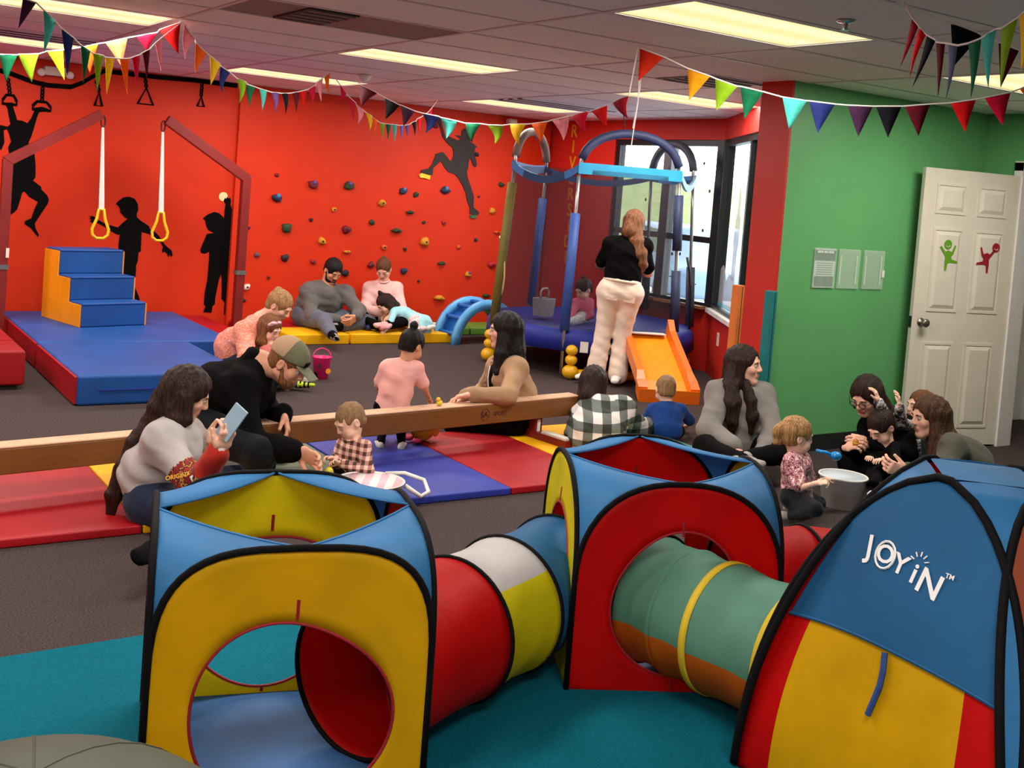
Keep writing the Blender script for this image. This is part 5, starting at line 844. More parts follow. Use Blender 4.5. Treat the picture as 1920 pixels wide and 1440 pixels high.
def sdf_mesh(prims, h, folds=0.0, fk=34.0, seed=0, strand=False):
    """evaluate the blended field on a grid of pitch h and extract its surface (vertices, quads)"""
    ad = [p for p in prims if p['op'] == 'add']
    lo = np.min([p['lo'] for p in ad], axis=0)-3*h-folds; hi = np.max([p['hi'] for p in ad], axis=0)+3*h+folds
    n = np.ceil((hi-lo)/h).astype(int)+1
    F = np.full(n, 1.0, np.float32); gx, gy, gz = [lo[i]+h*np.arange(n[i]) for i in range(3)]
    for p in prims:
        if p['lo'] is not None:
            m = p['k']+2.5*h+folds*1.5; i0 = np.clip(np.floor((p['lo']-m-lo)/h).astype(int), 0, n-1); i1 = np.clip(np.ceil((p['hi']+m-lo)/h).astype(int)+1, 1, n)
        else: i0 = np.zeros(3, int); i1 = n
        if (i1 <= i0).any(): continue
        sl = tuple(slice(i0[i], i1[i]) for i in range(3))
        X, Y, Z = gx[sl[0]][:, None, None], gy[sl[1]][None, :, None], gz[sl[2]][None, None, :]
        d = ev(p, X, Y, Z).astype(np.float32)
        if p['op'] == 'add': F[sl] = smin(F[sl], d, p['k'])
        elif p['op'] == 'sub': F[sl] = -smin(-F[sl], d, p['k'])
        elif p['op'] == 'cut': F[sl] = -smin(-F[sl], -d, p['k'])
    if folds:
        X, Y, Z = gx[:, None, None], gy[None, :, None], gz[None, None, :]
        rg = np.random.default_rng(seed); ph = rg.uniform(0, 6.28, 6)
        if strand: F = F + (folds*(np.sin(fk*(X+0.35*Y)+ph[0]+1.6*np.sin(6*Z+ph[1])+0.8*np.sin(13*Z))+np.sin(fk*1.13*(Y-0.3*X)+ph[2]+1.5*np.sin(7*Z+ph[3])))*0.6).astype(np.float32)
        else: F = F + (folds*(np.sin(fk*(X+0.6*Z)+ph[0]+1.7*np.sin(9*Y+ph[1]))*np.sin(fk*0.8*(Z-0.5*Y)+ph[2]+1.4*np.sin(11*X+ph[3]))*0.7+0.45*np.sin(fk*1.9*(Z+0.4*X-0.3*Y)+ph[4]+2*np.sin(17*(X+Y)+ph[5])))).astype(np.float32)
    ins = F < 0
    c = ins[:-1, :-1, :-1].astype(np.int8)
    for dx, dy, dz in ((1,0,0),(0,1,0),(1,1,0),(0,0,1),(1,0,1),(0,1,1),(1,1,1)): c = c + ins[dx:n[0]-1+dx, dy:n[1]-1+dy, dz:n[2]-1+dz]
    mixed = (c > 0) & (c < 8); I, J, K = np.nonzero(mixed); idx = np.full(mixed.shape, -1, np.int32); idx[I, J, K] = np.arange(len(I))
    acc = np.zeros((len(I), 3)); cnt = np.zeros(len(I))
    C = {(a, b, d): F[I+a, J+b, K+d] for a in (0, 1) for b in (0, 1) for d in (0, 1)}
    for a in C:
        for ax in range(3):
            if a[ax]: continue
            b = list(a); b[ax] = 1; b = tuple(b); va, vb = C[a], C[b]; m = (va < 0) != (vb < 0)
            t = np.where(m, va/np.where(m, va-vb, 1), 0); pt = np.tile(np.array(a, float), (len(I), 1)); pt[:, ax] += t; acc[m] += pt[m]; cnt[m] += 1
    V = np.stack([I, J, K], 1)+acc/np.maximum(cnt, 1)[:, None]; V = lo+V*h
    quads = []
    for ax in range(3):
        s0 = [slice(None)]*3; s1 = [slice(None)]*3; s0[ax] = slice(0, n[ax]-1); s1[ax] = slice(1, n[ax])
        A, B = ins[tuple(s0)], ins[tuple(s1)]; e = np.nonzero(A != B); e = np.stack(e, 1); o = [i for i in range(3) if i != ax]
        e = e[(e[:, o[0]] > 0) & (e[:, o[1]] > 0) & (e[:, o[0]] < n[o[0]]-1) & (e[:, o[1]] < n[o[1]]-1)]
        if len(e) == 0: continue
        def g(d0, d1): q = e.copy(); q[:, o[0]] -= d0; q[:, o[1]] -= d1; return idx[q[:, 0], q[:, 1], q[:, 2]]
        Q = np.stack([g(1, 1), g(0, 1), g(0, 0), g(1, 0)], 1); fl_ = A[e[:, 0], e[:, 1], e[:, 2]]
        if ax == 1: fl_ = ~fl_
        Q[~fl_] = Q[~fl_][:, ::-1]; quads.append(Q)
    Q = np.concatenate(quads) if quads else np.zeros((0, 4), int)
    return V, Q[(Q >= 0).all(1)]
def np_obj(name, V, Q, m, parent=None, attr=None):
    me = bpy.data.meshes.new(name); me.vertices.add(len(V)); me.vertices.foreach_set('co', np.ascontiguousarray(V, np.float32).ravel())
    me.loops.add(len(Q)*4); me.loops.foreach_set('vertex_index', np.ascontiguousarray(Q, np.int32).ravel())
    me.polygons.add(len(Q)); me.polygons.foreach_set('loop_start', np.arange(0, len(Q)*4, 4, dtype=np.int32)); me.polygons.foreach_set('use_smooth', np.ones(len(Q), bool))
    me.update(calc_edges=True); me.validate()
    if attr is not None:
        at = me.attributes.new('tint', 'FLOAT', 'POINT'); at.data.foreach_set('value', attr.astype(np.float32))
    me.materials.append(m); o = bpy.data.objects.new(name, me); COL.objects.link(o)
    if parent is not None: W(o, parent)
    return o
def skin_mat(name, rgb):
    if name in MATS: return MATS[name]
    m = mat(name, rgb, rough=0.5, var=0.06, scale=30, bump=0.05, bscale=180, spec=0.35); nt = m.node_tree; N = nt.nodes; L = nt.links; p = N['Principled BSDF']
    src = p.inputs['Base Color'].links[0].from_socket; at = N.new('ShaderNodeAttribute'); at.attribute_name = 'tint'; mx = N.new('ShaderNodeMix'); mx.data_type = 'RGBA'
    L.new(at.outputs['Fac'], mx.inputs['Factor']); L.new(src, mx.inputs[6]); mx.inputs[7].default_value = (*lin((int(rgb[0]*.78), int(rgb[1]*.50), int(rgb[2]*.48))), 1); L.new(mx.outputs[2], p.inputs['Base Color'])
    p.inputs['Subsurface Weight'].default_value = 0.12; p.inputs['Subsurface Radius'].default_value = (0.02, 0.008, 0.004)
    return m
def hair_mat(name, rgb, rgb2): return mat(name, rgb, rough=0.5, var=0.0, scale=2.0, stretch=(60, 60, 4), rgb2=rgb2, bump=0.9, bscale=3.0, spec=0.25)
def hand_prims(w, d, n, side, sc, curl=0.5, thumb_in=0.3):
    d = unit(d); n = npv(n); n = unit(n-d*(n@d)); t = np.cross(d, n)*side; P = []
    P.append(P_econe(w-d*.005*sc, w+d*.03*sc, .026*sc, .019*sc, .036*sc, .017*sc, t, .012*sc)); P.append(P_econe(w+d*.03*sc, w+d*.085*sc, .036*sc, .016*sc, .040*sc, .013*sc, t, .012*sc))
    for i, (L, r) in enumerate(((.070, .0088), (.078, .0090), (.072, .0086), (.056, .0078))):
        o = w+d*(.086-.004*abs(i-1.2))*sc+t*(.031-.0205*i)*sc; cur = o; an = 0.0; spl = (1.4-i)*0.05
        for fr, bd in ((.45, 42), (.31, 58), (.24, 38)):
            an += math.radians(bd)*curl*(1+0.08*i); dd = unit(d*math.cos(an)+n*math.sin(an)+t*spl); nx = cur+dd*L*fr*sc; P.append(P_cone(cur, nx, r*sc, r*.86*sc, .0035*sc)); cur = nx
    o = w+d*.022*sc+t*.026*sc; d1 = unit(d*.72+t*(.62-.5*thumb_in)+n*(.30+.5*thumb_in)); m1 = o+d1*.042*sc; d2 = unit(d1+d*.35+n*.3*curl); P.append(P_cone(o, m1, .0145*sc, .0105*sc, .008*sc)); P.append(P_cone(m1, m1+d2*.032*sc, .0102*sc, .0082*sc, .004*sc))
    return P
def head_prims(c, R, U, Fd, hs, kid):
    """R right, U up, Fd forward; sizes for an adult head 0.23 m tall"""
    B = np.stack([R, Fd, U]); g = lambda x, y, z: c+(R*x+Fd*y+U*z)*hs
    P = [P_ell(g(0, -.012, .030), [.075*hs, .093*hs, .084*hs], B, .02*hs)]
    if kid:
        P += [P_ell(g(0, .022, -.030), [.064*hs, .066*hs, .066*hs], B, .03*hs), P_ell(g(0, .056, -.082), [.026*hs, .024*hs, .022*hs], B, .02*hs)]
        for s in (-1, 1): P.append(P_ell(g(s*.040, .048, -.048), [.030*hs]*3, B, .02*hs))
    else:
        P += [P_ell(g(0, .026, -.034), [.058*hs, .062*hs, .074*hs], B, .03*hs), P_ell(g(0, .064, -.096), [.022*hs, .020*hs, .020*hs], B, .022*hs)]
        for s in (-1, 1): P.append(P_cone(g(s*.052, -.004, -.050), g(s*.016, .058, -.094), .020*hs, .018*hs, .02*hs)); P.append(P_ell(g(s*.040, .056, -.022), [.022*hs]*3, B, .02*hs))
    P.append(P_cone(g(-.032, .078, .024), g(.032, .078, .024), .010*hs, .010*hs, .014*hs))
    P.append(P_cone(g(0, .084, .014), g(0, .101 if not kid else .094, -.022), .0085*hs, .0115*hs, .010*hs))
    for s in (-1, 1): P.append(P_ell(g(s*.011, .094 if not kid else .088, -.026), [.0085*hs]*3, B, .006*hs))
    for s in (-1, 1): P.append(dict(P_ell(g(s*.031, .098, .004), [.0165*hs, .014*hs, .0125*hs], B, .010*hs), op='sub'))
    P.append(P_cone(g(-.018, .083, -.0555), g(.018, .083, -.0555), .0062*hs, .0062*hs, .006*hs)); P.append(P_cone(g(-.015, .081, -.0665), g(.015, .081, -.0665), .0072*hs, .0072*hs, .006*hs))
    for s in (-1, 1):
        P.append(P_ell(g(s*.077, -.010, -.004), [.010*hs, .019*hs, .030*hs], B, .008*hs)); P.append(dict(P_ell(g(s*.086, -.006, -.002), [.006*hs, .011*hs, .018*hs], B, .005*hs), op='sub'))
    return P
def person(label, J, look, s=1.0, hs=None, skin=('skin_fair', (226, 168, 140)), hair=None, top=None, bottom=None, feet=None, hands=None, kid=False, men=False, eyes=True, up_hint=None, fat=1.0, group=None, extra=None, bust=0.0):
    J = {k: npv(v) for k, v in J.items()}; hs = hs or s
    floor_pt = (J['hL']+J['hR'])/2; base = J.get('base', np.array([floor_pt[0], floor_pt[1], min(v[2] for v in J.values())]))
    t = thing('person', label, 'person', tuple(base), 0.0, group)
    Ms = (J['sL']+J['sR'])/2; Mh = (J['hL']+J['hR'])/2; up = unit(Ms-Mh); right = J['sR']-J['sL']; right = unit(right-up*(right@up)); fwd = np.cross(up, right)
    mid = J.get('mid', Ms*0.42+Mh*0.58-fwd*0.0); hr = unit(J['hR']-J['hL'])
    Fd = unit(look); uh = npv(up_hint) if up_hint is not None else np.array([0, 0, 1.0])*0.75+up*0.25; U = unit(uh-Fd*(uh@Fd)); R = np.cross(Fd, U)
    hc = J['head']; g = lambda x, y, z: hc+(R*x+Fd*y+U*z)*hs
    k = s*(1.12 if men else 1.0); fk = fat
    sw = np.linalg.norm(J['sR']-J['sL'])/2
    def torso(off):
        W1, D1 = (.145*k*fk+off), (.105*k*fk+off); W2, D2 = (.125*k*fk+off), (.092*k*fk+off); W3, D3 = (min(.150*k*fk, sw*0.92)+off), (.098*k*fk+off)
        P = [P_econe(Mh, mid, W1, D1, W2, D2, hr, .05*s), P_econe(mid, Ms-up*.07*s, W2, D2, W3, D3, right, .05*s), P_econe(Ms-up*.08*s, Ms-up*.015*s, W3*.97, D3*.86, W3*.70, .055*s+off, right, .05*s)]
        P.append(P_cone(J['sL'], J['sR'], .040*k+off*.8, .040*k+off*.8, .04*s))
        for q in ('L', 'R'): P.append(P_cone(J['neck']*.7+Ms*.3-up*.012*s, J['s'+q]*.8+Ms*.2, .040*k+off*.7, .040*k+off*.6, .05*s))
        if bust: 
            for q in (-1, 1): P.append(P_ell(Ms-up*.17*s+right*q*.072*s+fwd*.075*s, [.062*s+off]*3, k=.04*s))
        return P
    def arm(q, off, upto=1.0, r=(.047, .039, .027)):
        S_, E_, W_ = J['s'+q]*.88+Ms*.12-up*.014*s, J['e'+q], J['w'+q]; P = [P_cone(S_, E_ if upto >= .5 else S_+(E_-S_)*upto*2, r[0]*.95*k+off, (r[1] if upto >= .5 else r[0]*.95)*k+off, .055*s)]
        if upto > .5: f_ = (upto-.5)*2; P.append(P_cone(E_, E_+(W_-E_)*f_, r[1]*k*.98+off, (r[1]+(r[2]-r[1])*f_)*k+off, .025*s))
        return P
    def leg(q, off, upto=1.0, wide=0.0):
        H_, K_, A_ = J['h'+q], J['k'+q], J['a'+q]; P = [P_cone(H_, K_, .080*k*fk+off, .056*k+off, .03*s)]
        P.append(P_cone(K_, K_+(A_-K_)*upto, .054*k+off, (.054+(.036-.054)*upto)*k+off*(1+1.6*wide), .03*s)); return P
    sk = skin_mat(*skin)
    # --- body: head and neck, hands, trunk and limbs, one mesh
    nb = J['neck']; parts = []
    hp = head_prims(hc, R, U, Fd, hs, kid); nr = (.050 if not men else .058)*hs*(0.86 if kid else 1)
    hp = [P_cone(g(0, -.022, -.045), nb, nr, nr*1.04, .02*hs), P_cone(nb, Ms-up*.03*s, nr*1.02, nr*1.3, .03*s)] + hp
    V, Q = sdf_mesh(hp, .0052*max(hs, .62)); loc = (V-hc)/hs; lx, ly, lz = loc@R, loc@Fd, loc@U
    tint = np.where((np.abs(lx) < .023) & (lz < -.0505) & (lz > -.0725) & (ly > .074), 0.75, 0.0)+0.22*np.exp(-(((np.abs(lx)-.042)/.018)**2+((lz+.030)/.016)**2))*(ly > .03)
    parts.append((V, Q, tint))
    hd = hands or {}
    for q, sg in (('L', -1), ('R', 1)):
        W_ = J['w'+q]; fd = unit(W_-J['e'+q]); h_ = hd.get(q, {}); d_ = npv(h_.get('d', fd)); n_ = npv(h_.get('n', np.array([0, 0, -1.0])))
        if abs(unit(d_)@unit(n_)) > .95: n_ = n_+fwd*.8-up*.1
        V, Q = sdf_mesh(hand_prims(W_, d_, n_, sg, s*h_.get('s', 1.0)*(1.04 if men else 1), h_.get('curl', .5), h_.get('thumb', .3))+[P_cone(W_-fd*.05*s, W_, .028*k, .025*k, .01*s)], .0042*max(s, .55)); parts.append((V, Q, np.zeros(len(V))))
    bp = torso(-.006*s)+arm('L', -.002)+arm('R', -.002)+leg('L', -.004)+leg('R', -.004)
    V, Q = sdf_mesh(bp, .0135*max(s, .6)); parts.append((V, Q, np.zeros(len(V))))
    off = 0; VV, QQ, TT = [], [], []
    for V, Q, tn in parts: VV.append(V); QQ.append(Q+off); TT.append(tn); off += len(V)
    np_obj('body', np.concatenate(VV), np.concatenate(QQ), sk, t, np.concatenate(TT))
    # --- face details
    if eyes:
        for q in (-1, 1):
            e = MB().ball(tuple(g(q*.031, .0750, .003)), .0118*hs, 12, 8).build('eye', mat('eye_white', (176, 166, 160), rough=0.3), None, True); W(e, t)
            i_ = MB().ball(tuple(g(q*.031, .0808, .0025)), .0074*hs, 10, 6).build('iris', mat('eye_dark', (40, 26, 18), rough=0.15), None, True); i_.parent = e
            e['label'] = 'white eyeball'
    hcol = hair['mat'] if hair else sk
    if not eyes:
        la = MB()
        for q in (-1, 1): la.tube([tuple(g(q*.019, .0868, .001)), tuple(g(q*.031, .0880, -.0035)), tuple(g(q*.044, .0800, .0005))], [.0012*hs, .0020*hs, .0012*hs], 6)
        W(la.build('eyelashes', mat('lash_dark', (30, 20, 16), rough=0.6), None, True), t)
    br = MB()
    for q in (-1, 1): br.tube([tuple(g(q*.015, .0885, .021)), tuple(g(q*.030, .0890, .0265)), tuple(g(q*.046, .0775, .021))], [.0030*hs, .0036*hs, .002*hs], 6)
    W(br.build('eyebrows', hcol, None, True), t)
    # --- hair
    if hair:
        st = hair.get('style', 'short'); B = np.stack([R, Fd, U]); thick = hair.get('thick', .010)
        P = [P_ell(g(0, -.016, .032), [(.075+thick)*hs, (.093+thick)*hs, (.085+thick)*hs], B, .02*hs)]
        if st in ('long', 'bob'): 
            P.append(P_cone(g(0, -.060, .01), g(0, -.070, -.10), .072*hs, .066*hs, .03*hs))
            for q in (-1, 1): P.append(P_econe(g(q*.072, -.015, .03), g(q*.074, -.012, -.10), .020*hs, .045*hs, .022*hs, .042*hs, R, .02*hs))
        elif st == 'tied': P.append(P_ell(g(0, -.055, -.03), [.066*hs, .052*hs, .05*hs], B, .02*hs))
        else: P.append(P_ell(g(0, -.050, -.025), [.068*hs, .052*hs, .052*hs], B, .02*hs))
        for ch in hair.get('chains', []):
            for (a, ra), (b, rb) in zip(ch[:-1], ch[1:]): P.append(P_cone(npv(a), npv(b), ra, rb, .022*s))
        for c_, r_ in hair.get('buns', []): P.append(P_ell(g(*c_), [x*hs for x in r_], B, .008*hs))
        P.append(dict(P_ell(g(0, hair.get('fy', .116), -.040), [.071*hs, .088*hs, hair.get('fz', .106)*hs], B, .010*hs), op='sub'))
        if st == 'short': P.append(dict(P_half(g(0, -.05, -.060), U*1.0-Fd*.15, 'sub', .01*hs), lo=hc-.16*hs, hi=hc+.16*hs))
        if st in ('short', 'tied'):
            for q in (-1, 1): P.append(dict(P_ell(g(q*.078, .004, -.018), [.022*hs, .030*hs, .036*hs], B, .008*hs), op='sub'))
        V, Q = sdf_mesh(P, .0058*max(hs, .72), folds=(.0034 if st in ('long', 'bob') else .0022)*hs, fk=150, seed=int(abs(hc[0])*100), strand=True); np_obj('hair', V, Q, hcol, t)
    # --- clothing
    if top:
        o_ = top.get('off', .014)*s; sl_ = top.get('sleeve', .96); P = torso(o_)
        if top.get('skirt'): P.append(P_econe(Mh+up*.04*s, Mh-up*top['skirt']*s, .155*s+o_, .12*s+o_, .22*s, .19*s, right, .05*s))
        P.append(P_half(Mh-up*top.get('hem', .05)*s, -up, 'cut'))
        if top.get('open'): P.append(dict(P_econe(nb-up*.02*s+fwd*.115*s, Mh-up*.2*s+fwd*.15*s, .045*s, .075*s, .085*s, .085*s, right, .012*s), op='sub'))
        P += arm('L', o_*top.get('loose', 1.0), sl_)+arm('R', o_*top.get('loose', 1.0), sl_)
        P.append(dict(P_cone(nb+up*.028*s+fwd*top.get('vneck', .012)*s, hc, nr*1.12, nr*1.6, .008*s), op='sub'))
        V, Q = sdf_mesh(P, .0115*max(s, .62), folds=.75*top.get('folds', .005)*max(s, .6), seed=len(label)); to = np_obj(top.get('name', 'shirt'), V, Q, top['mat'], t)
        if top.get('zones'):
            ctr = V[Q].mean(axis=1); mi = np.zeros(len(Q), np.int32)
            for zi, (ja, jb, t0, t1, rad, zm) in enumerate(top['zones']):
                a_, b_ = J[ja], J[jb]; d_ = b_-a_; tt = ((ctr-a_)@d_)/(d_@d_); dist = np.linalg.norm(ctr-(a_+np.clip(tt, 0, 1)[:, None]*d_), axis=1); mi[(tt >= t0) & (tt <= t1) & (dist < rad)] = zi+1; to.data.materials.append(zm)
            to.data.polygons.foreach_set('material_index', mi)
        if top.get('collar'): 
            cv = MB(); ring = [tuple(nb+up*.03*s+(right*math.cos(a)*nr*1.22+fwd*(math.sin(a)*nr*1.25+.006*s))+up*(-.014*s*math.sin(a))) for a in [q*math.pi/12 for q in range(24)]]
            W(cv.tube(ring, .011*s, 8, closed=True).build('collar', top['collar'], None, True), t)
        for q in ('L', 'R'):
            if top.get('cuff') and sl_ > .8: E_, W_ = J['e'+q], J['w'+q]; d_ = unit(W_-E_); c0 = E_+(W_-E_)*(sl_-.5)*2; W(MB().tube([tuple(c0-d_*.045*s), tuple(c0-d_*.02*s), tuple(c0+d_*.004*s)], [.037*k+o_*.4, .035*k+o_*.3, .032*k+o_*.2], 14, cap=False).build('cuff', top['cuff'], None, True), t)
    if bottom:
        o_ = bottom.get('off', .012)*s; u_ = bottom.get('upto', .97); P = [P_econe(Mh+up*.10*s, Mh, .130*k*fk+o_, .098*k*fk+o_, .150*k*fk+o_, .108*k*fk+o_, hr, .04*s), P_half(Mh+up*bottom.get('waist', .11)*s, up, 'cut')]+leg('L', o_, u_, bottom.get('wide', 0))+leg('R', o_, u_, bottom.get('wide', 0))
        for q in ('L', 'R'): P.append(P_ell(J['h'+q]-fwd*bottom.get('seat', .02)*s, [.083*k*fk+o_]*3, k=.06*s))
        V, Q = sdf_mesh(P, .0125*max(s, .62), folds=.6*bottom.get('folds', .004)*max(s, .6), seed=len(label)+3); np_obj(bottom.get('name', 'trousers'), V, Q, bottom['mat'], t)
    if feet:
        for q in ('L', 'R'):
            A_, T_ = J['a'+q], J['t'+q]; d_ = unit(T_-A_); K_ = J['k'+q]; sd_ = np.cross(d_, unit(A_-K_)); sd_ = unit(sd_) if np.linalg.norm(sd_) > .1 else right; nn = np.cross(sd_, d_)
            he = A_-d_*.035*s
            P = [P_econe(he, A_+d_*.06*s, .033*s, .034*s, .040*s, .034*s, sd_, .02*s), P_econe(A_+d_*.05*s, T_, .042*s, .030*s, .036*s, .022*s, sd_, .02*s), P_cone(A_, A_+unit(K_-A_)*.06*s, .040*s, .042*s, .02*s)]
            V, Q = sdf_mesh(P, .007*max(s, .7)); fo = np_obj(feet.get('name', 'shoe'), V, Q, feet['mat'], t)
            if feet.get('sole') is not None: W(MB().tube([tuple(he-unit(K_-A_)*.026*s), tuple(A_+d_*.05*s-unit(K_-A_)*.026*s), tuple(T_-unit(K_-A_)*.016*s)], [.030*s, .036*s, .026*s], 10).build('sole', feet['sole'], None, True), t)
    info = dict(t=t, J=J, R=R, U=U, Fd=Fd, up=up, right=right, fwd=fwd, g=g, hs=hs, s=s, Ms=Ms, Mh=Mh)
    if extra: extra(info)
    return info
PJ_PHONE = {'hL': (1.523, 4.973, 0.115), 'hR': (1.400, 4.816, 0.115), 'sL': (1.600, 5.010, 0.377), 'sR': (1.400, 4.760, 0.413), 'neck': (1.488, 4.896, 0.449), 'head': (1.549, 4.886, 0.579), 'mid': (1.417, 4.931, 0.231), 'eL': (1.695, 5.155, 0.151), 'eR': (1.510, 4.564, 0.237), 'wL': (1.673, 4.994, 0.341), 'wR': (1.550, 4.414, 0.433), 'kL': (1.903, 5.168, 0.080), 'kR': (1.542, 4.410, 0.118), 'aL': (2.080, 5.371, 0.065), 'aR': (1.242, 4.131, 0.141), 'tL': (2.206, 5.461, 0.055), 'tR': (1.126, 4.009, 0.163)}
PJ_MAN = {'hL': (1.889, 5.641, 0.274), 'hR': (1.780, 5.427, 0.299), 'sL': (2.151, 5.541, 0.521), 'sR': (1.935, 5.277, 0.530), 'neck': (2.070, 5.396, 0.620), 'head': (2.189, 5.294, 0.630), 'mid': (1.900, 5.500, 0.444), 'eL': (2.234, 5.645, 0.250), 'eR': (1.950, 5.116, 0.275), 'wL': (2.227, 5.398, 0.347), 'wR': (2.104, 4.901, 0.274), 'kL': (2.260, 5.668, 0.213), 'kR': (1.971, 5.021, 0.244), 'aL': (2.233, 5.673, 0.067), 'aR': (1.957, 5.075, 0.067), 'tL': (2.312, 5.561, 0.057), 'tR': (2.045, 5.015, 0.057)}
PJ_TODA = {'hL': (2.532, 5.084, 0.073), 'hR': (2.529, 5.204, 0.073), 'sL': (2.549, 5.057, 0.229), 'sR': (2.499, 5.245, 0.198), 'neck': (2.519, 5.150, 0.242), 'head': (2.501, 5.167, 0.341), 'eL': (2.523, 4.961, 0.127), 'eR': (2.426, 5.151, 0.119), 'wL': (2.403, 5.027, 0.158), 'wR': (2.373, 5.056, 0.180), 'kL': (2.362, 4.953, 0.058), 'kR': (2.358, 5.074, 0.055), 'aL': (2.227, 4.799, 0.072), 'aR': (2.224, 4.922, 0.078), 'tL': (2.169, 4.747, 0.105), 'tR': (2.168, 4.875, 0.122)}
PJ_TODB = {'hL': (3.007, 5.764, 0.263), 'hR': (3.081, 5.715, 0.260), 'sL': (3.007, 5.778, 0.513), 'sR': (3.166, 5.673, 0.518), 'neck': (3.106, 5.715, 0.564), 'head': (3.139, 5.721, 0.642), 'eL': (2.997, 5.850, 0.384), 'eR': (3.234, 5.690, 0.388), 'wL': (3.058, 5.930, 0.301), 'wR': (3.306, 5.747, 0.296), 'kL': (3.082, 5.904, 0.106), 'kR': (3.175, 5.844, 0.104), 'aL': (2.980, 5.726, 0.048), 'aR': (3.086, 5.662, 0.048), 'tL': (2.999, 5.808, 0.043), 'tR': (3.142, 5.726, 0.043)}
PJ_BEIGE = {'hL': (3.972, 5.837, 0.117), 'hR': (4.033, 6.011, 0.115), 'sL': (3.954, 5.773, 0.478), 'sR': (4.019, 6.135, 0.429), 'neck': (3.993, 5.965, 0.524), 'head': (3.958, 5.973, 0.689), 'mid': (4.039, 5.897, 0.277), 'eL': (3.774, 5.603, 0.336), 'eR': (4.045, 6.317, 0.211), 'wL': (3.526, 5.630, 0.350), 'wR': (3.825, 6.199, 0.218), 'kL': (3.653, 6.020, 0.080), 'kR': (3.821, 6.267, 0.080), 'aL': (3.981, 5.981, 0.065), 'aR': (4.132, 6.180, 0.065), 'tL': (4.082, 5.973, 0.055), 'tR': (4.208, 6.130, 0.055)}
PJ_PATT = {'hL': (2.993, 8.118, 0.115), 'hR': (2.876, 7.980, 0.115), 'sL': (3.133, 8.139, 0.402), 'sR': (2.904, 7.907, 0.405), 'neck': (3.055, 8.002, 0.480), 'head': (3.177, 7.928, 0.589), 'mid': (2.897, 8.095, 0.253), 'eL': (3.254, 8.266, 0.177), 'eR': (2.852, 7.684, 0.234), 'wL': (3.250, 8.020, 0.135), 'wR': (2.942, 7.453, 0.202), 'kL': (3.312, 8.110, 0.080), 'kR': (2.985, 7.547, 0.098), 'aL': (3.051, 8.098, 0.065), 'aR': (3.195, 7.644, 0.065), 'tL': (2.948, 8.166, 0.055), 'tR': (3.295, 7.578, 0.055)}
PJ_BOWKID = {'hL': (3.158, 7.828, 0.078), 'hR': (3.046, 7.758, 0.078), 'sL': (3.177, 7.826, 0.272), 'sR': (3.015, 7.777, 0.271), 'neck': (3.089, 7.828, 0.326), 'head': (3.081, 7.838, 0.430), 'eL': (3.245, 7.899, 0.148), 'eR': (2.965, 7.652, 0.186), 'wL': (3.219, 7.771, 0.097), 'wR': (2.991, 7.519, 0.150), 'kL': (3.261, 7.821, 0.087), 'kR': (3.127, 7.644, 0.075), 'aL': (3.334, 7.710, 0.056), 'aR': (3.215, 7.584, 0.050), 'tL': (3.387, 7.677, 0.090), 'tR': (3.320, 7.515, 0.054)}
PJ_GREYMAN = {'hL': (4.558, 10.231, 0.193), 'hR': (4.380, 10.228, 0.193), 'sL': (4.806, 10.191, 0.444), 'sR': (4.353, 10.179, 0.456), 'neck': (4.564, 10.185, 0.496), 'head': (4.599, 10.135, 0.664), 'mid': (4.465, 10.240, 0.288), 'eL': (4.828, 9.937, 0.292), 'eR': (4.344, 9.986, 0.231), 'wL': (4.692, 9.718, 0.258), 'wR': (4.589, 9.868, 0.206), 'kL': (4.976, 10.023, 0.157), 'kR': (4.389, 9.786, 0.207), 'aL': (4.594, 9.833, 0.147), 'aR': (4.290, 9.378, 0.141), 'tL': (4.448, 9.737, 0.172), 'tR': (4.259, 9.207, 0.131)}
PJ_PINKW = {'hL': (5.368, 10.294, 0.188), 'hR': (5.227, 10.387, 0.188), 'sL': (5.402, 10.253, 0.484), 'sR': (5.154, 10.417, 0.467), 'neck': (5.278, 10.338, 0.529), 'head': (5.254, 10.314, 0.678), 'eL': (5.360, 10.058, 0.290), 'eR': (5.050, 10.280, 0.247), 'wL': (5.178, 9.900, 0.244), 'wR': (5.154, 10.058, 0.256), 'kL': (5.415, 9.880, 0.215), 'kR': (4.909, 10.112, 0.171), 'aL': (5.042, 9.739, 0.170), 'aR': (4.972, 9.715, 0.163), 'tL': (4.890, 9.671, 0.180), 'tR': (4.975, 9.551, 0.187)}
PJ_CRAWL = {'hL': (5.363, 9.748, 0.211), 'hR': (5.429, 9.849, 0.219), 'sL': (5.175, 9.866, 0.293), 'sR': (5.262, 9.988, 0.293), 'neck': (5.183, 9.945, 0.309), 'head': (5.123, 9.964, 0.356), 'mid': (5.308, 9.860, 0.272), 'eL': (5.096, 9.758, 0.205), 'eR': (5.304, 10.073, 0.165), 'wL': (4.999, 9.684, 0.136), 'wR': (5.346, 10.164, 0.135), 'kL': (5.229, 9.557, 0.153), 'kR': (5.527, 10.036, 0.133), 'aL': (5.439, 9.651, 0.149), 'aR': (5.729, 10.146, 0.125), 'tL': (5.526, 9.623, 0.175), 'tR': (5.817, 10.122, 0.123)}
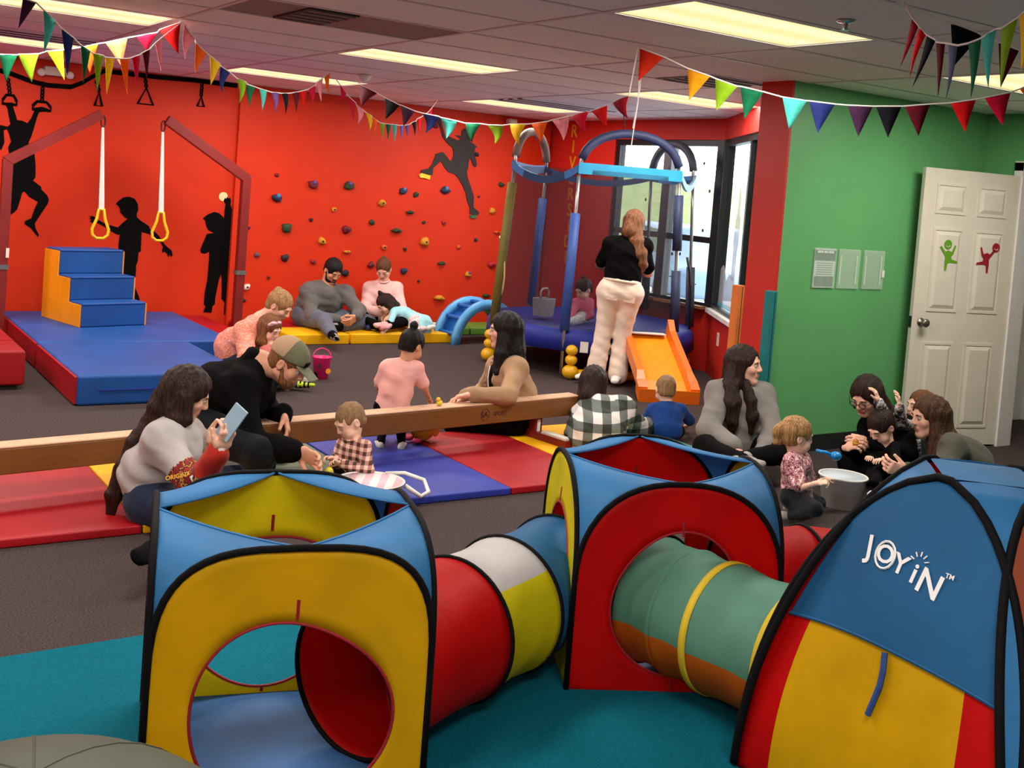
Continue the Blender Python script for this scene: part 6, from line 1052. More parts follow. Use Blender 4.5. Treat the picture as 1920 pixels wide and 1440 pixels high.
PJ_STAND = {'hL': (5.970, 7.407, 0.796), 'hR': (6.117, 7.311, 0.801), 'sL': (5.946, 7.447, 1.218), 'sR': (6.219, 7.265, 1.225), 'neck': (6.103, 7.370, 1.277), 'head': (6.152, 7.380, 1.399), 'eL': (5.999, 7.623, 1.012), 'eR': (6.324, 7.335, 0.979), 'wL': (6.219, 7.693, 0.939), 'wR': (6.443, 7.544, 0.945), 'kL': (5.956, 7.434, 0.448), 'kR': (6.089, 7.345, 0.433), 'aL': (5.890, 7.423, 0.101), 'aR': (6.040, 7.299, 0.087), 'tL': (5.732, 7.464, 0.054), 'tR': (5.943, 7.216, 0.054)}
PJ_TRAMPKID = {'hL': (6.250, 8.163, 0.467), 'hR': (6.357, 8.237, 0.467), 'sL': (6.206, 8.202, 0.613), 'sR': (6.384, 8.204, 0.614), 'neck': (6.293, 8.206, 0.648), 'head': (6.282, 8.194, 0.731), 'eL': (6.124, 8.127, 0.502), 'eR': (6.335, 8.116, 0.494), 'wL': (6.025, 8.045, 0.454), 'wR': (6.205, 8.129, 0.452), 'kL': (6.053, 8.033, 0.451), 'kR': (6.165, 8.099, 0.448), 'aL': (5.890, 7.878, 0.459), 'aR': (5.987, 7.959, 0.442), 'tL': (5.815, 7.827, 0.481), 'tR': (5.902, 7.927, 0.461)}
PJ_PLAID = {'hL': (4.271, 5.393, 0.115), 'hR': (4.350, 5.340, 0.115), 'sL': (4.387, 5.625, 0.184), 'sR': (4.617, 5.476, 0.247), 'neck': (4.502, 5.613, 0.252), 'head': (4.511, 5.697, 0.363), 'mid': (4.325, 5.423, 0.121), 'eL': (4.481, 5.774, 0.080), 'eR': (4.820, 5.565, 0.080), 'wL': (4.686, 5.867, 0.060), 'wR': (5.039, 5.673, 0.060), 'kL': (4.549, 5.714, 0.080), 'kR': (4.638, 5.654, 0.080), 'aL': (4.814, 5.999, 0.065), 'aR': (4.830, 5.988, 0.065), 'tL': (4.957, 6.086, 0.055), 'tR': (4.863, 6.150, 0.055)}
PJ_BOY = {'hL': (4.979, 5.548, 0.075), 'hR': (5.088, 5.477, 0.075), 'sL': (5.015, 5.665, 0.182), 'sR': (5.186, 5.553, 0.201), 'neck': (5.105, 5.621, 0.239), 'head': (5.109, 5.646, 0.319), 'eL': (5.016, 5.734, 0.080), 'eR': (5.298, 5.561, 0.101), 'wL': (5.128, 5.772, 0.060), 'wR': (5.339, 5.643, 0.060), 'kL': (5.129, 5.718, 0.057), 'kR': (5.240, 5.644, 0.057), 'aL': (5.289, 5.848, 0.049), 'aR': (5.341, 5.821, 0.049), 'tL': (5.371, 5.882, 0.043), 'tR': (5.366, 5.905, 0.043)}
PJ_GREYW = {'hL': (5.124, 4.807, 0.117), 'hR': (4.948, 4.864, 0.117), 'sL': (5.178, 4.803, 0.458), 'sR': (4.855, 4.898, 0.462), 'neck': (5.018, 4.864, 0.513), 'head': (5.006, 4.831, 0.640), 'eL': (5.071, 4.608, 0.271), 'eR': (4.686, 4.771, 0.263), 'wL': (4.872, 4.501, 0.154), 'wR': (4.665, 4.520, 0.220), 'kL': (4.962, 4.412, 0.188), 'kR': (4.569, 4.666, 0.191), 'aL': (4.556, 4.317, 0.209), 'aR': (4.476, 4.258, 0.205), 'tL': (4.388, 4.274, 0.217), 'tR': (4.427, 4.095, 0.239)}
PJ_FLORAL = {'hL': (4.507, 3.873, 0.124), 'hR': (4.402, 3.824, 0.142), 'sL': (4.525, 3.896, 0.314), 'sR': (4.354, 3.818, 0.340), 'neck': (4.433, 3.864, 0.370), 'head': (4.434, 3.867, 0.448), 'eL': (4.585, 3.875, 0.180), 'eR': (4.338, 3.732, 0.220), 'wL': (4.713, 3.896, 0.187), 'wR': (4.325, 3.616, 0.277), 'kL': (4.709, 3.912, 0.056), 'kR': (4.330, 3.612, 0.146), 'aL': (4.519, 3.906, 0.048), 'aR': (4.380, 3.820, 0.048), 'tL': (4.473, 3.937, 0.043), 'tR': (4.339, 3.847, 0.043)}
PJ_GLASSES = {'hL': (6.018, 4.331, 0.115), 'hR': (5.987, 4.447, 0.115), 'sL': (5.744, 4.171, 0.365), 'sR': (5.687, 4.398, 0.311), 'neck': (5.659, 4.290, 0.416), 'head': (5.528, 4.311, 0.530), 'mid': (5.937, 4.322, 0.212), 'eL': (5.550, 3.997, 0.250), 'eR': (5.467, 4.270, 0.182), 'wL': (5.332, 4.111, 0.294), 'wR': (5.242, 4.197, 0.260), 'kL': (5.597, 4.248, 0.080), 'kR': (5.565, 4.420, 0.085), 'aL': (5.413, 3.887, 0.116), 'aR': (5.388, 4.050, 0.090), 'tL': (5.320, 3.752, 0.160), 'tR': (5.326, 3.895, 0.121)}
PJ_BABY = {'hL': (5.411, 4.008, 0.162), 'hR': (5.445, 4.092, 0.141), 'sL': (5.428, 3.992, 0.297), 'sR': (5.424, 4.113, 0.268), 'neck': (5.414, 4.050, 0.316), 'head': (5.385, 4.074, 0.400), 'eL': (5.329, 3.911, 0.249), 'eR': (5.317, 4.046, 0.216), 'wL': (5.209, 3.910, 0.258), 'wR': (5.213, 3.996, 0.248), 'kL': (5.216, 3.943, 0.179), 'kR': (5.257, 4.010, 0.158), 'aL': (5.054, 3.832, 0.161), 'aR': (5.093, 3.903, 0.138), 'tL': (4.976, 3.813, 0.172), 'tR': (5.014, 3.888, 0.149)}
PJ_CAMO = {'hL': (5.825, 4.093, 0.158), 'hR': (5.896, 4.166, 0.145), 'sL': (5.732, 4.131, 0.368), 'sR': (5.831, 4.256, 0.335), 'neck': (5.804, 4.157, 0.392), 'head': (5.850, 4.155, 0.482), 'eL': (5.572, 4.077, 0.421), 'eR': (5.465, 4.095, 0.436), 'wL': (5.470, 4.027, 0.526), 'wR': (5.341, 4.076, 0.553), 'kL': (5.608, 3.950, 0.099), 'kR': (6.057, 4.289, 0.061), 'aL': (5.813, 4.038, 0.052), 'aR': (6.263, 4.379, 0.052), 'tL': (5.708, 4.036, 0.045), 'tR': (6.158, 4.383, 0.045)}
PJ_RIGHTW = {'hL': (5.820, 3.735, 0.123), 'hR': (5.948, 3.865, 0.117), 'sL': (5.627, 3.755, 0.341), 'sR': (5.833, 4.023, 0.283), 'neck': (5.715, 3.889, 0.354), 'head': (5.643, 3.943, 0.472), 'mid': (5.844, 3.796, 0.222), 'eL': (5.384, 3.666, 0.208), 'eR': (5.943, 4.193, 0.080), 'wL': (5.135, 3.701, 0.251), 'wR': (5.695, 4.144, 0.112), 'kL': (5.326, 3.894, 0.121), 'kR': (5.693, 4.127, 0.081), 'aL': (5.557, 3.737, 0.066), 'aR': (5.955, 4.010, 0.066), 'tL': (5.633, 3.687, 0.059), 'tR': (6.037, 3.956, 0.056)}
# ---------------------------------------------------------------- the people in the room
def wrinkle(m, scale=5.0, strength=0.5, dist=0.022):
    """ridged creases for woven fabric"""
    N = m.node_tree.nodes; L = m.node_tree.links; p = N['Principled BSDF']; tc = N.new('ShaderNodeTexCoord'); nz = N.new('ShaderNodeTexNoise'); nz.noise_type = 'RIDGED_MULTIFRACTAL'; nz.inputs['Scale'].default_value = scale; nz.inputs['Detail'].default_value = 2.0; nz.inputs['Distortion'].default_value = 0.9
    mp = N.new('ShaderNodeMapping'); mp.inputs['Rotation'].default_value = (0.5, 0.35, 0.6); mp.inputs['Scale'].default_value = (1.0, 1.0, 1.7); L.new(tc.outputs['Object'], mp.inputs[0]); L.new(mp.outputs[0], nz.inputs['Vector'])
    b = N.new('ShaderNodeBump'); b.inputs['Strength'].default_value = strength; b.inputs['Distance'].default_value = dist; L.new(nz.outputs['Fac'], b.inputs['Height']); L.new(b.outputs[0], p.inputs['Normal']); return m
def plaid(name, base, dark, light, sx=22, sz=24, ax=(0.83, -0.55, 0.0), rough=0.85):
    if name in MATS: return MATS[name]
    m = bpy.data.materials.new(name); m.use_nodes = True; N = m.node_tree.nodes; L = m.node_tree.links; p = N['Principled BSDF']; p.inputs['Roughness'].default_value = rough
    tc = N.new('ShaderNodeTexCoord'); d = N.new('ShaderNodeVectorMath'); d.operation = 'DOT_PRODUCT'; L.new(tc.outputs['Object'], d.inputs[0]); d.inputs[1].default_value = ax
    sp = N.new('ShaderNodeSeparateXYZ'); L.new(tc.outputs['Object'], sp.inputs[0])
    def band(src, fr, th):
        a = N.new('ShaderNodeMath'); a.operation = 'MULTIPLY'; L.new(src, a.inputs[0]); a.inputs[1].default_value = fr
        f = N.new('ShaderNodeMath'); f.operation = 'FRACT'; L.new(a.outputs[0], f.inputs[0]); g_ = N.new('ShaderNodeMath'); g_.operation = 'GREATER_THAN'; L.new(f.outputs[0], g_.inputs[0]); g_.inputs[1].default_value = th; return g_.outputs[0]
    b1 = band(d.outputs['Value'], sx, 0.5); b2 = band(sp.outputs['Z'], sz, 0.5)
    m1 = N.new('ShaderNodeMix'); m1.data_type = 'RGBA'; L.new(b1, m1.inputs['Factor']); m1.inputs[6].default_value = (*lin(light), 1); m1.inputs[7].default_value = (*lin(base), 1)
    m2 = N.new('ShaderNodeMix'); m2.data_type = 'RGBA'; L.new(b1, m2.inputs['Factor']); m2.inputs[6].default_value = (*lin(base), 1); m2.inputs[7].default_value = (*lin(dark), 1)
    m3 = N.new('ShaderNodeMix'); m3.data_type = 'RGBA'; L.new(b2, m3.inputs['Factor']); L.new(m1.outputs[2], m3.inputs[6]); L.new(m2.outputs[2], m3.inputs[7]); L.new(m3.outputs[2], p.inputs['Base Color'])
    MATS[name] = wrinkle(m); return m
def blotch(name, cols, scale=40, rough=0.85, stretch=(1, 1, 1)):
    """printed fabric: voronoi cells coloured from a short list"""
    if name in MATS: return MATS[name]
    m = bpy.data.materials.new(name); m.use_nodes = True; N = m.node_tree.nodes; L = m.node_tree.links; p = N['Principled BSDF']; p.inputs['Roughness'].default_value = rough
    tc = N.new('ShaderNodeTexCoord'); mp = N.new('ShaderNodeMapping'); mp.inputs['Scale'].default_value = stretch; L.new(tc.outputs['Object'], mp.inputs[0]); nz = N.new('ShaderNodeTexNoise'); nz.inputs['Scale'].default_value = scale; nz.inputs['Detail'].default_value = 2; L.new(mp.outputs[0], nz.inputs['Vector'])
    r = N.new('ShaderNodeValToRGB'); r.color_ramp.interpolation = 'CONSTANT'; n = len(cols)
    while len(r.color_ramp.elements) < n: r.color_ramp.elements.new(0.5)
    for i, c in enumerate(cols): r.color_ramp.elements[i].position = 0.0 if i == 0 else 0.34+0.32*(i/n); r.color_ramp.elements[i].color = (*lin(c), 1)
    L.new(nz.outputs['Fac'], r.inputs[0]); L.new(r.outputs[0], p.inputs['Base Color']); MATS[name] = wrinkle(m); return m
def cloth(name, rgb, var=0.12):
    if 'cloth_'+name in MATS: return MATS['cloth_'+name]
    return wrinkle(mat('cloth_'+name, rgb, rough=0.9, var=var, scale=9, sheen=0.1, spec=0.15))
RH = np.array([math.cos(_yaw), -math.sin(_yaw), 0]); FH = np.array([math.sin(_yaw), math.cos(_yaw), 0]); ZH = np.array([0, 0, 1.0])
def cv(r, u, t): return RH*r+ZH*u-FH*t          # right / up / toward the viewer's side
FAIR = ('skin_fair', (232, 178, 152)); TAN = ('skin_tan', (210, 150, 116)); RUDDY = ('skin_ruddy', (222, 158, 130)); LIGHT = ('skin_light', (240, 192, 168))
H_dk = hair_mat('hair_dark_brown', (18, 10, 8), (58, 34, 26)); H_blk = hair_mat('hair_black', (6, 5, 6), (26, 20, 20)); H_br = hair_mat('hair_brown', (70, 42, 26), (124, 78, 46)); H_bl = hair_mat('hair_blond', (132, 92, 54), (190, 146, 96)); H_rd = hair_mat('hair_auburn', (92, 54, 32), (150, 98, 60)); H_sh = hair_mat('hair_sandy', (126, 94, 64), (164, 126, 88))
C_blk = wrinkle(mat('cloth_black', (12, 11, 12), rough=0.95, var=0.15, scale=9, spec=0.08)); C_jean = cloth('dark_denim', (34, 42, 66)); C_gjean = cloth('grey_denim', (92, 98, 112)); C_white = cloth('white', (228, 222, 216)); C_sock = cloth('grey_sock', (150, 144, 140))
def chain(pts): return [(tuple(p), r) for p, r in pts]
def locks(pts, n=9, spread=.036, seed=1):
    """split one thick fall of hair into several tapering locks"""
    rg = random.Random(seed); out = []
    for q in range(n):
        a = 2*math.pi*q/n+rg.uniform(-.3, .3); off = RH*math.cos(a)*spread+FH*math.sin(a)*spread; cut = len(pts) if q % 2 == 0 else len(pts)-(1 if len(pts) > 3 else 0)
        out.append([(tuple(npv(p)+off*(r/.06)*min(1, .4+.3*i_)+cv(rg.uniform(-.008, .008), rg.uniform(-.02, .02)*(i_ > 1), 0)), r*.46*(1 if i_ < cut-1 else .30)) for i_, (p, r) in enumerate(pts[:cut])])
    return out
def obox(mb, c, A, B_, C_, x, y, z):
    v = [c+A*i*x+B_*j_*y+C_*k_*z for k_ in (-1, 1) for i, j_ in ((-1, -1), (1, -1), (1, 1), (-1, 1))]; return mb.add(v, [(0, 3, 2, 1), (4, 5, 6, 7), (0, 1, 5, 4), (1, 2, 6, 5), (2, 3, 7, 6), (3, 0, 4, 7)])
SEAT = 'people sitting on the play room floor'

# 1 woman with phone
def ex_phone(i):
    t, J, s = i['t'], i['J'], 1.0; E_, W_, S_ = J['eR'], J['wR'], J['sR']
    W(MB().tube([tuple(E_+(W_-E_)*q) for q in (.84, .98)], [.042, .036], 14, cap=False).build('inner_cuff', cloth('cuff_blue', (120, 140, 190)), None, True), t)
    c = S_+(E_-S_)*.80; ax_ = unit(E_-S_); n = unit(-cv(0, 0, -1)); n = unit(cv(-.05, .2, 1)-ax_*(cv(-.05, .2, 1)@ax_)); rt = np.cross(n, ax_)*-1; 
    o = text_obj('sleeve_lettering', 'ORIGINAL', 0.026, mat('print_gold', (226, 168, 50), rough=0.6), None, tuple(c+n*.090), tuple(unit(cv(1, .28, 0))), tuple(unit(np.cross(n, unit(cv(1, .28, 0))))), 0.001, True); W(o, t)
    c2 = E_+(W_-E_)*.25; W(obox(MB(), c2+n*.062, unit(cv(1, .6, 0)), unit(cv(-.6, 1, 0)), n, .022, .014, .004).build('sleeve_patch', mat('print_white', (240, 240, 240)), None, bevel=.004), t)
j = PJ_PHONE
hd_ = npv(j['head'])
person('woman in a grey sweatshirt with patchwork sleeves sitting and looking at her phone', j, cv(.86, -.42, -.28), skin=FAIR,
       hair=dict(mat=H_dk, style='long', thick=.013, chains=locks([(hd_+cv(-.06, -.02, .0), .085), (hd_+cv(-.11, -.12, .02), .075), (hd_+cv(-.17, -.22, .06), .055), (hd_+cv(-.225, -.33, .10), .042), (hd_+cv(-.262, -.46, .12), .030), (hd_+cv(-.272, -.56, .12), .018)], seed=1)+locks([(hd_+cv(.0, .0, .07), .05), (hd_+cv(-.01, -.10, .075), .055), (hd_+cv(-.04, -.16, .06), .045)], seed=2)),
       top=dict(mat=cloth('heather_grey', (176, 168, 166)), zones=[('sR', 'eR', .58, 1.2, .12, blotch('sleeve_patchwork', [(120, 18, 26), (150, 30, 30), (60, 22, 26), (190, 120, 40), (30, 20, 24), (140, 30, 34)], 26)), ('eR', 'wR', -.2, .45, .095, MATS['sleeve_patchwork'] if 'sleeve_patchwork' in MATS else None), ('eR', 'wR', .45, 1.1, .1, cloth('cuff_red', (170, 40, 28)))], off=.030, loose=.75, hem=.13, name='sweatshirt', folds=.008), bottom=dict(mat=C_jean), feet=dict(mat=C_blk, name='sock'),
       hands=dict(R=dict(d=cv(.35, .85, .1), n=cv(-.6, .3, -.6), curl=.75), L=dict(d=cv(.75, .3, .1), n=cv(.2, .7, .5), curl=.6)), extra=ex_phone, fat=1.04)
ph = thing('smartphone', 'pale blue smartphone held by the woman in the grey sweatshirt', 'phone', tuple(npv(j['wR'])+cv(.03, .16, .02)))
pc = npv(j['wR'])+cv(.045, .125, .015); a1 = unit(cv(.52, .85, 0)); a2 = unit(cv(.80, -.49, .35)); a3 = np.cross(a1, a2)
W(obox(MB(), pc, a1, a2, a3, .078, .037, .0045).build('case', mat('phone_case_blue', (142, 168, 186), rough=0.35), None, bevel=0.003), ph); W(obox(MB(), pc+a3*.0052, a1, a2, a3, .073, .033, .0006).build('screen', mat('phone_screen', (18, 20, 26), rough=0.1), None), ph)
# 2 man in black hoodie and cap
def ex_man(i):
    t, g, hs = i['t'], i['g'], i['hs']; R, U, Fd = i['R'], i['U'], i['Fd']; B = np.stack([R, Fd, U]); c = i['J']['head']
    V, Q = sdf_mesh([P_ell(g(0, -.014, .045), [.089*hs, .105*hs, .088*hs], B, .02), dict(P_half(g(0, 0, .030), -U+Fd*.10, 'cut', .004), lo=None)], .006); cap = np_obj('cap_crown', V, Q, cloth('cap_olive', (108, 106, 82)), t)
    V, Q = sdf_mesh([P_ell(g(0, -.030, .047), [.090*hs, .094*hs, .087*hs], B, .02), P_half(g(0, 0, .036), -U+Fd*.10, 'cut', .004), P_half(g(0, .0, .0), Fd, 'cut', .004)], .006); np_obj('cap_mesh', V, Q, mat('cap_mesh_tan', (176, 144, 112), rough=0.9, var=0.2, scale=300), t)
    V, Q = sdf_mesh([P_econe(g(0, .062, .034), g(0, .160, .012), .074*hs, .007*hs, .062*hs, .006*hs, R, .01)], .005); np_obj('cap_brim', V, Q, cloth('cap_brim_olive', (112, 110, 88)), t)
    pc_ = g(.03, .094, .062); o = obox(MB(), pc_+Fd*.0, R, U, unit(Fd+R*.3), .026*hs, .013*hs, .004*hs).build('cap_patch', C_blk, None); W(o, t)
    V, Q = sdf_mesh([P_ell(g(0, .052, -.078), [.056*hs, .040*hs, .040*hs], B, .02), P_cone(g(.058, .002, -.02), g(.045, .035, -.075), .015*hs, .02*hs, .02), P_cone(g(-.058, .002, -.02), g(-.045, .035, -.075), .015*hs, .02*hs, .02), dict(P_ell(g(0, .10, -.060), [.020*hs, .02*hs, .010*hs], B, .008), op='sub')], .0055, folds=.0015, fk=90); np_obj('beard', V, Q, H_rd, t)
    nb = i['J']['neck']; V, Q = sdf_mesh([P_econe(nb-i['up']*.035-i['fwd']*.03, nb+i['up']*.005-i['fwd']*.045, .085, .055, .075, .045, i['right'], .03)], .010, folds=.005); np_obj('hood', V, Q, C_blk, t)
j = PJ_MAN
person('bearded man in a black hoodie and olive mesh cap straddling the balance beam', j, cv(.84, -.50, .16), s=1.06, hs=1.02, men=True, skin=RUDDY, fat=1.12,
       hair=dict(mat=H_rd, style='short', thick=.006), top=dict(mat=C_blk, off=.028, loose=.8, hem=.08, name='hoodie', folds=.008), bottom=dict(mat=cloth('black_jeans', (14, 15, 20))), feet=dict(mat=C_blk),
       hands=dict(R=dict(d=cv(.92, -.30, .1), n=cv(.2, -.4, .9), curl=.5), L=dict(d=cv(.35, -.85, .3), n=cv(-.8, -.3, .2), curl=.55)), extra=ex_man)
# 3 toddler in plaid shirt
person('toddler in a pink and brown plaid shirt sitting before the balance beam', PJ_TODA, cv(-.70, -.50, .52), s=.50, hs=.83, kid=True, skin=LIGHT, eyes=False,
       hair=dict(mat=H_sh, style='short', thick=.004, fz=.096), top=dict(mat=plaid('plaid_pink', (176, 120, 104), (70, 40, 40), (228, 188, 176), 26, 28), off=.024, hem=.10, collar=plaid('plaid_pink', 0, 0, 0), folds=.006), bottom=dict(mat=C_blk), feet=dict(mat=C_white, name='sock'), fat=1.25,
       hands=dict(L=dict(d=cv(-.8, .3, .2), n=cv(-.3, -.5, .6), curl=.8), R=dict(d=cv(-.7, .1, .3), n=cv(0, -.6, .6), curl=.8)))
# 4 toddler in pink t-shirt
j = PJ_TODB; hd_ = npv(j['head'])
person('toddler in a pink t-shirt and black leggings standing behind the beam, seen from behind', j, cv(.55, -.42, -.72), s=.52, hs=.82, kid=True, skin=TAN, eyes=False,
       hair=dict(mat=H_blk, style='short', thick=.010, fz=.10, buns=[((0, -.06, .135), (.034, .034, .034)), ((0, -.055, .105), (.018, .018, .02))]), top=dict(mat=cloth('pink_tee', (240, 174, 166)), off=.030, sleeve=.36, loose=1.1, hem=.07, name='t_shirt', folds=.006), bottom=dict(mat=C_blk, name='leggings', off=.006), feet=dict(mat=C_white, name='sock'), fat=1.22,
       hands=dict(R=dict(d=cv(.2, -.8, -.4), n=cv(-.5, -.2, -.6), curl=.4)))
# 5 woman in beige cardigan
def ex_beige(i):
    t, J = i['t'], i['J']; b = MB(); nb, up, fw, rt = J['neck'], i['up'], i['fwd'], i['right']
    for sg in (-1, 1):
        for q in range(12): b.ball(tuple(nb+up*(-.02-.030*q)+fw*(.070+.05*math.sin(q*.28))+rt*sg*(.058+.004*q)), (.017, .017, .014), 8, 6)
    W(b.build('cardigan_ruffle', cloth('beige_ruffle', (148, 112, 86)), None, True), t)
    V, Q = sdf_mesh([P_econe(i['Ms']-up*.05+fw*.036, i['Mh']+up*.0+fw*.044, .098, .092, .110, .102, rt, .02)], .012); np_obj('black_top', V, Q, C_blk, t)
    W(MB().tube([tuple(nb+fw*.125-up*(.06)), tuple(nb+fw*.142-up*.14-rt*.0), tuple(nb+fw*.150-up*.25-rt*.03)], .005, 6).build('lanyard', C_white, None, True), t)
j = PJ_BEIGE; hd_ = npv(j['head'])
person('woman with long black hair in a beige ruffled cardigan sitting behind the beam', j, cv(-.98, -.05, .10), skin=FAIR, fat=1.08,
       hair=dict(mat=H_blk, style='long', thick=.015, chains=locks([(hd_+cv(.05, .0, 0), .088), (hd_+cv(.075, -.12, .02), .080), (hd_+cv(.085, -.22, .05), .066), (hd_+cv(.10, -.33, .08), .045), (hd_+cv(.125, -.42, .08), .022)], seed=1)+locks([(hd_+cv(.0, -.03, .06), .05), (hd_+cv(.0, -.14, .085), .055), (hd_+cv(-.015, -.25, .10), .045), (hd_+cv(-.02, -.34, .10), .028)], seed=2)),
       top=dict(mat=cloth('beige_knit', (168, 132, 100)), off=.024, loose=.8, hem=.16, open=True, name='cardigan', folds=.006, cuff=cloth('beige_ruffle', (148, 112, 86))), bottom=dict(mat=C_blk), feet=dict(mat=C_sock, name='sock'), hands=dict(L=dict(d=cv(-.95, -.2, .1), n=cv(0, -.9, .2), curl=.45), R=dict(d=cv(-.8, -.35, .2), n=cv(0, -.9, .2), curl=.5)), extra=ex_beige)
# 6 woman in patterned top with bun
j = PJ_PATT
person('woman in an orange pink knitted jumper with a blond bun bending over a child', j, cv(.80, -.52, .22), skin=FAIR, eyes=False, fat=1.1,
       hair=dict(mat=H_bl, style='tied', thick=.010, buns=[((0, -.075, .088), (.040, .036, .034)), ((0, -.06, .07), (.05, .04, .035))]), top=dict(mat=blotch('knit_coral', [(226, 128, 116), (236, 160, 150), (206, 104, 62), (222, 132, 92), (238, 178, 170)], 60), off=.030, loose=.85, hem=.10, name='jumper', folds=.006), bottom=dict(mat=C_jean), feet=dict(mat=C_sock, name='sock'))
# 7 child with pink bow and striped socks
def ex_bow(i):
    g, t, hs = i['g'], i['t'], i['hs']; b = MB(); M_bow = cloth('bow_pink', (240, 190, 196))
    for sx in (-1, 1):
        for q in range(3): b.ball(tuple(g(.03+sx*.030, .05-.01*q, .092-.014*q)), (.030*hs, .022*hs, .016*hs), 10, 6)
    b.ball(tuple(g(.03, .052, .086)), (.014*hs, .014*hs, .014*hs), 8, 6); W(b.build('hair_bow', M_bow, None, True), t)
    J, s = i['J'], i['s']
    for q in ('L', 'R'):
        A_, T_ = J['a'+q], J['t'+q]; d_ = unit(T_-A_)
        for k_ in range(4): c = A_+d_*(.0+.030*k_)*1.0; W(MB().tube([tuple(c-d_*.006), tuple(c+d_*.006)], [.0265-.001*k_, .0265-.001*k_], 14, cap=False).build('sock_stripe', C_blk, None, True), t)
j = PJ_BOWKID; hd_ = npv(j['head'])
person('small blond child with a pink bow and striped lime socks', j, cv(.75, -.40, .40), s=.56, hs=.86, kid=True, skin=LIGHT, eyes=False,
       hair=dict(mat=H_rd, style='long', thick=.012, chains=locks([(hd_+cv(-.04, .0, .02), .06), (hd_+cv(-.05, -.10, .04), .05), (hd_+cv(-.04, -.15, .05), .03)], seed=1)), top=dict(mat=cloth('rose', (196, 110, 104)), off=.02), bottom=dict(mat=C_gjean), feet=dict(mat=cloth('lime', (186, 206, 46)), name='sock'), extra=ex_bow)
# 8 man in grey pullover
def ex_gm(i):
    t, g, hs, J = i['t'], i['g'], i['hs'], i['J']; B = np.stack([i['R'], i['Fd'], i['U']])
    V, Q = sdf_mesh([P_ell(g(0, .050, -.082), [.054*hs, .036*hs, .036*hs], B, .02), P_cone(g(.058, .002, -.02), g(.045, .035, -.078), .014*hs, .02*hs, .02), P_cone(g(-.058, .002, -.02), g(-.045, .035, -.078), .014*hs, .02*hs, .02), P_cone(g(-.02, .088, -.046), g(.02, .088, -.046), .006*hs, .006*hs, .01), dict(P_ell(g(0, .10, -.062), [.020*hs, .02*hs, .009*hs], B, .006), op='sub')], .006); np_obj('beard', V, Q, H_blk, t)
    c = i['Ms']-i['up']*.12-i['right']*.09+i['fwd']*.128; W(MB().lathe([(0.0, .004), (.020, .003), (.022, 0)], c=tuple(c), n=14, M=Matrix((tuple(i['right']), tuple(i['up']), tuple(i['fwd']))).transposed()).build('chest_badge', mat('badge_white', (214, 214, 214)), None), t)
    W(MB().tube([tuple(i['J']['neck']+i['up']*.01+i['fwd']*.075), tuple(i['Ms']-i['up']*.05+i['fwd']*.112), tuple(i['Ms']-i['up']*.14+i['fwd']*.126)], .006, 6).build('zip', C_blk, None, True), t)
person('dark haired bearded man in a grey quarter-zip pullover sitting against the climbing wall', PJ_GREYMAN, cv(.52, -.52, .62), s=1.04, hs=1.02, men=True, skin=TAN, eyes=False, fat=1.12,
       hair=dict(mat=H_blk, style='short', thick=.012), top=dict(mat=cloth('charcoal_fleece', (98, 94, 92)), off=.024, loose=.8, hem=.06, collar=cloth('charcoal_fleece', (98, 94, 92)), name='pullover', folds=.007), bottom=dict(mat=C_gjean, folds=.006), feet=dict(mat=C_blk, sole=C_sock), hands=dict(R=dict(d=cv(.9, -.05, .2), n=cv(.1, .6, -.6), curl=.55), L=dict(d=cv(-.5, -.5, .5), n=cv(-.3, .4, -.6), curl=.6)), extra=ex_gm)
# 9 woman in pink jacket
person('woman in a pale pink shirt jacket sitting against the climbing wall', PJ_PINKW, cv(-.05, -.55, .82), s=.98, skin=FAIR, eyes=False,
       hair=dict(mat=H_br, style='tied', thick=.008, buns=[((0, -.05, .105), (.036, .034, .030))]), top=dict(mat=cloth('pale_pink', (230, 184, 178)), off=.028, loose=.9, hem=.06, collar=cloth('pale_pink', (230, 184, 178)), vneck=.03, name='jacket', folds=.007), bottom=dict(mat=C_blk), feet=dict(mat=cloth('pink_sock', (226, 170, 172)), name='sock'), hands=dict(R=dict(d=cv(.6, -.6, .3), n=cv(0, -.2, 1), curl=.4)))
# 10 crawling girl
def ex_crawl(i):
    J, t, s = i['J'], i['t'], i['s']; up = i['up']
    V, Q = sdf_mesh([P_econe(i['Mh']+up*.10*s, i['Mh']-up*.12*s-np.array([0, 0, .03]), .14*s, .14*s, .24*s, .22*s, i['right'], .05)], .010, folds=.006, fk=40); np_obj('skirt', V, Q, cloth('sky_skirt', (160, 214, 222)), t)
person('small girl in a light blue dress crawling on the yellow mat', PJ_CRAWL, cv(-.62, -.66, .30), s=.56, hs=.84, kid=True, skin=LIGHT, eyes=False, up_hint=cv(-.5, .8, 0),
       hair=dict(mat=H_dk, style='long', thick=.010, buns=[((0, -.045, .125), (.034, .030, .045))]), top=dict(mat=cloth('sky_blue', (158, 212, 222)), off=.02, hem=.05, name='dress'), bottom=dict(mat=blotch('leggings_print', [(232, 220, 214), (236, 226, 222), (214, 130, 130), (232, 224, 220)], 40), name='leggings'), feet=dict(mat=C_white, name='sock'), extra=ex_crawl)
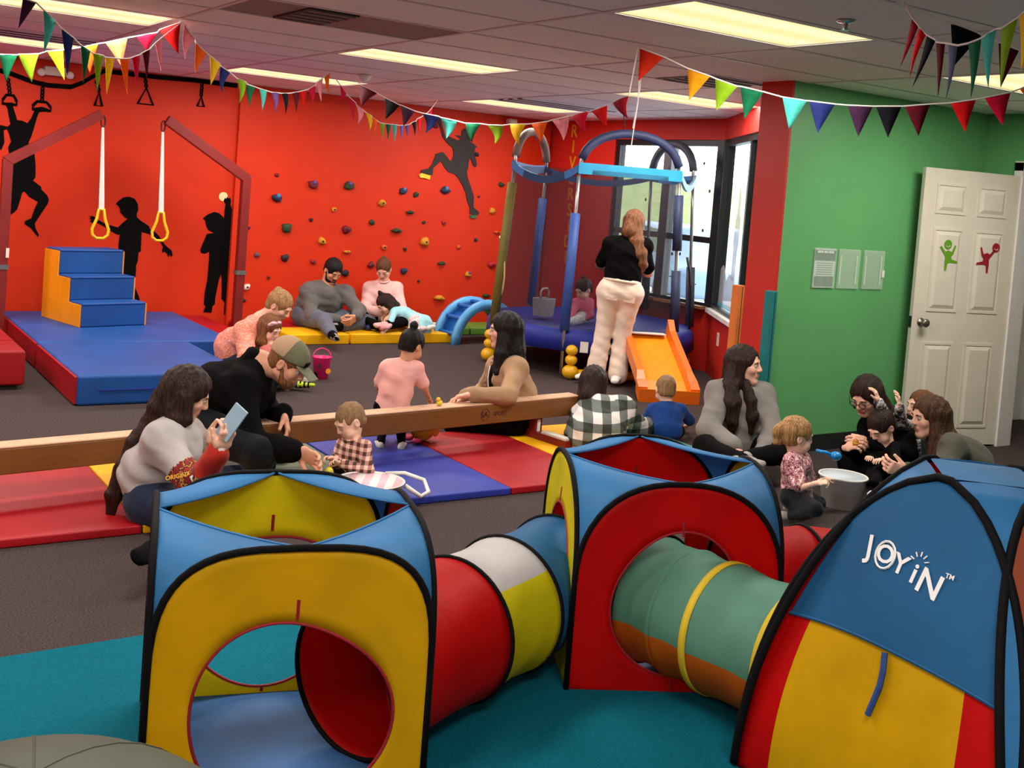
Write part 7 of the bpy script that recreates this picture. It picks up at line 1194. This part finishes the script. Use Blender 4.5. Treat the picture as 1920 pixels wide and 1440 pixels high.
# 11 standing woman
def ex_stand(i):
    t, s = i['t'], i['s']; Mh, up, rt, fw = i['Mh'], i['up'], i['right'], i['fwd']; M_c = cloth('cream_pocket', (226, 200, 180))
    W(MB().tube([tuple(Mh+up*.105*s+rt*math.cos(a)*.158*s+fw*math.sin(a)*.128*s) for a in [q*math.pi/12 for q in range(24)]], .014, 8, closed=True).build('waistband', M_c, None, True), t)
    for sg in (-1, 1):
        c = Mh-up*.02*s+rt*sg*.075*s-fw*.118*s; W(obox(MB(), c, rt, up, fw, .048*s, .055*s, .006).build('back_pocket', M_c, None, bevel=.004), t)
j = PJ_STAND; hd_ = npv(j['head'])
person('woman in a black t-shirt and cream trousers standing at the trampoline with her back turned', j, cv(.35, -.38, -.80), s=.97, skin=TAN, eyes=False, fat=1.08,
       hair=dict(mat=H_rd, style='long', thick=.014, chains=locks([(hd_+cv(.0, -.04, .05), .080), (hd_+cv(.02, -.14, .09), .075), (hd_+cv(.045, -.24, .11), .062), (hd_+cv(.075, -.33, .11), .048), (hd_+cv(.095, -.41, .10), .026)], seed=1)),
       top=dict(mat=C_blk, off=.016, sleeve=.40, hem=-.03, name='t_shirt'), bottom=dict(mat=cloth('cream_trousers', (238, 216, 198)), off=.020, waist=.13, folds=.007, wide=1.0, seat=.0), feet=dict(mat=C_white, name='sock'), hands=dict(L=dict(d=cv(.6, .1, -.7), curl=.5), R=dict(d=cv(-.3, .3, -.8), curl=.5)), extra=ex_stand)
# 12 girl on the trampoline
person('little girl in a pink top sitting inside the trampoline net', PJ_TRAMPKID, cv(-.65, -.45, .55), s=.55, hs=.84, kid=True, skin=LIGHT, eyes=False, hair=dict(mat=H_dk, style='tied', thick=.011, buns=[((0, -.05, .115), (.03, .03, .035))]), top=dict(mat=cloth('dusty_pink', (206, 96, 120)), off=.02), bottom=dict(mat=blotch('stripe_grey', [(170, 166, 164), (224, 220, 216), (190, 186, 184)], 50, stretch=(.2, .2, 3))), feet=dict(mat=C_white, name='sock'))
# 13 woman in checked shirt
j = PJ_PLAID; hd_ = npv(j['head'])
person('woman in a green and white checked shirt sitting with her back turned', j, cv(.15, -.45, -.85), skin=FAIR, eyes=False, fat=1.06,
       hair=dict(mat=H_dk, style='long', thick=.015, chains=locks([(hd_+cv(-.01, -.03, .06), .085), (hd_+cv(-.03, -.12, .10), .075), (hd_+cv(-.06, -.20, .13), .060), (hd_+cv(-.085, -.28, .15), .038), (hd_+cv(-.10, -.34, .16), .018)], seed=1)),
       top=dict(mat=plaid('plaid_green', (104, 110, 104), (38, 46, 40), (226, 218, 214), 8.5, 9.5), off=.040, loose=.9, hem=.17, name='checked_shirt', folds=.008), bottom=dict(mat=C_blk, off=-.012, seat=-.02), feet=dict(mat=C_sock, name='sock'))
# 14 boy in blue
person('small boy in a blue t-shirt with cropped hair, seen from behind', PJ_BOY, cv(-.10, -.30, -.92), s=.53, hs=.84, kid=True, skin=LIGHT, eyes=False, hair=dict(mat=H_sh, style='short', thick=.006), top=dict(mat=cloth('royal_blue', (20, 62, 128)), off=.034, sleeve=.40, hem=.20, name='t_shirt'), bottom=dict(mat=C_blk, off=-.010, seat=-.02), feet=dict(mat=C_white, name='sock'), fat=1.2)
# 15 woman in grey sweatshirt
j = PJ_GREYW; hd_ = npv(j['head'])
person('woman with long straight dark hair in a grey sweatshirt looking to the right', j, cv(.86, .02, .45), s=1.02, skin=FAIR, fat=1.02,
       hair=dict(mat=H_dk, style='long', thick=.010, fz=.112, fy=.108, chains=locks([(hd_+cv(-.065, -.02, .02), .060), (hd_+cv(-.085, -.12, .06), .052), (hd_+cv(-.085, -.22, .115), .046), (hd_+cv(-.080, -.33, .13), .036), (hd_+cv(-.07, -.42, .13), .018)], seed=1)+locks([(hd_+cv(.0, -.10, .05), .03), (hd_+cv(.035, -.20, .11), .036), (hd_+cv(.045, -.30, .13), .034), (hd_+cv(.04, -.40, .13), .018)], seed=2)),
       top=dict(mat=cloth('grey_marl', (126, 120, 116)), off=.032, loose=.85, hem=.05, collar=cloth('grey_marl', (126, 120, 116)), cuff=cloth('grey_marl', (126, 120, 116)), name='sweatshirt', folds=.008), bottom=dict(mat=C_blk), feet=dict(mat=C_sock, name='sock'), hands=dict(L=dict(d=cv(-.2, -.8, .5), n=cv(-.3, -.3, -.7), curl=.35), R=dict(d=cv(.6, -.6, .3), curl=.4)))
# 16 toddler in floral top
j = PJ_FLORAL; hd_ = npv(j['head'])
person('toddler girl with blond ponytail in a floral top kneeling by the grey basket', j, cv(.93, -.10, -.12), s=.52, hs=.84, kid=True, skin=LIGHT,
       hair=dict(mat=H_bl, style='short', thick=.012, fz=.092, buns=[((0, -.098, .05), (.034, .036, .03)), ((.0, -.125, .01), (.036, .034, .05)), ((0, -.115, -.045), (.03, .03, .045))]), top=dict(mat=blotch('floral_plum', [(112, 40, 58), (150, 66, 86), (224, 178, 176), (90, 30, 48), (206, 130, 140), (236, 206, 200)], 55), off=.030, sleeve=.42, loose=1.2, hem=.10, name='blouse', folds=.005), bottom=dict(mat=cloth('black_navy', (18, 19, 26)), name='leggings'), feet=dict(mat=C_sock, name='sock'), fat=1.2, hands=dict(R=dict(d=cv(.8, .2, .1), n=cv(.1, -.8, -.3), curl=.95)))
# 17 woman with glasses
def ex_gl(i):
    g, t, hs = i['g'], i['t'], i['hs']; b = MB()
    for q in (-1, 1): b.tube([tuple(g(q*.031+.022*math.cos(a), .101, .003+.018*math.sin(a))) for a in [k*math.pi/8 for k in range(16)]], .0024, 6, closed=True); b.tube([tuple(g(q*.053, .100, .008)), tuple(g(q*.078, .06, .010)), tuple(g(q*.082, -.005, .012))], .002, 5)
    b.tube([tuple(g(-.009, .103, .006)), tuple(g(.009, .103, .006))], .002, 5); W(b.build('glasses', M_dark, None), t)
j = PJ_GLASSES; hd_ = npv(j['head'])
person('woman with glasses in a black jumper leaning over a baby', j, cv(-.62, -.52, .55), skin=FAIR,
       hair=dict(mat=H_dk, style='long', thick=.012, chains=locks([(hd_+cv(.05, .02, -.03), .075), (hd_+cv(.11, -.05, -.06), .065), (hd_+cv(.16, -.11, -.06), .055), (hd_+cv(.20, -.15, -.05), .05), (hd_+cv(.26, -.17, -.02), .035)], seed=1)),
       top=dict(mat=C_blk, off=.022, loose=.8, hem=.08, name='jumper'), bottom=dict(mat=C_blk), feet=dict(mat=C_sock, name='sock'), hands=dict(L=dict(d=cv(-.9, .1, .1), n=cv(-.2, -.5, -.7), curl=.75), R=dict(d=cv(.3, .3, .5), n=cv(.6, -.3, 0), curl=.75)), extra=ex_gl)
# 18 baby in her lap
person('dark haired baby in black sitting in the lap of the woman with glasses', PJ_BABY, cv(-.66, -.62, .42), s=.48, hs=.86, kid=True, skin=LIGHT, eyes=False, hair=dict(mat=H_dk, style='short', thick=.009, fz=.092), top=dict(mat=C_blk, off=.02), bottom=dict(mat=C_blk), feet=dict(mat=C_blk, name='sock'))
# 19 child in camouflage sleeves
person('child in a grey camouflage shirt reaching up beside the woman with glasses', PJ_CAMO, cv(-.93, .0, .2), s=.62, hs=.84, kid=True, skin=LIGHT, eyes=False, hair=dict(mat=H_br, style='short', thick=.008), top=dict(mat=blotch('camo_grey', [(70, 68, 70), (150, 146, 146), (214, 208, 206), (110, 106, 108), (44, 42, 46)], 30), off=.018, name='shirt'), bottom=dict(mat=C_gjean), feet=dict(mat=C_sock, name='sock'), hands=dict(R=dict(d=cv(-.35, .9, 0), n=cv(-.7, -.2, -.4), curl=.45), L=dict(d=cv(-.1, .95, 0), n=cv(-.8, 0, -.3), curl=.4)))
# 20 woman at the right
j = PJ_RIGHTW; hd_ = npv(j['head'])
person('smiling woman with long brown hair in an olive grey top behind the lettered tent', j, cv(-.97, -.14, .16), s=1.02, skin=FAIR, fat=1.05,
       hair=dict(mat=hair_mat('hair_chestnut', (44, 26, 18), (92, 58, 38)), style='long', thick=.013, fy=.110, chains=locks([(hd_+cv(.05, .0, .0), .085), (hd_+cv(.095, -.10, .02), .074), (hd_+cv(.145, -.18, .08), .058), (hd_+cv(.215, -.25, .12), .046), (hd_+cv(.28, -.32, .13), .030)], seed=1)+locks([(hd_+cv(.02, -.04, .065), .045), (hd_+cv(.03, -.15, .09), .052), (hd_+cv(.02, -.26, .12), .05), (hd_+cv(.0, -.34, .12), .03)], seed=2)),
       top=dict(mat=cloth('olive_grey', (74, 72, 62)), off=.026, loose=.85, hem=.08, name='jumper'), bottom=dict(mat=C_blk), feet=dict(mat=C_sock, name='sock'), hands=dict(L=dict(d=cv(-.9, .2, .1), n=cv(.1, .3, -.9), curl=.7), R=dict(d=cv(-.8, .1, .3), n=cv(0, -.3, .9), curl=.6)))
# ---------------------------------------------------------------- small things on the floor, on the beam and in hands
def fabric_bin(label, loc, r0, r1, h, m, m_in, handle=None, tilt=0.0):
    t = thing('basket', label, 'basket', loc, 0.0)
    MB().lathe([(r0*.96, 0.0), (r0, 0.004), (r1, h), (r1+.006, h+.004), (r1-.004, h+.002), (r0-.006, 0.010), (0.0, 0.010)], n=32).build('bin_wall', m, t, True)
    MB().lathe([(r1-.005, h), (r0-.007, .012)], n=32).build('lining', m_in, t, True)
    return t
M_stripe = plaid('stripe_pink_white', (236, 190, 200), (236, 190, 200), (240, 232, 230), 13, 0.01)
bp = fabric_bin('pink and white striped basket with a white rope handle beside the plaid toddler', (2.46, 4.80, 0.012), 0.13, 0.165, 0.115, C_white, M_stripe)
MB().tube([(0.13, 0.10, .115), (0.22, .06, .12), (0.29, -0.02, .10), (0.28, -0.09, .06), (0.22, -0.12, .05), (0.15, -.08, .10)], 0.011, 8).build('rope_handle', C_white, bp, True)
pl = thing('pail', 'bright pink pail with a black star print on the floor', 'pail', (3.60, 8.02, 0)); M_pk = mat('plastic_pink', (232, 36, 120), rough=0.4)
MB().lathe([(0.055, 0.0), (0.075, 0.17), (0.080, 0.175), (0.070, 0.17), (0.052, 0.008), (0.0, 0.008)], n=24).build('tub', M_pk, pl, True)
MB().lathe([(0.0, 0), (.016, 0), (.016, .002)], c=(-.045, -.062, .11), n=5, M=Matrix.Rotation(math.radians(90), 3, 'X')).build('star_print', M_dark, pl); MB().lathe([(0.0, 0), (.022, 0), (.022, .002)], c=(.028, -.070, .07), n=12, M=Matrix.Rotation(math.radians(90), 3, 'X')).build('orange_print', mat('print_orange', (240, 140, 30)), pl)
MB().tube([(.078*math.cos(a), .078*math.sin(a)*.2, .17+.07*math.sin(a)) for a in [q*math.pi/10 for q in range(11)]], .004, 6).build('handle', M_pk, pl, True)
ck = thing('plush_chick', 'yellow plush chick with pink feet lying under the balance beam', 'plush toy', (3.30, 5.80, 0.041), 0.3); M_ck = mat('plush_yellow', (226, 176, 44), rough=0.95, var=0.15, scale=60, bump=0.5, bscale=120)
MB().ball((0, 0, .078), (.085, .075, .078), 18, 12).build('body', M_ck, ck, True); MB().ball((-.01, .0, .16), (.058, .055, .052), 16, 10).build('head', M_ck, ck, True); MB().ball((.07, -.045, .075), (.035, .018, .05), 12, 8).build('wing', mat('plush_pale', (236, 206, 110), rough=0.95), ck, True); MB().ball((-.065, -.02, .155), (.02, .016, .012), 10, 6).build('beak', mat('plush_orange', (236, 130, 40)), ck, True)
for dy in (-.05, .02): MB().ball((-.095, dy, .022), (.038, .022, .014), 12, 6).build('foot', mat('plush_pink', (230, 70, 110), rough=0.9), ck, True)
def duck(label, loc, sc=1.0, m=None, rz=0.0):
    t = thing('toy_duck', label, 'toy', loc, rz); m = m or mat('toy_yellow', (236, 206, 40), rough=0.35)
    MB().ball((0, 0, .016*sc), (.024*sc, .018*sc, .016*sc), 12, 8).build('body', m, t, True); MB().ball((-.014*sc, 0, .038*sc), (.014*sc, .014*sc, .014*sc), 12, 8).build('head', m, t, True); MB().ball((-.029*sc, 0, .036*sc), (.008*sc, .007*sc, .004*sc), 8, 6).build('beak', mat('toy_orange', (236, 120, 30)), t, True); return t
duck('tiny yellow toy duck standing on the balance beam', (3.285, 5.595, 0.301), 1.0, None, 0.4)
def egg(name, label, loc, m, r=(.024, .024, .032), m2=None):
    t = thing(name, label, 'toy', tuple(loc)); MB().ball((0, 0, r[2]), r, 14, 10).build('shell', m, t, True)
    if m2: MB().tube([(r[0]*1.01*math.cos(a), r[1]*1.01*math.sin(a), r[2]) for a in [q*math.pi/8 for q in range(16)]], .002, 5, closed=True).build('seam', m2, t)
    return t
T_y = mat('toy_lemon', (226, 210, 50), rough=0.35); T_b = mat('toy_navy', (40, 50, 110), rough=0.4); T_c = mat('toy_cyan', (40, 150, 190), rough=0.4); T_g = mat('toy_lime', (190, 206, 50), rough=0.4)
w_ = npv(PJ_TODA['wL']); egg('toy_egg', 'yellow plastic egg dangling below the hands of the plaid toddler', w_+cv(-.055, -.075, .03), T_y, m2=C_white); egg('toy_egg', 'lemon coloured toy egg resting on the lap of the plaid toddler', w_+cv(-.03, -.125, .05), T_g, m2=C_white)
for k, (x, y, m, lab) in enumerate(((4.90, 9.86, T_b, 'navy toy ball on the yellow mat before the grey pullover man'), (5.00, 9.84, T_c, 'cyan toy ball on the yellow mat in the middle of three'), (5.07, 9.82, T_g, 'lime toy ball on the yellow mat nearest the crawling girl'))):
    egg('toy_ball', lab, (x, y, .101), m, (.032, .032, .030), M_dark)
w_ = (npv(PJ_GLASSES['wL'])+npv(PJ_GLASSES['wR']))/2; egg('toy_figure', 'small orange and yellow toy held by the woman with glasses', w_+cv(-.03, .0, .06), mat('toy_amber', (196, 120, 40), rough=0.5), (.018, .018, .026), T_y)
# blue toy behind the floral toddler, grey basket and patterned bag
t = thing('toy_scoop', 'bright blue plastic toy scoop in the hand of the floral toddler', 'toy', tuple(npv(PJ_FLORAL['wL'])+cv(.0, .10, -.02))); M_bl = mat('plastic_bright_blue', (20, 132, 206), rough=0.35)
MB().ball((0.05, -.03, .03), (.034, .03, .024), 14, 8).build('cup', M_bl, t, True); MB().tube([(-.04, .03, .05), (0.0, 0, .045), (0.04, -.02, .03)], .010, 8).build('handle', M_bl, t, True)
gb = fabric_bin('light grey fabric basket by the kneeling floral toddler', (4.96, 3.97, 0.0), 0.105, 0.128, 0.17, mat('felt_grey', (178, 172, 168), rough=0.9, var=0.08), mat('lining_blue_white', (196, 206, 214), rough=0.8))
MB().tube([(.130*math.cos(a), .130*math.sin(a), .172) for a in [q*math.pi/16 for q in range(32)]], .006, 6, closed=True).build('rim', C_white, gb, True)
V, Q = sdf_mesh([P_econe((4.95, 3.74, .05), (5.16, 3.62, .06), .10, .05, .09, .045, (0, 0, 1), .03), P_cone((5.02, 3.70, .10), (5.12, 3.64, .14), .05, .03, .04)], .012, folds=.012, fk=40); t = thing('blanket', 'crumpled grey, black and white patterned blanket beside the grey basket', 'blanket', (5.05, 3.68, 0.0)); np_obj('cloth', V, Q, plaid('check_grey', (120, 118, 120), (44, 44, 50), (206, 202, 204), 7, 9), t)
t = thing('sock', 'white sock or shoe tip at the left picture edge on the red mat', 'shoe', (0.72, 4.83, .041), 0.6); MB().ball((0, 0, .028), (.07, .032, .028), 14, 8).build('foot', C_white, t, True); MB().tube([(-.05, 0, .03), (-.06, 0, .07)], [.03, .032], 10).build('cuff', C_white, t, True)
# ---------------------------------------------------------------- outside the bay window
M_lot = mat('parking_lot', (200, 200, 202), rough=0.9, var=0.06, scale=2); M_grass = mat('pale_grass', (136, 146, 96), rough=0.95, var=0.15, scale=3)
struct(MB().box(7.95, 40, 3.0, 48, -0.25, -0.2).build('ground_outside', M_lot))
struct(MB().add([(24, 6, -.2), (48, 6, 2.5), (48, 50, 2.5), (10, 50, 2.5), (14, 30, -.2)], [(0, 1, 2, 3, 4)]).build('grass_bank', M_grass))
def car(label, loc, rz, m):
    t = thing('parked_car', label, 'car', loc, rz, 'cars parked outside the bay window')
    prof = [(-2.2, .35), (-2.2, .80), (-1.5, .95), (-.9, 1.42), (.6, 1.45), (1.3, .98), (2.15, .82), (2.2, .35)]
    MB().prism(prof, 1, -.85, .85).build('body', m, t, bevel=.08); g_ = mat('car_glass', (60, 70, 84), rough=0.1)
    for sy in (-.86, .86): MB().prism([(-1.3, .98), (-.85, 1.36), (-.1, 1.38), (-.1, .98)], 1, sy-.005, sy+.005).build('side_window', g_, t); MB().prism([(0.0, .98), (0.0, 1.38), (.55, 1.38), (1.1, .98)], 1, sy-.005, sy+.005).build('side_window', g_, t)
    for x in (-1.35, 1.4):
        for sy in (-.8, .8): MB().lathe([(0.0, -.1), (.33, -.1), (.33, .1), (0, .1)], c=(x, sy, .33), n=18, M=Matrix.Rotation(math.pi/2, 3, 'X')).build('wheel', M_dark, t)
    return t
car('pale blue car parked nearest outside the bay window', (13.2, 14.2, -.2), math.radians(62), mat('car_paint_blue', (96, 122, 146), rough=0.3)); car('white car parked behind the blue car outside', (16.4, 13.4, -.2), math.radians(62), mat('car_paint_white', (120, 124, 128), rough=0.3)); car('dark blue car parked to the right outside', (15.6, 10.4, -.2), math.radians(62), mat('car_paint_navy', (72, 90, 116), rough=0.3))
for k, (x, y, lab) in enumerate(((26, 24, 'bare tree on the bank outside seen through the left window panes'), (30, 19, 'bare tree on the bank outside seen through the right window panes'))):
    t = thing('bare_tree', lab, 'tree', (x, y, 0.4)); M_bark = mat('bark_grey', (96, 90, 88), rough=0.9); MB().tube([(0, 0, 0), (.1, 0, 2.0), (0, .1, 3.6)], [.16, .11, .06], 8).build('trunk', M_bark, t, True); rg = random.Random(k); b = MB()
    for q in range(16): a = rg.uniform(0, 6.28); z = rg.uniform(1.4, 3.4); b.tube([(0, 0, z), (math.cos(a)*.7, math.sin(a)*.7, z+.6), (math.cos(a)*1.3, math.sin(a)*1.3, z+1.4)], [.05, .03, .012], 5)
    b.build('branches', M_bark, t)
